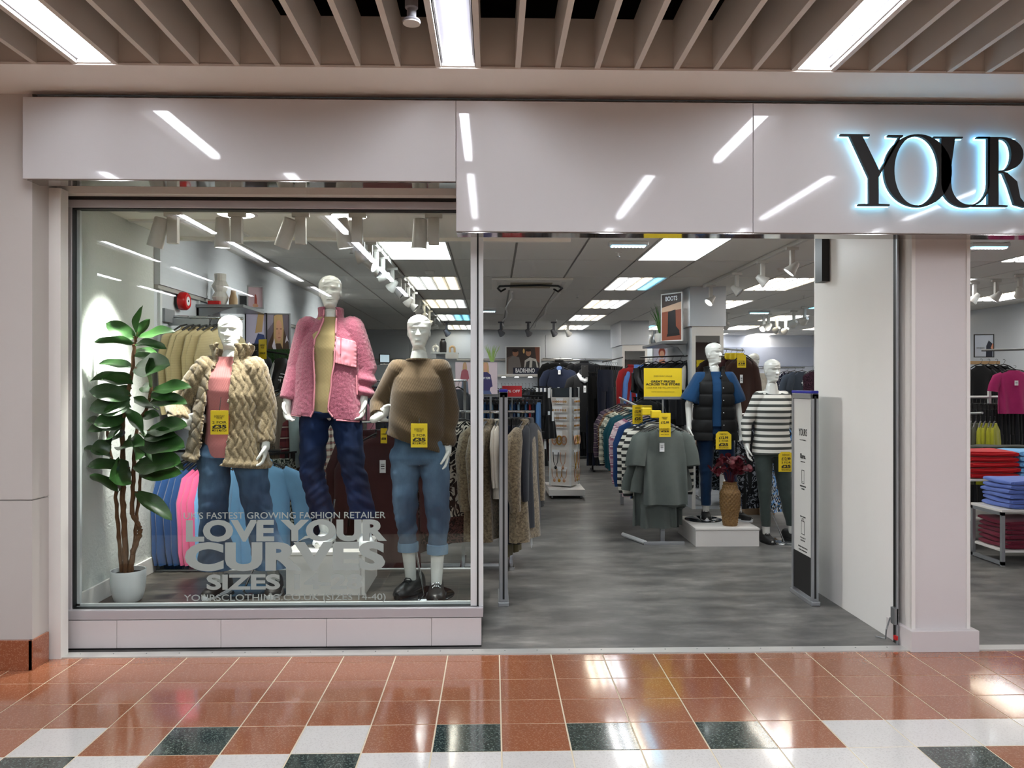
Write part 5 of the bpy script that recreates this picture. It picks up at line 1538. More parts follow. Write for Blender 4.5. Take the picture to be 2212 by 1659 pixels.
for sx in (-.1, .1):
    a = MB(); a.cyl((sx, 0, .02), (sx, 0, 2.2), .009, 10); ob('upright', a, M_['chrome'], ps)
a = MB(); a.box2((-.2, -.14, 0), (.2, .14, .02), .003); ob('base', a, M_['silver'], ps, smooth=False)
ps = thing('poster_stand', 'black stand holding the pale blonde-head poster under the wall shelf', 'poster stand', (WX(553, 7.34), 7.34, 0))
a = MB(); a.box2((-.1, 0, .02), (.1, .02, 2.2)); ob('upright', a, M_['black'], ps, smooth=False)
a = MB(); a.box2((-.15, -.12, 0), (.15, .14, .02), .003); ob('base', a, M_['black'], ps, smooth=False)
# hanging trainers and small items behind the coat shoulder
bar('hanging_rail', 'black rail with hanging trainers behind the beige coat shoulder', [P(532, 752, 6.9), P(622, 766, 6.9)], .008, M_['black_metal'])
for i, (u, v) in enumerate(((596, 785), (616, 788), (637, 792))):
    t = thing('hanging_trainer', 'black trainer with white sole hanging toe down, %s from the beige coat' % ORD[i], 'shoe', P(u, v, 6.9), .9, 'hanging trainers')
    so = shoe(t, (0, 0, .09), (0, -1), M_['ink'], M_['white_card'], M_['white_card'], name='upper', s=1.15)
    so.rotation_euler = (1.45, .25, 0); so.location = (0, 0, -.08)
    a = MB(); a.tube([(0, 0, .02), (.0, .0, .10)], .003, 6); ob('hook', a, M_['black_metal'], t)
fg = thing('hedge_panel', 'green artificial grass wall panel behind the hanging trainers', 'hedge panel', P(620, 800, 7.4))
a = MB()
for i in range(420):
    x, z = RND.uniform(-.24, .2), RND.uniform(-.18, .18); d = Vector((RND.uniform(-.02, .02), -RND.uniform(.01, .04), RND.uniform(.01, .04)))
    p0 = Vector((x, 0, z)); s = Vector((.004, 0, 0)); a.add([p0 - s, p0 + s, p0 + d], [[0, 1, 2]])
o = ob('blades', a, M_['grass'], fg); o['kind'] = 'stuff'
a = MB(); a.box2((-.25, .002, -.19), (.21, .012, .2)); ob('backing', a, plain('dark_green', '#22401a', .8), fg, smooth=False)
row('tee', [blk, blk2], P(528, 748, 6.75), (.035, 0, 0), 4, 1.3, 'black vest top', 'on the short rail behind the coat collar', 'top', (.8, .8, .6), frm='from the collar')
ticket(P(567, 733, 6.7), -.6, [('EVERYDAY', .3, .6, 0), ('VALUE', .42, .4, 0), ('2 FOR £20', .7, .7, .01)], 'narrow yellow ticket behind the shoulder of the beige coat', .10, .17)
a = MB(); a.box2((-.09, 0, 0), (.09, .06, .09), .003); tag(ob('shoe_box', a, M_['black'], None, P(622, 873, 6.8), 0, smooth=False), 'black box with white print below the hanging trainers', 'box')

# rail of knitwear and checks seen between the mannequins
YK = 6.95
bar('clothes_rail', 'chrome rail of taupe cardigans between coat and fleece mannequins', [(-2.0, YK, 1.60), (-1.15, YK + .2, 1.60)], .012, M_['chrome'], ((-1.98, YK, 1.60), (-1.17, YK + .2, 1.60)))
row('cardigan', [taupe], (-1.85, YK - .12, 1.60), (.075, .01, 0), 2, 1.0, 'taupe waffle-knit cardigan', 'on the rail between two window mannequins', 'cardigan', (1.1, 1, 1.12), frm='from the beige coat')
row('shirt', [pl_mar], (-1.69, YK + .05, 1.60), (.07, .01, 0), 2, 1.0, 'maroon checked shirt', 'on the rail beside the taupe cardigans', 'shirt', (1.05, 1, 1.1), frm='from the cardigans')
garment('jumper', cloth('#9fb4b4'), (-1.58, YK + .1, 1.6), 1.05, 'pale aqua jumper on the rail next to the maroon checked shirts', 'jumper')
row('jumper', [cloth('#8c5560')], (-1.47, YK + .14, 1.56), (.06, .01, 0), 3, .95, 'mauve jumper', 'on the rail behind the fleece mannequin legs', 'jumper', (1, 1, 1.05), frm='from the aqua jumper')
garment('shirt', pl_cream, (-1.44, YK - .05, 1.56), 1.2, 'cream and maroon checked shirt seen between the fleece mannequin legs', 'shirt', None, 1)
bar('clothes_rail', 'low rail of denim and printed skirts behind the display platform', [(-2.15, 7.3, 1.03), (-1.1, 7.3, 1.03)], .012, M_['chrome'], ((-2.13, 7.3, 1.03), (-1.12, 7.3, 1.03)))
row('skirt', [green_fl], (-1.92, 6.6, 1.05), (.06, 0, 0), 3, 1.0, 'green leaf-print skirt', 'on the low rail behind the display platform', 'skirt', (1, 1, .95), frm='from the sky blue jumpers')
row('trousers', [den, den_l, den], (-1.86, 7.3, 1.03), (.06, 0, 0), 12, 1.1, ['mid blue jeans', 'light blue jeans', 'washed blue jeans'], 'on the low rail behind the display platform', 'jeans', (1, 1, .82), frm='from the leaf-print skirts')
# dark robe facing the window and further dark stock
rb = garment('coat', maroon, P(836, 912, 6.35), .1, 'dark maroon robe facing the window beside the brown jumper mannequin', 'robe', None, 1, (1.05, 1, 1.2))
swing_tag(rb, (-.03, -.085, -.25))
ticket(P(829, 925, 6.2), -.3, [('2 FOR', .4, .7, .01), ('£18', .7, .7, .05)], 'small yellow ticket on the maroon robe hanger', .055, .12)
bar('clothes_rail', 'rail holding the dark maroon robes behind the fleece mannequin', [P(770, 912, 6.6), P(930, 908, 6.4)], .012, M_['chrome'], ())
row('coat', [maroon, blk, maroon], P(800, 912, 6.62), (.09, .05, 0), 4, .6, ['dark maroon dressing gown', 'black dressing gown'], 'on the rail behind the maroon robe', 'robe', (1, 1, 1.15), frm='from the fleece mannequin')
row(['coat', 'jumper'], [blk, char, nvy, blk2], (-1.35, 8.3, 1.62), (.075, 0, 0), 14, 1.1, ['black coat', 'charcoal jumper', 'navy coat', 'black jumper'], 'on the dark rail behind the fleece mannequin', ['coat', 'jumper'], (1, 1, 1.15), frm='from the mauve jumpers')
bar('clothes_rail', 'long rail of dark coats deep behind the fleece mannequin', [(-1.4, 8.3, 1.62), (-.28, 8.3, 1.62)], .012, M_['chrome'], ((-1.38, 8.3, 1.62), (-.3, 8.3, 1.62)))
row('trousers', [blk, nvy, den_d], (-1.95, 8.0, 1.0), (.07, 0, 0), 12, 1.2, ['black trousers', 'navy trousers', 'dark jeans'], 'on the lower rail behind the fleece mannequin', 'trousers', (1, 1, .9), frm='from the side wall')
bar('clothes_rail', 'lower rail of dark trousers behind the fleece mannequin', [(-2.0, 8.0, 1.0), (-1.1, 8.0, 1.0)], .012, M_['chrome'], ((-1.98, 8.0, 1.0), (-1.12, 8.0, 1.0)))
a = MB(); a.box2((-.05, -.01, 0), (.05, .01, .62)); tag(ob('display_board', a, plain('crimson_panel', '#8e1230', .5), None, P(779, 962, 8.0), smooth=False), 'crimson display board behind the fleece jacket hem', 'board')
a = MB(); a.box2((-.06, -.1, 0), (.06, .1, .16), .003); wbx = tag(ob('storage_box', a, M_['white_card'], None, P(786, 975, 7.9), smooth=False), 'white box below the crimson display board', 'box')
a = MB(); a.box2((-.03, -.102, .04), (.03, -.1, .09)); ob('handle_slot', a, M_['ink'], wbx, smooth=False)
# rail by the doorway with printed coats
YR = 6.72
bar('clothes_rail', 'doorway rail of printed and cable coats behind the glass corner post', [(-.52, YR, 1.34), (.36, YR, 1.34)], .013, M_['chrome'], ((-.26, YR + .1, 1.34), (.16, YR + .1, 1.34)))
a = MB(); a.box2((-.95, 6.74, 0), (.05, 6.78, .022)); tag(ob('floor_bar', a, M_['frame_light'], None, smooth=False), 'white low bar on the floor behind the window mannequins', 'floor bar')
row('cardigan', [bwfl], (-.42, YR - .08, 1.34), (.075, .02, 0), 3, .55, 'black and cream swirl-print coat', 'on the doorway rail beside the brown jumper mannequin', 'coat', (1.0, 1.2, 1.0), frm='from the mannequin')
row('skirt', [leop], (-.40, YR + .06, .80), (.08, 0, 0), 3, .6, 'dark animal-print skirt', 'below the swirl-print coats', 'skirt', (1, 1, .8), frm='from the mannequin')
def furcoat(x, y, rz, label, v, zz=1.34):
    return garment('coat', fur, (x, y, zz), rz, label, 'coat', None, v, (1.0, 1.35, 1.08))
furcoat(-.03, YR - .05, 1.15, 'taupe cable faux-fur coat on the doorway rail beside the corner post', 0)
furcoat(-.10, YR + .02, 1.1, 'second taupe cable faux-fur coat behind the glass corner post', 1)
fc = furcoat(.27, YR - .05, 1.2, 'taupe cable faux-fur coat with a drawcord at the aisle end of the doorway rail', 2)
a = MB(); a.tube([(.06, -.03, -.98), (.055, -.03, -1.06), (.07, -.03, -1.09), (.085, -.03, -1.06), (.08, -.03, -.98)], .003, 6); ob('drawcord', a, M_['white_card'], fc)
row('shirt', [white_c], (.045, YR, 1.32), (.035, 0, 0), 2, 1.35, 'cream shirt', 'on the doorway rail beside the security gate', 'shirt', (.9, .8, .8), frm='from the corner post')
row('trousers', [nvy, char], (.12, YR, 1.34), (.032, 0, 0), 5, 1.3, ['navy trousers', 'charcoal trousers'], 'on the doorway rail between cream shirts and fur coat', 'trousers', (1, 1.2, .98), frm='from the security gate')
row('coat', [char], (.33, YR + .06, 1.34), (.045, .02, 0), 1, 1.3, ['charcoal coat'], 'at the aisle end of the doorway rail', 'coat', (1, .9, .98), frm='from the fur coat')
row('trousers', [olive], (.13, YR + .12, 1.22), (.04, 0, 0), 2, 1.2, 'olive trousers', 'hanging lowest on the doorway rail', 'trousers', (1, 1, 1.0), frm='from the security gate')
# ================================================================== POSTERS, MIDDLE FLOOR
rk = thing('poster_stand', 'grey poster stand with two women posters behind the corner post', 'poster stand', (0, 8.6, 0))
a = MB(); a.box2((WX(983, 8.6), .0, 1.44), (WX(1077, 8.6), .16, 1.485)); ob('ledge', a, M_['gray_metal'], rk, smooth=False)
for u in (1000, 1060):
    a = MB(); a.box2((WX(u, 8.6) - .012, .0, .0), (WX(u, 8.6) + .012, .03, 1.44)); ob('upright', a, M_['gray_metal'], rk, smooth=False)
pic('poster', 'poster of a seated woman in a pink sweatshirt on the poster stand', 'poster', P(1004, 852, 8.58), .215, .36, 0, M_['silver'], '#d3bcc0', woman(.5, .98, .62, BLON, '#a3545f', '#5b6474'), (), .004)
pic('poster', 'poster of a woman in a navy NEW YORK sweatshirt on the poster stand', 'poster', P(1053, 852, 8.58), .225, .36, 0, M_['silver'], '#cbb9be', woman(.4, 1.0, .95, BLON, '#352f5e', '#4a5a80'), [('NEW YORK', .40, .50, .5, .035, .02, M_['white_card'])], .004)
pg = thing('faux_grass', 'pale green grass tuft behind the navy sweatshirt poster', 'artificial plant', P(1063, 782, 8.69))
for i in range(26):
    a = MB(); x = RND.uniform(-.05, .05); a.tube([(x * .3, 0, 0), (x, RND.uniform(-.02, .02), .10), (x * 1.9, 0, RND.uniform(.14, .2))], [.004, .0035, .001], 5); ob('blade', a, M_['grass_light'], pg)
a = MB(); a.box2((-.06, -.05, 1.485 - pg.location.z), (.06, .05, 0), .004); ob('trough', a, M_['white'], pg, smooth=False)
bar('clothes_rail', 'tall mid-floor rail behind the poster stand', [(-.45, 9.4, 1.44), (.60, 9.4, 1.44)], .012, M_['black_metal'], ((-.43, 9.4, 1.44),))
row('pair', [den, den_d, den_l, blk, den, red_c, nvy], (-.40, 9.4, 1.44), (.045, 0, 0), 22, 1.35, ['mid blue folded jeans', 'dark folded jeans', 'light folded jeans', 'black folded jeans', 'blue folded jeans', 'red folded trousers', 'navy folded trousers'], 'on the upper bar of the mid-floor rail', 'jeans', (1, 1, .8), frm='from the corner post')
bar('clothes_rail', 'lower mid-floor rail under the folded jeans', [(-.45, 9.1, 1.02), (.60, 9.1, 1.02)], .012, M_['black_metal'], ((-.43, 9.1, 1.02),))
row('skirt', [blk, red_c, nvy, blk2, rust], (-.38, 9.1, 1.02), (.07, 0, 0), 14, 1.3, ['black skirt', 'red skirt', 'navy skirt', 'faded black skirt', 'rust skirt'], 'on the lower mid-floor rail', 'skirt', (1, 1, 1.2), frm='from the corner post')
rs = thing('sale_sign', 'red 30% OFF sign above the mid-floor rail beside the security gate', 'sign', P(1106, 857, 8.9))
a = MB(); a.box2((-.112, 0, 0), (.112, .006, .125), .002); ob('card', a, plain('red_card', '#b81c24', .5), rs, smooth=False)
lettering('30% OFF', M_['white_card'], rs, (0, -.001, .062), .045, 1, .002, 0, 'lettering', .18)
a = MB(); a.box2((-.115, -.003, -.014), (.115, .009, .0)); ob('holder', a, M_['gray_metal'], rs, smooth=False)
a = MB(); a.cyl((0, .003, -.5), (0, .003, -.014), .006, 8); ob('stem', a, M_['gray_metal'], rs)
# black lingerie with white cards
for j, (v, n) in enumerate(((835, 4), (885, 5), (945, 3))):
    bar('garment_rail', '%s black arm of carded black briefs left of the jewellery spinner' % ('upper', 'middle', 'lower')[j], [P(1152, v, 10.2), P(1192, v + 1, 10.2)], .007, M_['black_metal'])
    for i in range(n):
        g = garment('shorts', blk, P(1154 + i * 8.5, v, 10.2), .9, 'black briefs on a white card, %s along the %s arm by the jewellery spinner' % (ORD[i], ('upper', 'middle', 'lower')[j]), 'briefs', 'carded briefs', i % 3, (.55, .8, .62), False)
        a = MB(); a.box2((-.045, -.06, -.24), (.045, -.057, -.03)); ob('card', a, M_['white_card'], g, smooth=False)
row('shirt', [rust, red_c, maroon], (WX(1105, 11.4), 11.4, 1.35), (.07, 0, 0), 9, 1.1, ['rust shirt', 'red shirt', 'maroon shirt'], 'on the rail behind the carded briefs', 'shirt', frm='from the sale sign')
bar('clothes_rail', 'rail of rust and red shirts behind the carded briefs', [(WX(1095, 11.4), 11.4, 1.35), (WX(1205, 11.4), 11.4, 1.35)], .012, M_['chrome'], ((WX(1100, 11.4), 11.4, 1.35),))
# left rear: till, shelf ornaments
cd = thing('cash_desk', 'grey cash desk with red front behind the fleece mannequin arm', 'cash desk', P(836, 772, 12.6)); cd.location.z = 0
a = MB(); a.box2((-.5, 0, 0), (1.0, .5, 1.55), .004); ob('body', a, plain('desk_red', '#7c1a22', .5), cd, smooth=False)
a = MB(); a.box2((-.52, -.03, 1.55), (1.02, .55, 1.9), .004); ob('screen_shelf', a, M_['gray_metal'], cd, smooth=False)
mo = thing('till_monitor', 'small till monitor on the cash desk', 'monitor', P(831, 772, 12.7)); mo.location.z = 1.9
a = MB(); a.box2((-.09, 0, .03), (.09, .02, .18), .004); ob('screen', a, M_['black'], mo, smooth=False)
a = MB(); a.box2((-.078, -.002, .045), (.078, 0, .165)); ob('display', a, glow('screen', '#b9cbd8', .6), mo, smooth=False)
a = MB(); a.box2((-.10, -.06, 0), (.10, .08, .012), .003); a.box2((-.012, .02, .01), (.012, .035, .06)); ob('base', a, M_['white'], mo, smooth=False)
mo.rotation_euler.z = .5
a = MB(); a.box2((WX(930, 12), 0, 2.055), (WX(990, 12), .22, 2.075)); gsh = tag(ob('glass_shelf', a, M_['frame_light'], None, (0, 12, 0), smooth=False), 'pale shelf with black vase behind the brown jumper mannequin', 'shelf')
a = MB(); a.box2((WX(962, 12), 0, 1.98), (WX(990, 12), .02, 2.055)); ob('shelf_edge', a, M_['white'], gsh, smooth=False)
a = MB(); a.box2((WX(940, 12), .2, 0), (WX(985, 12), .22, 2.055)); ob('back_panel', a, M_['store_white'], gsh, smooth=False)
a = MB(); a.lathe([(.001, 0), (.05, 0), (.054, .01), (.054, .15), (.042, .18), (.032, .19), (.034, .215), (.028, .215), (.001, .2)], 24); tag(ob('black_vase', a, M_['vase_black'], None, Vector((WX(957, 12.1), 12.1, 2.075))), 'black bottle vase on the pale rear shelf', 'vase')
a = MB(); a.tube([(.042 * cos(t), 0, .05 + .042 * sin(t)) for t in [-1.2 + i * 5.5 / 20 for i in range(21)]], .018, 10, up=Vector((0, 1, 0))); a.cyl((0, 0, .09), (0, 0, .13), .014, 12); tag(ob('ring_vase', a, M_['vase_white'], None, Vector((WX(941, 12.1), 12.1, 2.082))), 'white ring-shaped vase beside the black vase', 'vase')
a = MB(); a.tube([(-.036, 0, 0), (-.036, 0, .06)] + [(-.036 * cos(t), 0, .06 + .036 * sin(t)) for t in [.3 * i for i in range(11)]] + [(.036, 0, 0)], .017, 10, up=Vector((0, 1, 0))); tag(ob('arch_ornament', a, M_['vase_tan'], None, Vector((WX(977, 12.1), 12.1, 2.075))), 'tan arch ornament on the pale rear shelf', 'ornament')
# rear wall
YW = 17.3
a = MB(); a.box2((WX(1070, YW), YW - .15, 1.755), (WX(1172, YW), YW + .18, 1.80), .003); tag(ob('wall_shelf', a, M_['white'], None, smooth=False), 'white shelf on the rear wall under the two-men poster', 'shelf')
pic('poster', 'framed poster of two men standing on the rear wall shelf', 'poster', P(1130, 810, YW - .1), .78, .64, 0, M_['frame_light'], '#3d3230',
    [('#6b5a52', [(0, 0), (.0, .6), (.2, .7), (.3, .0)]), ('#77706c', [(.05, 0), (.06, .55), (.2, .68), (.38, .62), (.44, .3), (.44, 0)]), ('#9c6f56', ('e', .27, .78, .09, .13)), ('#2a1f1a', ('e', .26, .87, .09, .06)), ('#d8b070', ('e', .52, .85, .03, .09)), ('#c0beb8', [(.52, .1), (.55, .5), (.7, .62), (.9, .55), (.97, .2), (.97, 0), (.5, 0)]), ('#3a3a3c', [(.56, .2), (.6, .45), (.7, .5), (.68, .15)]), ('#3a3a3c', [(.76, .15), (.78, .5), (.88, .46), (.92, .15)]), ('#a87a60', ('e', .66, .78, .08, .12)), ('#2a1f1a', ('e', .66, .88, .08, .05)), ('#7a4a3a', [(.85, 1), (.9, .5), (1, .4), (1, 1)]), ('#20243a', [(.2, 0), (.2, .24), (.97, .24), (.97, 0)])],
    [('BADRHINO', .56, .12, .58, .13, .03, M_['white_card'])], .022)
for i, u in enumerate((1088, 1116, 1145)):
    a = MB(); a.cyl((0, 0, -.012), (0, 0, 0), .045, 16); tag(ob('shelf_downlight', a, glow('small_lamp', '#ffffff', 9), None, Vector((WX(u, YW), YW - .06, 1.753))), 'small round light under the rear wall shelf, %s from the window side' % ORD[i], 'downlight')
bar('hanging_rail', 'chrome rail of black jackets on the rear wall', [P(1172, 774, YW - .1), P(1235, 776, YW - .1)], .014)
bar('hanging_rail', 'second chrome rail on the rear wall beside the pillar', [P(1238, 777, YW - .1), P(1320, 779, YW - .1)], .014)
garment('coat', blk, P(1208, 772, 16.9), .05, 'black jacket facing out on the rear wall behind the navy shirt', 'jacket', None, 0, (1.2, 1.1, 1.0))
garment('coat', blk2, P(1262, 774, 16.9), .05, 'black jacket facing out on the rear wall near the pillar', 'jacket', None, 1, (1.2, 1.1, 1.0))
ns = garment('shirt', nvy, P(1208, 786, 15.9), -.05, 'navy shirt with pale blue collar facing out above the jewellery spinner', 'shirt', None, 1, (1.1, 1, 1))
a = MB(); a.ellipsoid((0, -.02, -.09), (.05, .02, .05), None, 12, 8); ob('collar', a, cloth('#6f87b8'), ns); swing_tag(ns, (0, -.06, -.13))
bh = garment('hoodie', blk, P(1262, 792, 15.6), .05, 'black top with white collar facing out beside the jewellery spinner', 'sweatshirt', None, 2, (1.15, 1, 1.6))
a = MB(); a.tube([(-.12, -.03, -.09), (-.06, -.05, -.15), (0, -.06, -.18), (.06, -.05, -.15), (.12, -.03, -.09)], [.02, .035, .03, .035, .02], 10); ob('collar', a, M_['white_card'], bh); swing_tag(bh, (.0, -.075, -.24))
a = MB(); a.box2((-.06, -.10, -.13), (.06, -.08, .02), .004); ob('size_card', a, M_['ink'], bh, smooth=False)
bar('garment_rail', 'chrome face-out arm carrying the navy shirt on the rear wall', [(WX(1208, 15.9), 15.8, WZ(1208, 786, 15.9)), (WX(1208, 15.9), 17.3, WZ(1208, 786, 15.9))], .01)
bar('garment_rail', 'chrome face-out arm carrying the white-collared top on the rear wall', [(WX(1262, 15.6), 15.5, WZ(1262, 792, 15.6)), (WX(1262, 15.6), 17.3, WZ(1262, 792, 15.6))], .01)
bar('garment_rail', 'black arm of dark trousers in front of the far pillar', [P(1302, 782, 13.2), P(1345, 772, 14.2)], .012, M_['black_metal'])
row('trousers', [nvy, blk, blk2, char], P(1308, 781, 13.3), (.05, .12, 0), 7, .75, ['navy trousers', 'black trousers', 'washed black trousers', 'charcoal trousers'], 'on the arm in front of the far pillar', 'trousers', (1.0, 1.2, 1.25), frm='from the aisle')
row('trousers', [blk, nvy, char], P(1283, 795, 14.0), (.05, .1, 0), 4, .7, ['black joggers', 'navy joggers', 'charcoal joggers'], 'on the arm beside the white-collared top', 'trousers', (.8, 1.2, 1.35), frm='from the aisle')
row('trousers', [nvy, blk, nvy, blk2], (WX(1278, 14.2), 14.2, 1.22), (.055, .0, 0), 11, 1.0, ['navy trousers', 'black trousers', 'dark navy trousers', 'faded black trousers'], 'on the low rail by the far pillar', 'trousers', (1, 1.2, .98), frm='from the jewellery spinner')
bar('clothes_rail', 'low rail of navy trousers by the far pillar', [(WX(1275, 14.2), 14.2, 1.22), (WX(1350, 14.2), 14.2, 1.22)], .012, M_['black_metal'], ((WX(1280, 14.2), 14.2, 1.22), (WX(1345, 14.2), 14.2, 1.22)))
row('shirt', [blk, nvy, blk2, char], (WX(1180, 16.8), 16.8, 1.15), (.075, 0, 0), 22, 1.1, ['black shirt', 'navy shirt', 'faded black shirt', 'charcoal shirt'], 'on the lower rear wall rail', 'shirt', (1, 1, 1.25), frm='from the two-men poster')
row('jumper', [nvy, blk, char], (WX(1060, 16.8), 16.8, 1.6), (.075, 0, 0), 14, 1.1, ['navy jumper', 'black jumper', 'charcoal jumper'], 'on the rear rail under the two-men poster', 'jumper', (1, 1, 1.6), frm='from the window side')
row('tee', [red_c, nvy, cloth('#b9963a'), blk, white_c], (WX(700, 15.6), 15.6, 1.75), (.085, 0, 0), 26, 1.1, ['red tee', 'navy tee', 'mustard tee', 'black tee', 'white tee'], 'on the far rail behind the window mannequins', 'tee', (1, 1, 1.1), frm='from the side wall')
row('trousers', [blk, den_d, nvy], (WX(700, 15.4), 15.4, 1.0), (.085, 0, 0), 24, 1.1, ['black trousers', 'dark jeans', 'navy trousers'], 'on the far low rail behind the window mannequins', 'trousers', (1, 1, .9), frm='from the side wall')
# ================================================================== PILLARS IN THE SHOP
def clad_pillar(x0, x1, y0, y1, zb, label, cat='pillar'):
    t = bpy.data.objects.new('wall_right', None); COL.objects.link(t); t['kind'] = 'structure'
    a = MB(); a.box2((x0 - .03, y0 - .03, zb), (x1 + .03, y1, CEIL), .002); struct('upper_cladding', a, M_['panel_white'], t)
    a = MB(); a.box2((x0, y0, 0), (x1, y1 - .02, zb)); struct('core', a, M_['store_white'], t)
    for x in (x0, x1 - .045):
        a = MB(); a.box2((x, y0 - .02, 0), (x + .045, y0, zb - .002)); struct('frame_post', a, M_['white'], t)
    a = MB(); a.box2((x0 + .045, y0 - .02, zb - .12), (x1 - .045, y0, zb - .002)); struct('frame_head', a, M_['white'], t)
    a = MB(); a.box2((x0 + .045, y0 - .008, .05), (x1 - .045, y0 - .002, zb - .12)); struct('mirror', a, M_['mirror'], t)
clad_pillar(2.517, 2.918, 9.8, 11.2, 2.317, 'near')
clad_pillar(2.50, 2.985, 15.0, 16.3, 2.35, 'far')
# gondola shelf on the near pillar
a = MB(); a.box2((2.16, 9.9, 2.10), (2.487, 11.2, 2.135), .002); gs = tag(ob('pillar_shelf', a, M_['gray_metal'], None, smooth=False), 'grey shelf on the clad pillar carrying the boots poster', 'shelf')
a = MB(); a.prism([(2.487, 1.95), (2.46, 1.95), (2.38, 2.06), (2.18, 2.099), (2.487, 2.099)], .02, Matrix.Translation((0, 9.95, 0))); ob('shelf_bracket', a, M_['gray_metal'], gs, smooth=False)
pic('poster', 'BOOTS poster with a black boot on the pillar shelf', 'poster', (2.30, 9.98, 2.135), .36, .625, -.95, M_['white'], '#8a4a34',
    [('#3a2620', [(0, .7), (1, .75), (1, 1), (0, 1)]), ('#c9a58a', [(0, .62), (1, .66), (1, .82), (0, .72)]), ('#1b1a1c', [(.3, .15), (.32, .62), (.7, .66), (.72, .3), (.9, .2), (.88, .12), (.35, .1)]), ('#0c0b0c', [(.25, .08), (.92, .1), (.9, .16), (.28, .14)])], [('BOOTS', .5, .9, .6, .08, .02, M_['white_card'])], .015)
pgr = thing('faux_grass', 'tall dark green grass plant in a pale pot on the pillar shelf', 'artificial plant', (2.23, 10.35, 2.135))
a = MB(); a.lathe([(.001, 0), (.05, 0), (.075, .05), (.07, .12), (.06, .125), (.001, .11)], 20); ob('pot', a, M_['vase_white'], pgr)
for i in range(40):
    a = MB(); t = RND.uniform(0, 6.28); r = RND.uniform(.02, .14); h = RND.uniform(.28, .45); a.tube([(0, 0, .1), (r * .4 * cos(t), r * .4 * sin(t), .1 + h * .6), (r * cos(t), r * sin(t), .1 + h)], [.006, .005, .001], 5); ob('blade', a, M_['grass'], pgr)
for i, (x, y) in enumerate(((2.22, 10.65), (2.25, 10.9))):
    a = MB(); a.lathe([(.001, 0), (.045, 0), (.055, .03), (.05, .09), (.02, .13), (.016, .19), (.012, .19), (.001, .17)], 20); tag(ob('bottle_vase', a, M_['gray_metal'] if i == 0 else M_['vase_white'], None, (x, y, 2.135)), ('grey bottle vase', 'pale bottle vase')[i] + ' at the edge of the pillar shelf', 'vase')
a = MB(); a.box2((-.03, .03, 0), (.03, .05, 2.1)); pst = thing('poster_stand', 'thin stand behind the red-haired woman poster', 'poster stand', (WX(1430, 12.4), 12.4, 0)); ob('upright', a, M_['silver'], pst, smooth=False)
pic('poster', 'small poster of a red-haired woman behind the pillar shelf', 'poster', P(1430, 795, 12.4), .3, .34, 0, M_['silver'], '#b9b6c4', [('#8a3a26', ('e', .5, .75, .2, .25)), (SKIN, ('e', .5, .65, .14, .2)), ('#c98a70', [(.3, 0), (.35, .4), (.65, .4), (.7, 0)])])
bar('hanging_rail', 'black rail of bags and tops under the pillar shelf', [P(1383, 772, 10.9), P(1500, 768, 9.9)], .010, M_['black_metal'])
row(['tee', 'jumper'], [blk, blk2, blk, char], P(1400, 772, 10.8), (.075, -.15, 0), 6, .5, ['black top', 'faded black jumper', 'black vest', 'charcoal jumper'], 'on the black rail under the pillar shelf', ['top', 'jumper'], (.9, 1, 1.1), frm='from the far end')
garment('tee', white_c, P(1490, 768, 10.1), .8, 'pale grey top hanging against the clad pillar', 'top', None, 1, (.7, 1, 1))
row('trousers', [blk, blk2], P(1390, 850, 10.6), (.09, -.05, 0), 6, .5, ['black leggings', 'faded black leggings'], 'below the yellow great-prices board', 'leggings', (1, 1, .9), frm='from the far end')
for i, (u, v) in enumerate(((1376, 795), (1388, 800), (1372, 868))):
    t = thing('hanging_boot', 'black ankle boot hanging toe down beside the yellow board, %s of the three' % ('left', 'right', 'lowest')[i], 'boot', P(u, v, 10.2), .9, 'hanging boots')
    a = MB(); a.loft([(-.0, 0, 0, .045, .05, .05), (-.12, 0, 0, .045, .05, .05), (-.2, 0, -.02, .045, .08, .05), (-.27, 0, -.06, .042, .10, .04), (-.31, 0, -.09, .03, .09, .02)], 18); ob('upper', a, plain('boot_leather', '#141414', .25), t)
    a = MB(); a.box2((-.04, .03, -.30), (.04, .065, -.06), .01); ob('sole', a, M_['ink'], t, smooth=False)
row('coat', [red_c, cloth('#5f8ad0'), cloth('#4a76c0')], P(1363, 780, 12.8), (.10, .05, 0), 3, .5, ['red jacket', 'light blue top', 'blue top'], 'beside the far pillar', 'top', (.8, 1, 1.05), frm='from the far pillar')
garment('coat', blk, P(1395, 850, 10.0), .5, 'black fluffy coat below the hanging boots', 'coat', None, 1, (.9, 1.2, .9))
# ================================================================== GREY TEE RACK
RX = 1.70
bar('clothes_rail', 'two-way floor rack carrying grey tees and checked shirts by the aisle', [(RX, 7.7, 1.235), (RX, 10.4, 1.40)], .014, M_['silver'], ())
rf = thing('rack_base', 'grey floor base of the tee rack on the shop floor', 'rack base', (0, 0, 0))
xa, xb = WX(1390, 7.62), WX(1478, 7.62)
a = MB(); a.box2((xa, 7.60, 0.0), (xb, 7.64, .03), .003); ob('front_bar', a, M_['silver'], rf, smooth=False)
a = MB(); a.tube([(xa + .02, 7.62, .02), (xa - .13, 8.05, .02)], .022, 8); ob('side_foot', a, M_['frame_light'], rf)
for y, z in ((7.75, 1.24), (10.2, 1.4)):
    a = MB(); a.box2((RX - .02, y, 0), (RX + .02, y + .04, z)); ob('upright', a, M_['silver'], rf, smooth=False)
g0 = garment('tee', gt, (RX, 7.62, 1.235), .04, 'grey-green plain tee facing the entrance, front of the rack', 'tee', 'grey tees on the rack', 0, (1.03, 1.1, 1.0))
swing_tag(g0, (-.05, -.05, -.23))
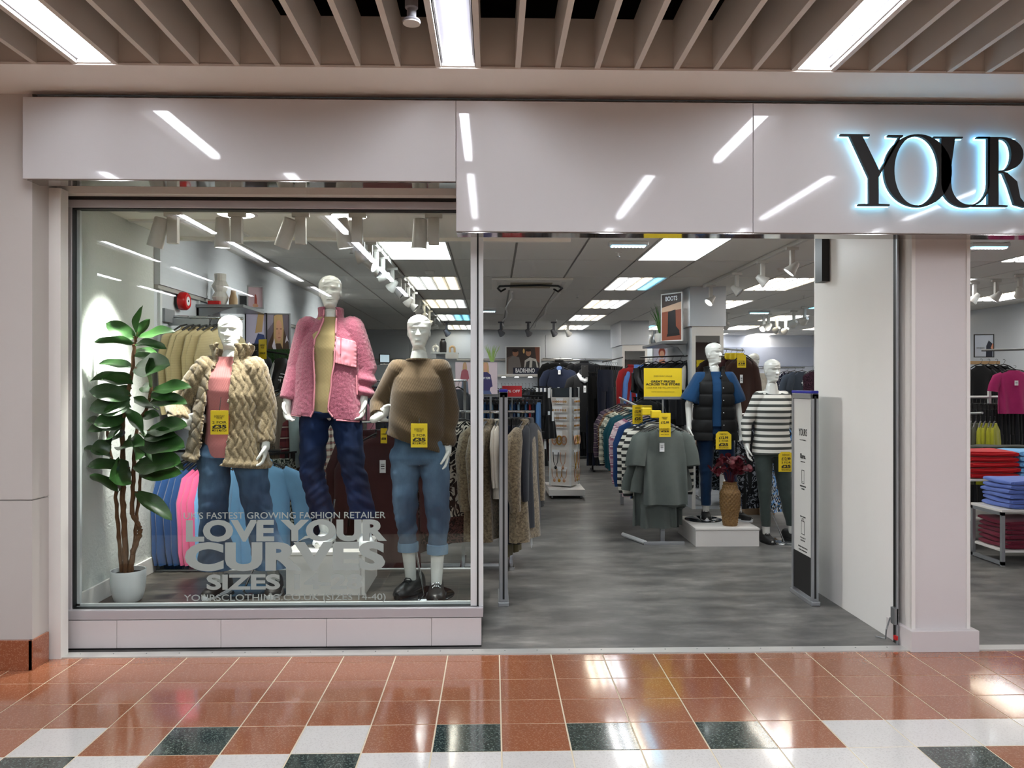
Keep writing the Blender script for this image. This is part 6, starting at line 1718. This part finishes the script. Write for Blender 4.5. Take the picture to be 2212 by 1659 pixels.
a = MB(); a.tube([(.085 * cos(t), -.005 - .03 * sin(t), -.088 - .035 * max(0, sin(t))) for t in [2 * pi * i / 24 for i in range(25)]], .006, 6); ob('neckband', a, gt, g0)
for i in range(5):
    garment('tee', gt, (RX + .012 * (i % 2), 7.70 + .06 * i, 1.236), .05 * (-1) ** i, 'grey-green plain tee on the rack, %s behind the front one' % ORD[i], 'tee', 'grey tees on the rack', i % 3, (1.03, 1.1, 1.04 + .02 * i))
lower = [(.0, 7.72), (.05, 7.80), (-.06, 7.86), (.1, 7.9)]
for i, (dx, y) in enumerate(lower):
    garment('tee', gt, (RX - .05 + dx, y, .92), .08 * (-1) ** i, 'grey-green tee hanging lower under the rack front, %s from the aisle' % ORD[i], 'tee', 'grey tees on the rack', i % 3, (.85, 1.2, .92), False)
seq = [('jumper', gstr, 'grey and white striped jumper'), ('jumper', gstr, 'striped jumper'), ('tee', blue2, 'navy blue tee'), ('jumper', blue2, 'dark blue jumper'), ('shirt', pl_pink, 'pink and white checked shirt'), ('shirt', pl_pink, 'pink checked shirt'), ('jumper', teal, 'dark teal jumper'), ('shirt', teal, 'teal shirt'), ('shirt', pl_bw, 'green and cream checked shirt'), ('shirt', pl_bw, 'dark green checked shirt'), ('shirt', pl_rust, 'rust and cream checked shirt'), ('shirt', pl_pur, 'purple checked shirt'), ('shirt', pl_pur, 'dark purple checked shirt')]
for i, (kd, m, nm) in enumerate(seq):
    garment(kd, m, (RX + .01, 8.05 + .17 * i, 1.265 + .010 * i), .12 + RND.uniform(-.05, .05), '%s on the aisle rack, %s behind the grey tees' % (nm, ORD[i]), 'shirt' if kd == 'shirt' else kd, 'checked and striped tops on the rack', i % 3, (1.1, 1.2, 1.12 if i < 6 else 1.0))
T0 = [('EVERYDAY', .3, .5, 0), ('VALUE', .38, .3, 0), ('£12.99', .62, .7, .03)]
ticket((RX - .035, 7.50, 1.30), 0, T0, 'upper yellow £12.99 ticket on the front grey tee', .112, .15)
ticket((RX - .03, 7.515, 1.158), 0, [('2 FOR', .12, .7, .01), ('£25', .42, .72, .05), ('MIX & MATCH', .75, .7, 0)], 'lower yellow £25 ticket on the front grey tee', .112, .09)
ticket((RX - .17, 8.2, 1.36), .3, T25, 'yellow ticket on the rack behind the front grey tee', .12, .2)
for i in range(3):
    a = MB(); a.box2((-.05, -.03, -.04), (.05, .03, .035), .008); tag(ob('size_marker', a, M_['yellow'], None, (RX - .09 - .05 * (i == 1), 7.66 + .22 * i, 1.285 + .02 * i), smooth=False), 'yellow size marker on the tee rack bar, %s from the front' % ORD[i], 'size marker')
gp = thing('promo_board', 'yellow board reading GREAT PRICES ACROSS THE STORE above the tee rack', 'sign', P(1432, 857, 8.0))
bw, bh_ = (1474 - 1391) / F * 8.0, (857 - 795) / F * 8.0
a = MB(); a.box2((-bw / 2, 0, 0), (bw / 2, .008, bh_), .002); ob('card', a, M_['yellow'], gp, smooth=False)
a = MB(); a.box2((-bw / 2, -.006, -.028), (bw / 2, .014, 0), .002); ob('holder', a, M_['gray_metal'], gp, smooth=False)
a = MB(); a.cyl((0, .004, -.3), (0, .004, -.028), .009, 10); ob('stem', a, M_['silver'], gp)
for s, f, wf, sz, bold, m in (('EVERYDAY VALUE', .72, .48, .022, 0, 'ink_soft'), ('GREAT PRICES', .53, .64, .03, .04, 'ink'), ('ACROSS THE STORE', .43, .90, .03, .04, 'ink'), ('LOOK FOR THE YELLOW TICKETS', .31, .86, .022, 0, 'ink_soft'), ('SELECTED LINES ONLY. WHILE STOCKS LAST', .17, .6, .010, 0, 'ink_soft')):
    lettering(s, M_[m], gp, (0, -.001, bh_ * f), sz, 1, bold, 0, 'lettering', bw * wf)
# ================================================================== JEWELLERY SPINNER
jx, jy = 1.02, 11.1
js = thing('jewellery_spinner', 'white square jewellery spinner on a castor base in the central aisle', 'display stand', (jx, jy, 0))
a = MB(); a.box2((-.25, -.40, .045), (.25, .45, .13), .003); ob('base', a, M_['white'], js, smooth=False)
for sx in (-.2, .2):
    for sy in (-.35, .38):
        a = MB(); a.add([Vector((sx - .012 + .024 * k, sy + .022 * cos(t), .022 + .022 * sin(t))) for k in (0, 1) for t in [2 * pi * i / 14 for i in range(14)]], [[i, (i + 1) % 14, 14 + (i + 1) % 14, 14 + i] for i in range(14)] + [list(range(14))[::-1], list(range(14, 28))]); ob('castor', a, M_['gray_metal'], js)
a = MB(); a.lathe([(.001, .13), (.05, .13), (.05, .15), (.001, .15)], 20); ob('turntable', a, M_['ink'], js)
th = -.47
Wc = .155
R_ = Matrix.Rotation(th, 4, 'Z')
a = MB(); a.box((0, 0, .83), (2 * Wc, 2 * Wc, 1.36), mat=R_); 
e = MB(); e.box((0, 0, .83), (2 * Wc, 2 * Wc, 1.36)); ob('column', e, M_['white'], js, None, th, False)
for k in range(4):
    c = Matrix.Rotation(th + k * pi / 2, 4, 'Z')
    e = MB(); e.box2((-Wc + .03, -Wc - .004, 1.40), (Wc - .02, -Wc, 1.53)); ob('mirror', e, plain('dark_mirror', '#55595c', .05, 1), js, None, th + k * pi / 2, False)
    e = MB(); e.box2((-Wc - .012, -Wc - .012, .15), (-Wc + .012, -Wc + .012, 1.54)); ob('corner_strip', e, M_['frame_light'], js, None, th + k * pi / 2, False)
rows = [(1.385, 4, 's'), (1.27, 3, 'm'), (1.155, 4, 's'), (1.045, 4, 's'), (.93, 3, 'b'), (.66, 2, 'n'), (.42, 3, 'c')]
hooks = MB()
cnt = 0
for face, fk in ((0, 'wide aisle face'), (1, 'narrow pillar-side face'), (3, 'window-side face')):
    for ri, (z, n, kd) in enumerate(rows):
        for i in range(n):
            x = -Wc + .045 + (2 * Wc - .09) * (i + .5) / n
            M = Matrix.Translation((jx, jy, 0)) @ Matrix.Rotation(th + face * pi / 2, 4, 'Z')
            p = M @ Vector((x, -Wc - .035, z))
            t = thing('jewellery_card', 'white jewellery card on the spinner %s, %s row down, %s along' % (fk, ORD[ri], ORD[i]), 'jewellery', p, th + face * pi / 2, 'jewellery cards on the spinner')
            w, h = {'s': (.062, .078), 'm': (.085, .085), 'b': (.085, .075), 'n': (.115, .07), 'c': (.075, .06)}[kd]
            a = MB(); a.box2((-w / 2, 0, -h), (w / 2, .004, 0)); a.box2((-.003, .004, -.008), (.003, .034, -.004)); ob('card', a, M_['white_card'] if (i + ri) % 3 else M_['clear_card'], t, smooth=False)
            b = MB(); gm = M_['gold'] if (i + ri) % 2 else M_['rose']
            if kd in 'sm':
                for s in (-1, 1):
                    b.tube([(s * w * .22 + .009 * cos(q), -.003, -h * .6 + .011 * sin(q)) for q in [6.283 * j / 10 for j in range(11)]],   .0042, 5, up=Vector((0, 1, 0)))
            elif kd == 'b':
                b.tube([(.036 * cos(q), -.006, -h - .06 + .06 * sin(q)) for q in [6.283 * j / 16 for j in range(17)]], .010, 6, up=Vector((0, 1, 0)))
                b.tube([(.026 * cos(q), -.012, -h - .035 + .038 * sin(q)) for q in [6.283 * j / 16 for j in range(17)]], .005, 6, up=Vector((0, 1, 0)))
            else:
                L = .17 if kd == 'n' else .12
                b.tube([(-.04, -.003, -h * .5), (-.03, -.004, -h - L * .6), (0, -.006, -h - L), (.03, -.004, -h - L * .6), (.04, -.003, -h * .5)], .006 if kd == 'n' else .005, 6, up=Vector((0, 1, 0)))
                b.ellipsoid((0, -.006, -h - L - .012), (.022, .008, .024), None, 10, 6)
            if face == 0 and kd == 'n' and i == 0:
                gm = M_['ink']
            ob('jewel', b, gm, t)
# ================================================================== SECURITY GATES
def gate(x0, x1, y0, y1, zt, label, printed):
    t = thing('security_gate', label, 'security gate', ((x0 + x1) / 2, (y0 + y1) / 2, 0))
    hx, hy = (x1 - x0) / 2, (y1 - y0) / 2
    a = MB()
    a.box2((-hx, -hy, .03), (hx, -hy + .022, zt - .02), .004); a.box2((-hx, hy - .022, .03), (hx, hy, zt - .02), .004); a.box2((-hx, -hy, zt - .06), (hx, hy, zt - .02), .004)
    ob('frame', a, M_['silver'], t, smooth=False)
    a = MB(); a.box2((-.007, -hy - .002, .05), (.007, -hy + .002, zt - .04)); ob('rubber_strip', a, M_['ink'], t, smooth=False)
    a = MB(); a.box2((-hx - .008, -hy - .012, 0), (hx + .008, hy + .012, .03), .004); ob('base', a, M_['silver'], t, smooth=False)
    a = MB(); a.box2((-hx, -hy, zt - .02), (hx, hy, zt), .005); ob('cap', a, M_['blue_cap'], t, smooth=False)
    a = MB(); a.box2((-hx * .5, -hy + .022, .33), (hx * .5, hy - .022, zt - .06)); ob('panel', a, plain('gate_panel', '#cfcfcb', .15), t, smooth=False)
    a = MB(); a.box2((-hx * .62, -hy + .022, .05), (hx * .62, hy - .022, .33)); ob('kick_panel', a, M_['ink'], t, smooth=False)
    if printed:
        xx = -hx * .5 - .0012
        def word(s, z, w, sz, bold=0.0, m='ink'):
            o = lettering(s, M_[m], t, (xx, 0, z), sz, 1, bold, -pi / 2, 'lettering', w)
        word('YOURS', 1.22, .15, .075, .0); word('CLOTHING', 1.165, .12, .012)
        word('Klarna.', 1.045, .10, .05, .02); word('SHOP NOW PAY LATER', 1.005, .08, .01)
        def icon(z, w, h, r):
            a = MB(); k = .003
            for y0_, y1_, z0_, z1_ in ((-w, w, z - h, z - h + k * 1.5), (-w, w, z + h - k * 1.5, z + h), (-w, -w + k, z - h, z + h), (w - k, w, z - h, z + h)):
                a.box2((xx, y0_, z0_), (xx + .001, y1_, z1_))
            if r == 'phone':
                a.box2((xx, -.008, z - h + .012), (xx + .001, .008, z - h + .016))
            else:
                a.tube([(xx, -.016, z + h), (xx, -.012, z + h + .02), (xx, .012, z + h + .02), (xx, .016, z + h)], .0015, 5)
            o = ob('icon', a, M_['ink'], t, smooth=False); o['kind'] = 'stuff'
        icon(.895, .024, .05, 'phone'); word('SCAN WITH YOUR PHONE', .825, .11, .014); word('CAMERA', .805, .06, .014)
        word('SHOP ONLINE', .60, .10, .014)
        icon(.52, .03, .05, 'bag'); word('COLLECT', .445, .10, .014); word('IN STORE', .425, .08, .014)
        word('FIND OUT MORE AT THE TILL', .375, .17, .014); word('OR ASK A MEMBER OF STAFF', .352, .15, .014)
gate(2.268, 2.318, 5.48, 5.86, 1.53, 'grey security gate with printed panel beside the white return wall', True)
gate(.045, .105, 5.52, 5.88, 1.54, 'grey security gate seen edge on beside the window corner post', False)
# ================================================================== WICKER VASE ON THE PLINTH
vp = P(1577, 1136, 7.66); vp.z = .179
wv = thing('wicker_vase', 'tall woven wicker vase on the low white plinth', 'vase', vp)
def vr(z):
    return interp([(0, .066), (.05, .074), (.22, .098), (.32, .098), (.38, .072), (.42, .062), (.44, .064)], z)[0]
a = MB()
nz, nt = 60, 64
a.grid(lambda u, v: Vector(((vr(v * .425) + .006 * sin(2 * pi * u * 16 + pi * int(v * 20)) * abs(sin(pi * v * 20))) * cos(2 * pi * u), (vr(v * .425) + .006 * sin(2 * pi * u * 16 + pi * int(v * 20)) * abs(sin(pi * v * 20))) * sin(2 * pi * u), v * .425)), nt, 100, True)
ob('woven_body', a, M_['wicker'], wv)
a = MB(); a.tube([(.064 * cos(t), .064 * sin(t), .425) for t in [2 * pi * i / 28 for i in range(29)]], .007, 8); ob('rim', a, M_['wicker'], wv)
a = MB(); a.cyl((0, 0, .002), (0, 0, .006), .058, 24); a.cyl((0, 0, .38), (0, 0, .384), .055, 24); ob('inner', a, M_['soil'], wv)
ds = thing('dried_stems', 'deep burgundy round-leaved stems standing in the wicker vase', 'artificial plant', vp + Vector((0, 0, .42)))
lf = MB(); lf.grid(lambda u, v: Vector((.036 * (v) * cos(2 * pi * u), .030 * v * sin(2 * pi * u), .008 * v * v)), 10, 3, True); lf_me = lf.mesh('leaf')
for i in range(24):
    t = RND.uniform(0, 2 * pi); r = RND.uniform(.05, .24); h = RND.uniform(.10, .30) * (1.15 - r * 1.6)
    e = Vector((r * cos(t), r * .75 * sin(t), max(.04, h)))
    pts = [Vector((0, 0, -.1)), Vector((0, 0, 0)) + e * .3 + Vector((0, 0, .04)), e]
    a = MB(); a.tube(pts, [.003, .0025, .0015], 5); ob('stem', a, M_['burgundy'], ds)
    for j in range(4):
        q = pts[1].lerp(pts[2], .25 + .25 * j) + Vector((RND.uniform(-.03, .03), RND.uniform(-.03, .03), RND.uniform(-.012, .03)))
        o = ob('leaf', lf_me, M_['burgundy'], ds, q)
        o.rotation_euler = (RND.uniform(-1.2, 1.2) + .6, RND.uniform(-.9, .9), RND.uniform(0, 6)); k = RND.uniform(.75, 1.25); o.scale = (k, k, k)
# ================================================================== AROUND THE STRIPED MANNEQUIN
bt = garment('tee', brown, P(1604, 757, 9.1), .12, 'dark brown tee facing out between the vest and stripe mannequins', 'tee', None, 0, (.74, 1.1, 1.15))
swing_tag(bt, (-.06, -.06, -.25))
bar('garment_rail', 'silver arm carrying the brown tee and its yellow ticket', [P(1560, 753, 9.9), P(1604, 757, 9.1)], .012, M_['silver'])
ticket(P(1602, 767, 8.9), .05, [('2 FOR', .5, .7, .006), ('£18', .68, .75, .05), ('MIX & MATCH', .84, .7, 0)], 'yellow two for £18 ticket on the brown tee', .105, .145)
row('tee', [brown, blk, maroon], P(1566, 755, 9.7), (.05, -.06, 0), 4, .5, ['brown tee', 'black tee', 'maroon tee'], 'on the silver arm behind the vest mannequin', 'tee', frm='from the pillar')
for i in range(3):
    a = MB(); a.box2((-.05, -.03, -.05), (.05, .03, .03), .008); tag(ob('size_marker', a, M_['yellow'], None, P(1575 + 11 * i, 768, 9.5 - .15 * i), smooth=False), 'yellow size marker on the brown tee arm, %s from the pillar' % ORD[i], 'size marker')
bar('clothes_rail', 'chrome rail of printed dresses behind the striped mannequin', [P(1590, 895, 9.0), P(1745, 893, 9.0)], .012, M_['chrome'], (tuple(P(1590, 895, 9.0)), tuple(P(1742, 893, 9.0))))
row('dress', [blotch('#101116', '#7a8088', 18, .55, .58), blk, blotch('#101116', '#7a8088', 18, .55, .58)], P(1622, 896, 9.0), (.10, .02, 0), 3, .5, ['black paisley dress', 'plain black dress'], 'on the rail behind the stripe mannequin arm', 'dress', (1, 1, .9), frm='from the vest mannequin')
row('dress', [blue_fl], P(1682, 896, 8.95), (.10, .02, 0), 4, .5, 'blue floral dress', 'on the rail behind the striped top', 'dress', (1.05, 1.1, .93), frm='from the vest mannequin')
for i, (u, w) in enumerate(((1622, .24), (1652, .22))):
    t = thing('paper_bag', ('taller', 'shorter')[i] + ' kraft paper bag on the floor behind the striped mannequin', 'bag', (WX(u, 9.4), 9.4, 0), .2)
    h = .22 if i == 0 else .19
    a = MB(); a.add([Vector((sx * w / 2 * k, sy * .06 * k, z)) for z, k in ((0, .92), (h, 1)) for sx, sy in ((-1, -1), (1, -1), (1, 1), (-1, 1))], [[0, 1, 5, 4], [1, 2, 6, 5], [2, 3, 7, 6], [3, 0, 4, 7], [3, 2, 1, 0]]); ob('sack', a, plain('kraft', '#a88e70', .8), t, smooth=False)
    a = MB(); a.tube([(-.04, -.06, h), (-.03, -.06, h + .06), (.03, -.06, h + .06), (.04, -.06, h)], .004, 6); ob('handle', a, plain('kraft', '#a88e70', .8), t)
bar('hanging_rail', 'chrome rail of navy tees before the pale blue wall', [P(1570, 795, 15.3), P(1738, 794, 15.3)], .014)
nt = row('tee', [blotch('#15172c', '#c9cbd8', 26, .58, .6), cloth('#46505e'), cloth('#333b46')], P(1700, 795, 15.4), (.07, -.2, 0), 3, .25, ['white-spotted navy tee', 'slate tee', 'charcoal printed tee'], 'on the rail before the pale blue wall', 'tee', (1.05, 1.1, 1), frm='from the striped mannequin')
a = MB(); a.box2((-.02, -.05, -.35), (-.006, -.044, -.25)); a.box2((.006, -.05, -.35), (.02, -.044, -.25)); a.box2((-.045, -.05, -.31), (.045, -.044, -.288)); ob('chest_print', a, M_['white_card'], nt[2], smooth=False)
row('gown', [blotch('#191018', '#5a3a4a', 60, .5, .55), blk], P(1756, 793, 13.0), (.1, .1, 0), 3, .4, ['dark sequin dress', 'black evening dress'], 'near the white return wall', 'dress', (1, 1, .9), frm='from the navy tees')
row(['jumper', 'shirt'], [nvy, blk, char, blk2], (WX(1600, 16.5), 16.5, 1.3), (.09, 0, 0), 14, .9, ['navy jumper', 'black shirt', 'charcoal jumper', 'faded black shirt'], 'on the far low rail below the navy tees', ['jumper', 'shirt'], (1, 1, 1.3), frm='from the vest mannequin')
# ================================================================== BEYOND THE WHITE PILLAR
def folded(w, d, h, v=0):
    k = ('folded', w, d, h, v)
    if k not in _gm:
        a = MB(); r = random.Random(v)
        def f(u, q):
            t = 2 * pi * u; e = .32
            cx = abs(cos(t)) ** e * (1 if cos(t) > 0 else -1); cz = abs(sin(t)) ** .55 * (1 if sin(t) > 0 else -1)
            lip = .5 + .5 * cx
            x = w / 2 * cx + .006 * sin(q * 7 + v); y = (q - .5) * d
            z = h / 2 + h / 2 * cz * (1 - .25 * (abs(q * 2 - 1) ** 6)) + .004 * sin(x * 22 + v * 2 + q * 4)
            return Vector((x, y, z))
        a.grid(f, 28, 12, True)
        n = 28
        a.f.append(list(range(n))[::-1]); a.mi.append(0); a.f.append([12 * n + i for i in range(n)]); a.mi.append(0)
        _gm[k] = a.mesh('folded')
    return _gm[k]
def stack(p, n, w, d, h, m, what, where, rz=0):
    for i in range(n):
        o = ob('folded_jumper', folded(w, d, h, i % 4), m, None, Vector(p) + Vector((RND.uniform(-.008, .008), RND.uniform(-.008, .008), (h - .004) * i)), rz + RND.uniform(-.03, .03))
        tag(o, '%s folded jumper, %s up in the stack %s' % (what, ORD[i], where), 'jumper', '%s folded jumpers' % what)
        f = MB(); f.tube([(-w * .42, -d / 2 - .002, h * .5), (0, -d / 2 - .006, h * .42), (w * .42, -d / 2 - .002, h * .55)], h * .16, 6); ob('fold_edge', f, m, o)
def frame_table(x0, x1, y0, y1, z, label, shelf=None):
    t = thing('display_table', label, 'table', ((x0 + x1) / 2, (y0 + y1) / 2, 0))
    hx, hy = (x1 - x0) / 2, (y1 - y0) / 2; k = .028
    a = MB(); a.box2((-hx, -hy, z - .022), (hx, hy, z), .003); ob('top', a, M_['white'], t, smooth=False)
    for sx in (-1, 1):
        for sy in (-1, 1):
            b = MB(); b.box2((sx * hx - (k if sx > 0 else 0), sy * hy - (k if sy > 0 else 0), 0), (sx * hx + (k if sx < 0 else 0), sy * hy + (k if sy < 0 else 0), z - .022)); ob('leg', b, M_['silver'], t, smooth=False)
        b = MB(); b.box2((sx * hx - (k if sx > 0 else 0), -hy, .01), (sx * hx + (k if sx < 0 else 0), hy, .04)); ob('rail', b, M_['silver'], t, smooth=False)
        b = MB(); b.box2((sx * hx - (k if sx > 0 else 0), -hy, z - .05), (sx * hx + (k if sx < 0 else 0), hy, z - .022)); ob('rail', b, M_['silver'], t, smooth=False)
    if shelf:
        b = MB(); b.box2((-hx + .02, -hy, shelf - .02), (hx - .02, hy, shelf), .002); ob('shelf', b, M_['white'], t, smooth=False)
frame_table(4.15, 5.5, 7.30, 8.0, .675, 'taller white-topped table of red and sky jumpers beyond the pillar', .3)
stack((WX(2122, 7.5), 7.52, .675), 5, .50, .40, .056, cloth('#b5141c', .9), 'red', 'on the taller table')
stack((WX(2222, 7.5), 7.52, .675), 5, .42, .40, .056, cloth('#74aede', .9), 'sky blue', 'on the taller table')
stack((WX(2170, 7.85), 7.85, .675), 6, .6, .25, .05, cloth('#33352c', .9), 'dark olive', 'at the back of the taller table')
frame_table(4.40, 5.5, 6.62, 7.06, .49, 'lower grey-framed table of blue and maroon jumpers beyond the pillar', .14)
stack((WX(2200, 6.84), 6.84, .49), 6, .42, .38, .045, cloth('#6076bc', .9), 'periwinkle', 'on the lower table')
stack((WX(2196, 6.84), 6.84, .14), 6, .46, .38, .045, cloth('#6a1c30', .9), 'maroon', 'on the lower table shelf')
bar('garment_rail', 'silver arm of lime and olive tees above the red jumpers', [P(2090, 893, 8.2), P(2122, 892, 7.9)], .012, M_['silver'])
row('tee', [olive_g, olive_g, lime, lime, lime, lime], P(2098, 900, 8.25), (.045, -.01, 0), 6, .9, ['olive tee', 'dark olive tee', 'lime tee', 'bright lime tee', 'lime green tee', 'yellow-green tee'], 'on the arm above the red jumpers', 'tee', (.8, 1, .85), frm='from the pillar')
row('trousers', [blk, blk2], (WX(2100, 9.0), 9.0, 1.42), (.05, 0, 0), 24, .9, ['black trousers', 'faded black trousers'], 'on the rail beyond the pillar', 'trousers', (1.1, 1.6, 1.2), frm='from the pillar')
bar('clothes_rail', 'pale double rail of black trousers beyond the pillar', [(WX(2085, 9.0), 9.0, 1.43), (WX(2240, 9.0), 9.0, 1.43)], .016, M_['frame_light'], ((WX(2137, 9.0), 9.0, 1.5),))
row('coat', [blk, nvy, blk2, char], (WX(2095, 10.1), 10.1, 1.75), (.09, 0, 0), 14, .8, ['black hanging coat', 'navy hanging coat', 'faded black coat', 'charcoal hanging coat'], 'on the back rail beyond the pillar', 'coat', (1, 1.1, 1.2), frm='from the pillar')
bar('hanging_rail', 'back rail of dark coats beyond the pillar', [(WX(2085, 10.1), 10.1, 1.75), (WX(2260, 10.1), 10.1, 1.75)], .012, M_['gray_metal'])
row('tee', [blk, blk, blk2], P(2118, 776, 9.6), (.13, .05, 0), 4, .2, ['black tee with white print', 'black tee', 'faded black tee'], 'on the upper rail beyond the pillar', 'tee', (.9, 1.1, 1.0), frm='from the pillar')
bar('hanging_rail', 'silver upper rail of black tees beyond the pillar', [P(2120, 757, 9.6), P(2230, 754, 9.4)], .014, M_['gray_metal'])
mg = garment('tee', magenta, P(2190, 790, 8.7), -.1, 'magenta frilled top facing out beyond the pillar', 'top', None, 1, (.85, 1.2, .65)); swing_tag(mg, (-.02, -.07, -.26))
pic('framed_picture', 'framed print with a dark figure on the wall beyond the pillar', 'picture', P(2126, 772, 10.6), .26, .32, -.15, M_['black'], '#b9c4d4', [('#1c2438', [(.6, 0), (.62, .5), (.75, .75), (.95, .6), (.95, 0)]), ('#c98a70', [(.85, .4), (.95, .6), (1, .6), (1, .3)])], [('NEW SEASON', .3, .4, .42, .03, .02, M_['gray_metal'])], .01)
a = MB(); a.box2((WX(2080, 10.6), 10.5, 1.86), (WX(2150, 10.6), 10.8, 1.9)); tag(ob('wall_shelf', a, plain('pale_wood', '#b9966c', .5), None, smooth=False), 'pale wooden shelf under the framed print beyond the pillar', 'shelf')
ws = thing('price_sign', 'white price sign on the rail in front of the magenta top', 'sign', P(2196, 869, 8.96))
a = MB(); a.box2((-.045, 0, 0), (.045, .006, .135)); ob('card', a, M_['white_card'], ws, smooth=False)
for s, z, w in (('LEGGINGS', .105, .06), ('TWO PACK', .085, .05), ('£15', .04, .03)):
    lettering(s, M_['ink'], ws, (0, -.001, z), .015, 1, .01, 0, 'lettering', w)
# ================================================================== CEILING FITTINGS IN THE SHOP
def emergency(u, v, w, label):
    Y = 1.25 * F / (CY - v)
    t = thing('emergency_light', label, 'emergency light', (WX(u, Y), Y, CEIL), 0, 'emergency lights on the shop ceiling')
    a = MB(); a.box2((-w / 2, -.05, -.035), (w / 2, .05, -.003), .006); ob('housing', a, M_['frame_light'], t, smooth=False)
    a = MB(); a.box2((-w / 2 + .02, -.045, -.044), (w / 2 - .02, .045, -.035), .003); ob('lens', a, glow('emergency_lens', '#a9dcf2', 1.6), t, smooth=False)
    for i in range(10):
        b = MB(); x = -w * .40 + w * .8 * i / 9; b.box2((x - .007, -.04, -.050), (x + .007, .02, -.044), .002); ob('led', b, glow('emergency_led', '#eefaff', 12), t, smooth=False)
emergency(1357, 521, .34, 'white emergency light with a row of LEDs over the doorway')
emergency(1050, 668, .34, 'emergency light with LEDs near the corner post')
emergency(1640, 670, .34, 'emergency light with LEDs beyond the vest mannequin')
emergency(2135, 521, .34, 'emergency light with LEDs beyond the white pillar')
Ya = 9.5
ac = thing('air_conditioner', 'square ceiling cassette air conditioner with a black cable over the doorway aisle', 'air conditioner', (WX(1146, Ya), Ya, CEIL))
a = MB(); a.box2((-.475, -.475, -.03), (.475, .475, -.003), .006); ob('panel', a, M_['wceil'], ac, smooth=False)
a = MB()
for i in range(12):
    a.box2((-.25, -.26 + i * .043, -.036), (.25, -.235 + i * .043, -.03))
o = ob('grille', a, plain('grille_beige', '#a39a86', .6), ac, smooth=False); o['kind'] = 'stuff'
for k in range(4):
    b = MB(); b.box2((-.33, -.41, -.033), (.33, -.36, -.029)); ob('vane', b, M_['ctile'], ac, None, k * pi / 2, False)
a = MB(); a.tube([(-.30, .30, -.035), (-.36, .26, -.075), (-.40, .15, -.05), (-.38, -.05, -.05), (-.2, -.2, -.06), (.1, -.25, -.06), (.33, -.1, -.05), (.40, .12, -.05), (.36, .26, -.075), (.31, .32, -.035)], .012, 8); ob('cable', a, M_['ink'], ac)
for i, (u0, v0, u1, v1) in enumerate(((1106, 628, 1086, 704), (1206, 630, 1153, 706))):
    q0, q1 = Vector((WX(u0, 2100 / (832 - v0)), 2100 / (832 - v0), CEIL - .012)), Vector((WX(u1, 2100 / (832 - v1)), 2100 / (832 - v1), CEIL - .012))
    pts = [q0.lerp(q1, k / 8) + Vector((.03 * sin(k * 1.7 + i), 0, 0)) for k in range(9)]
    a = MB(); a.tube(pts, .014, 8); tag(ob('conduit', a, M_['white'], None), 'white cable conduit on the ceiling running rearward, %s' % ('nearer the corner post', 'nearer the light panels')[i], 'conduit')
for i, (u, v) in enumerate(((1336, 544), (1247, 636), (1202, 688), (759, 538), (1737, 636))):
    Y = 2100 / (832 - v)
    t = thing('sprinkler', 'small sprinkler head on the ceiling, ' + ('over the doorway', 'beside the third light panel', 'near the rear wall', 'behind the window spotlights', 'beside the return wall')[i], 'sprinkler', (WX(u, Y), Y, CEIL))
    a = MB(); a.lathe([(.001, 0), (.03, -.002), (.03, -.006), (.008, -.008), (.008, -.04), (.001, -.04)], 16); ob('rose', a, M_['white'], t)
    a = MB(); a.lathe([(.001, -.04), (.018, -.041), (.018, -.044), (.001, -.045)], 12); ob('deflector', a, M_['chrome'], t)
for i, (u, v) in enumerate(((928, 586), (1690, 578))):
    Y = 2100 / (832 - v)
    a = MB(); a.lathe([(.001, -.04), (.035, -.038), (.045, -.028), (.05, -.012), (.055, -.010), (.055, 0), (.001, 0)], 24); tag(ob('smoke_detector', a, M_['white'], None, (WX(u, Y), Y, CEIL)), 'white round smoke detector on the ceiling ' + ('between the window light panels', 'above the striped mannequin')[i], 'smoke detector')
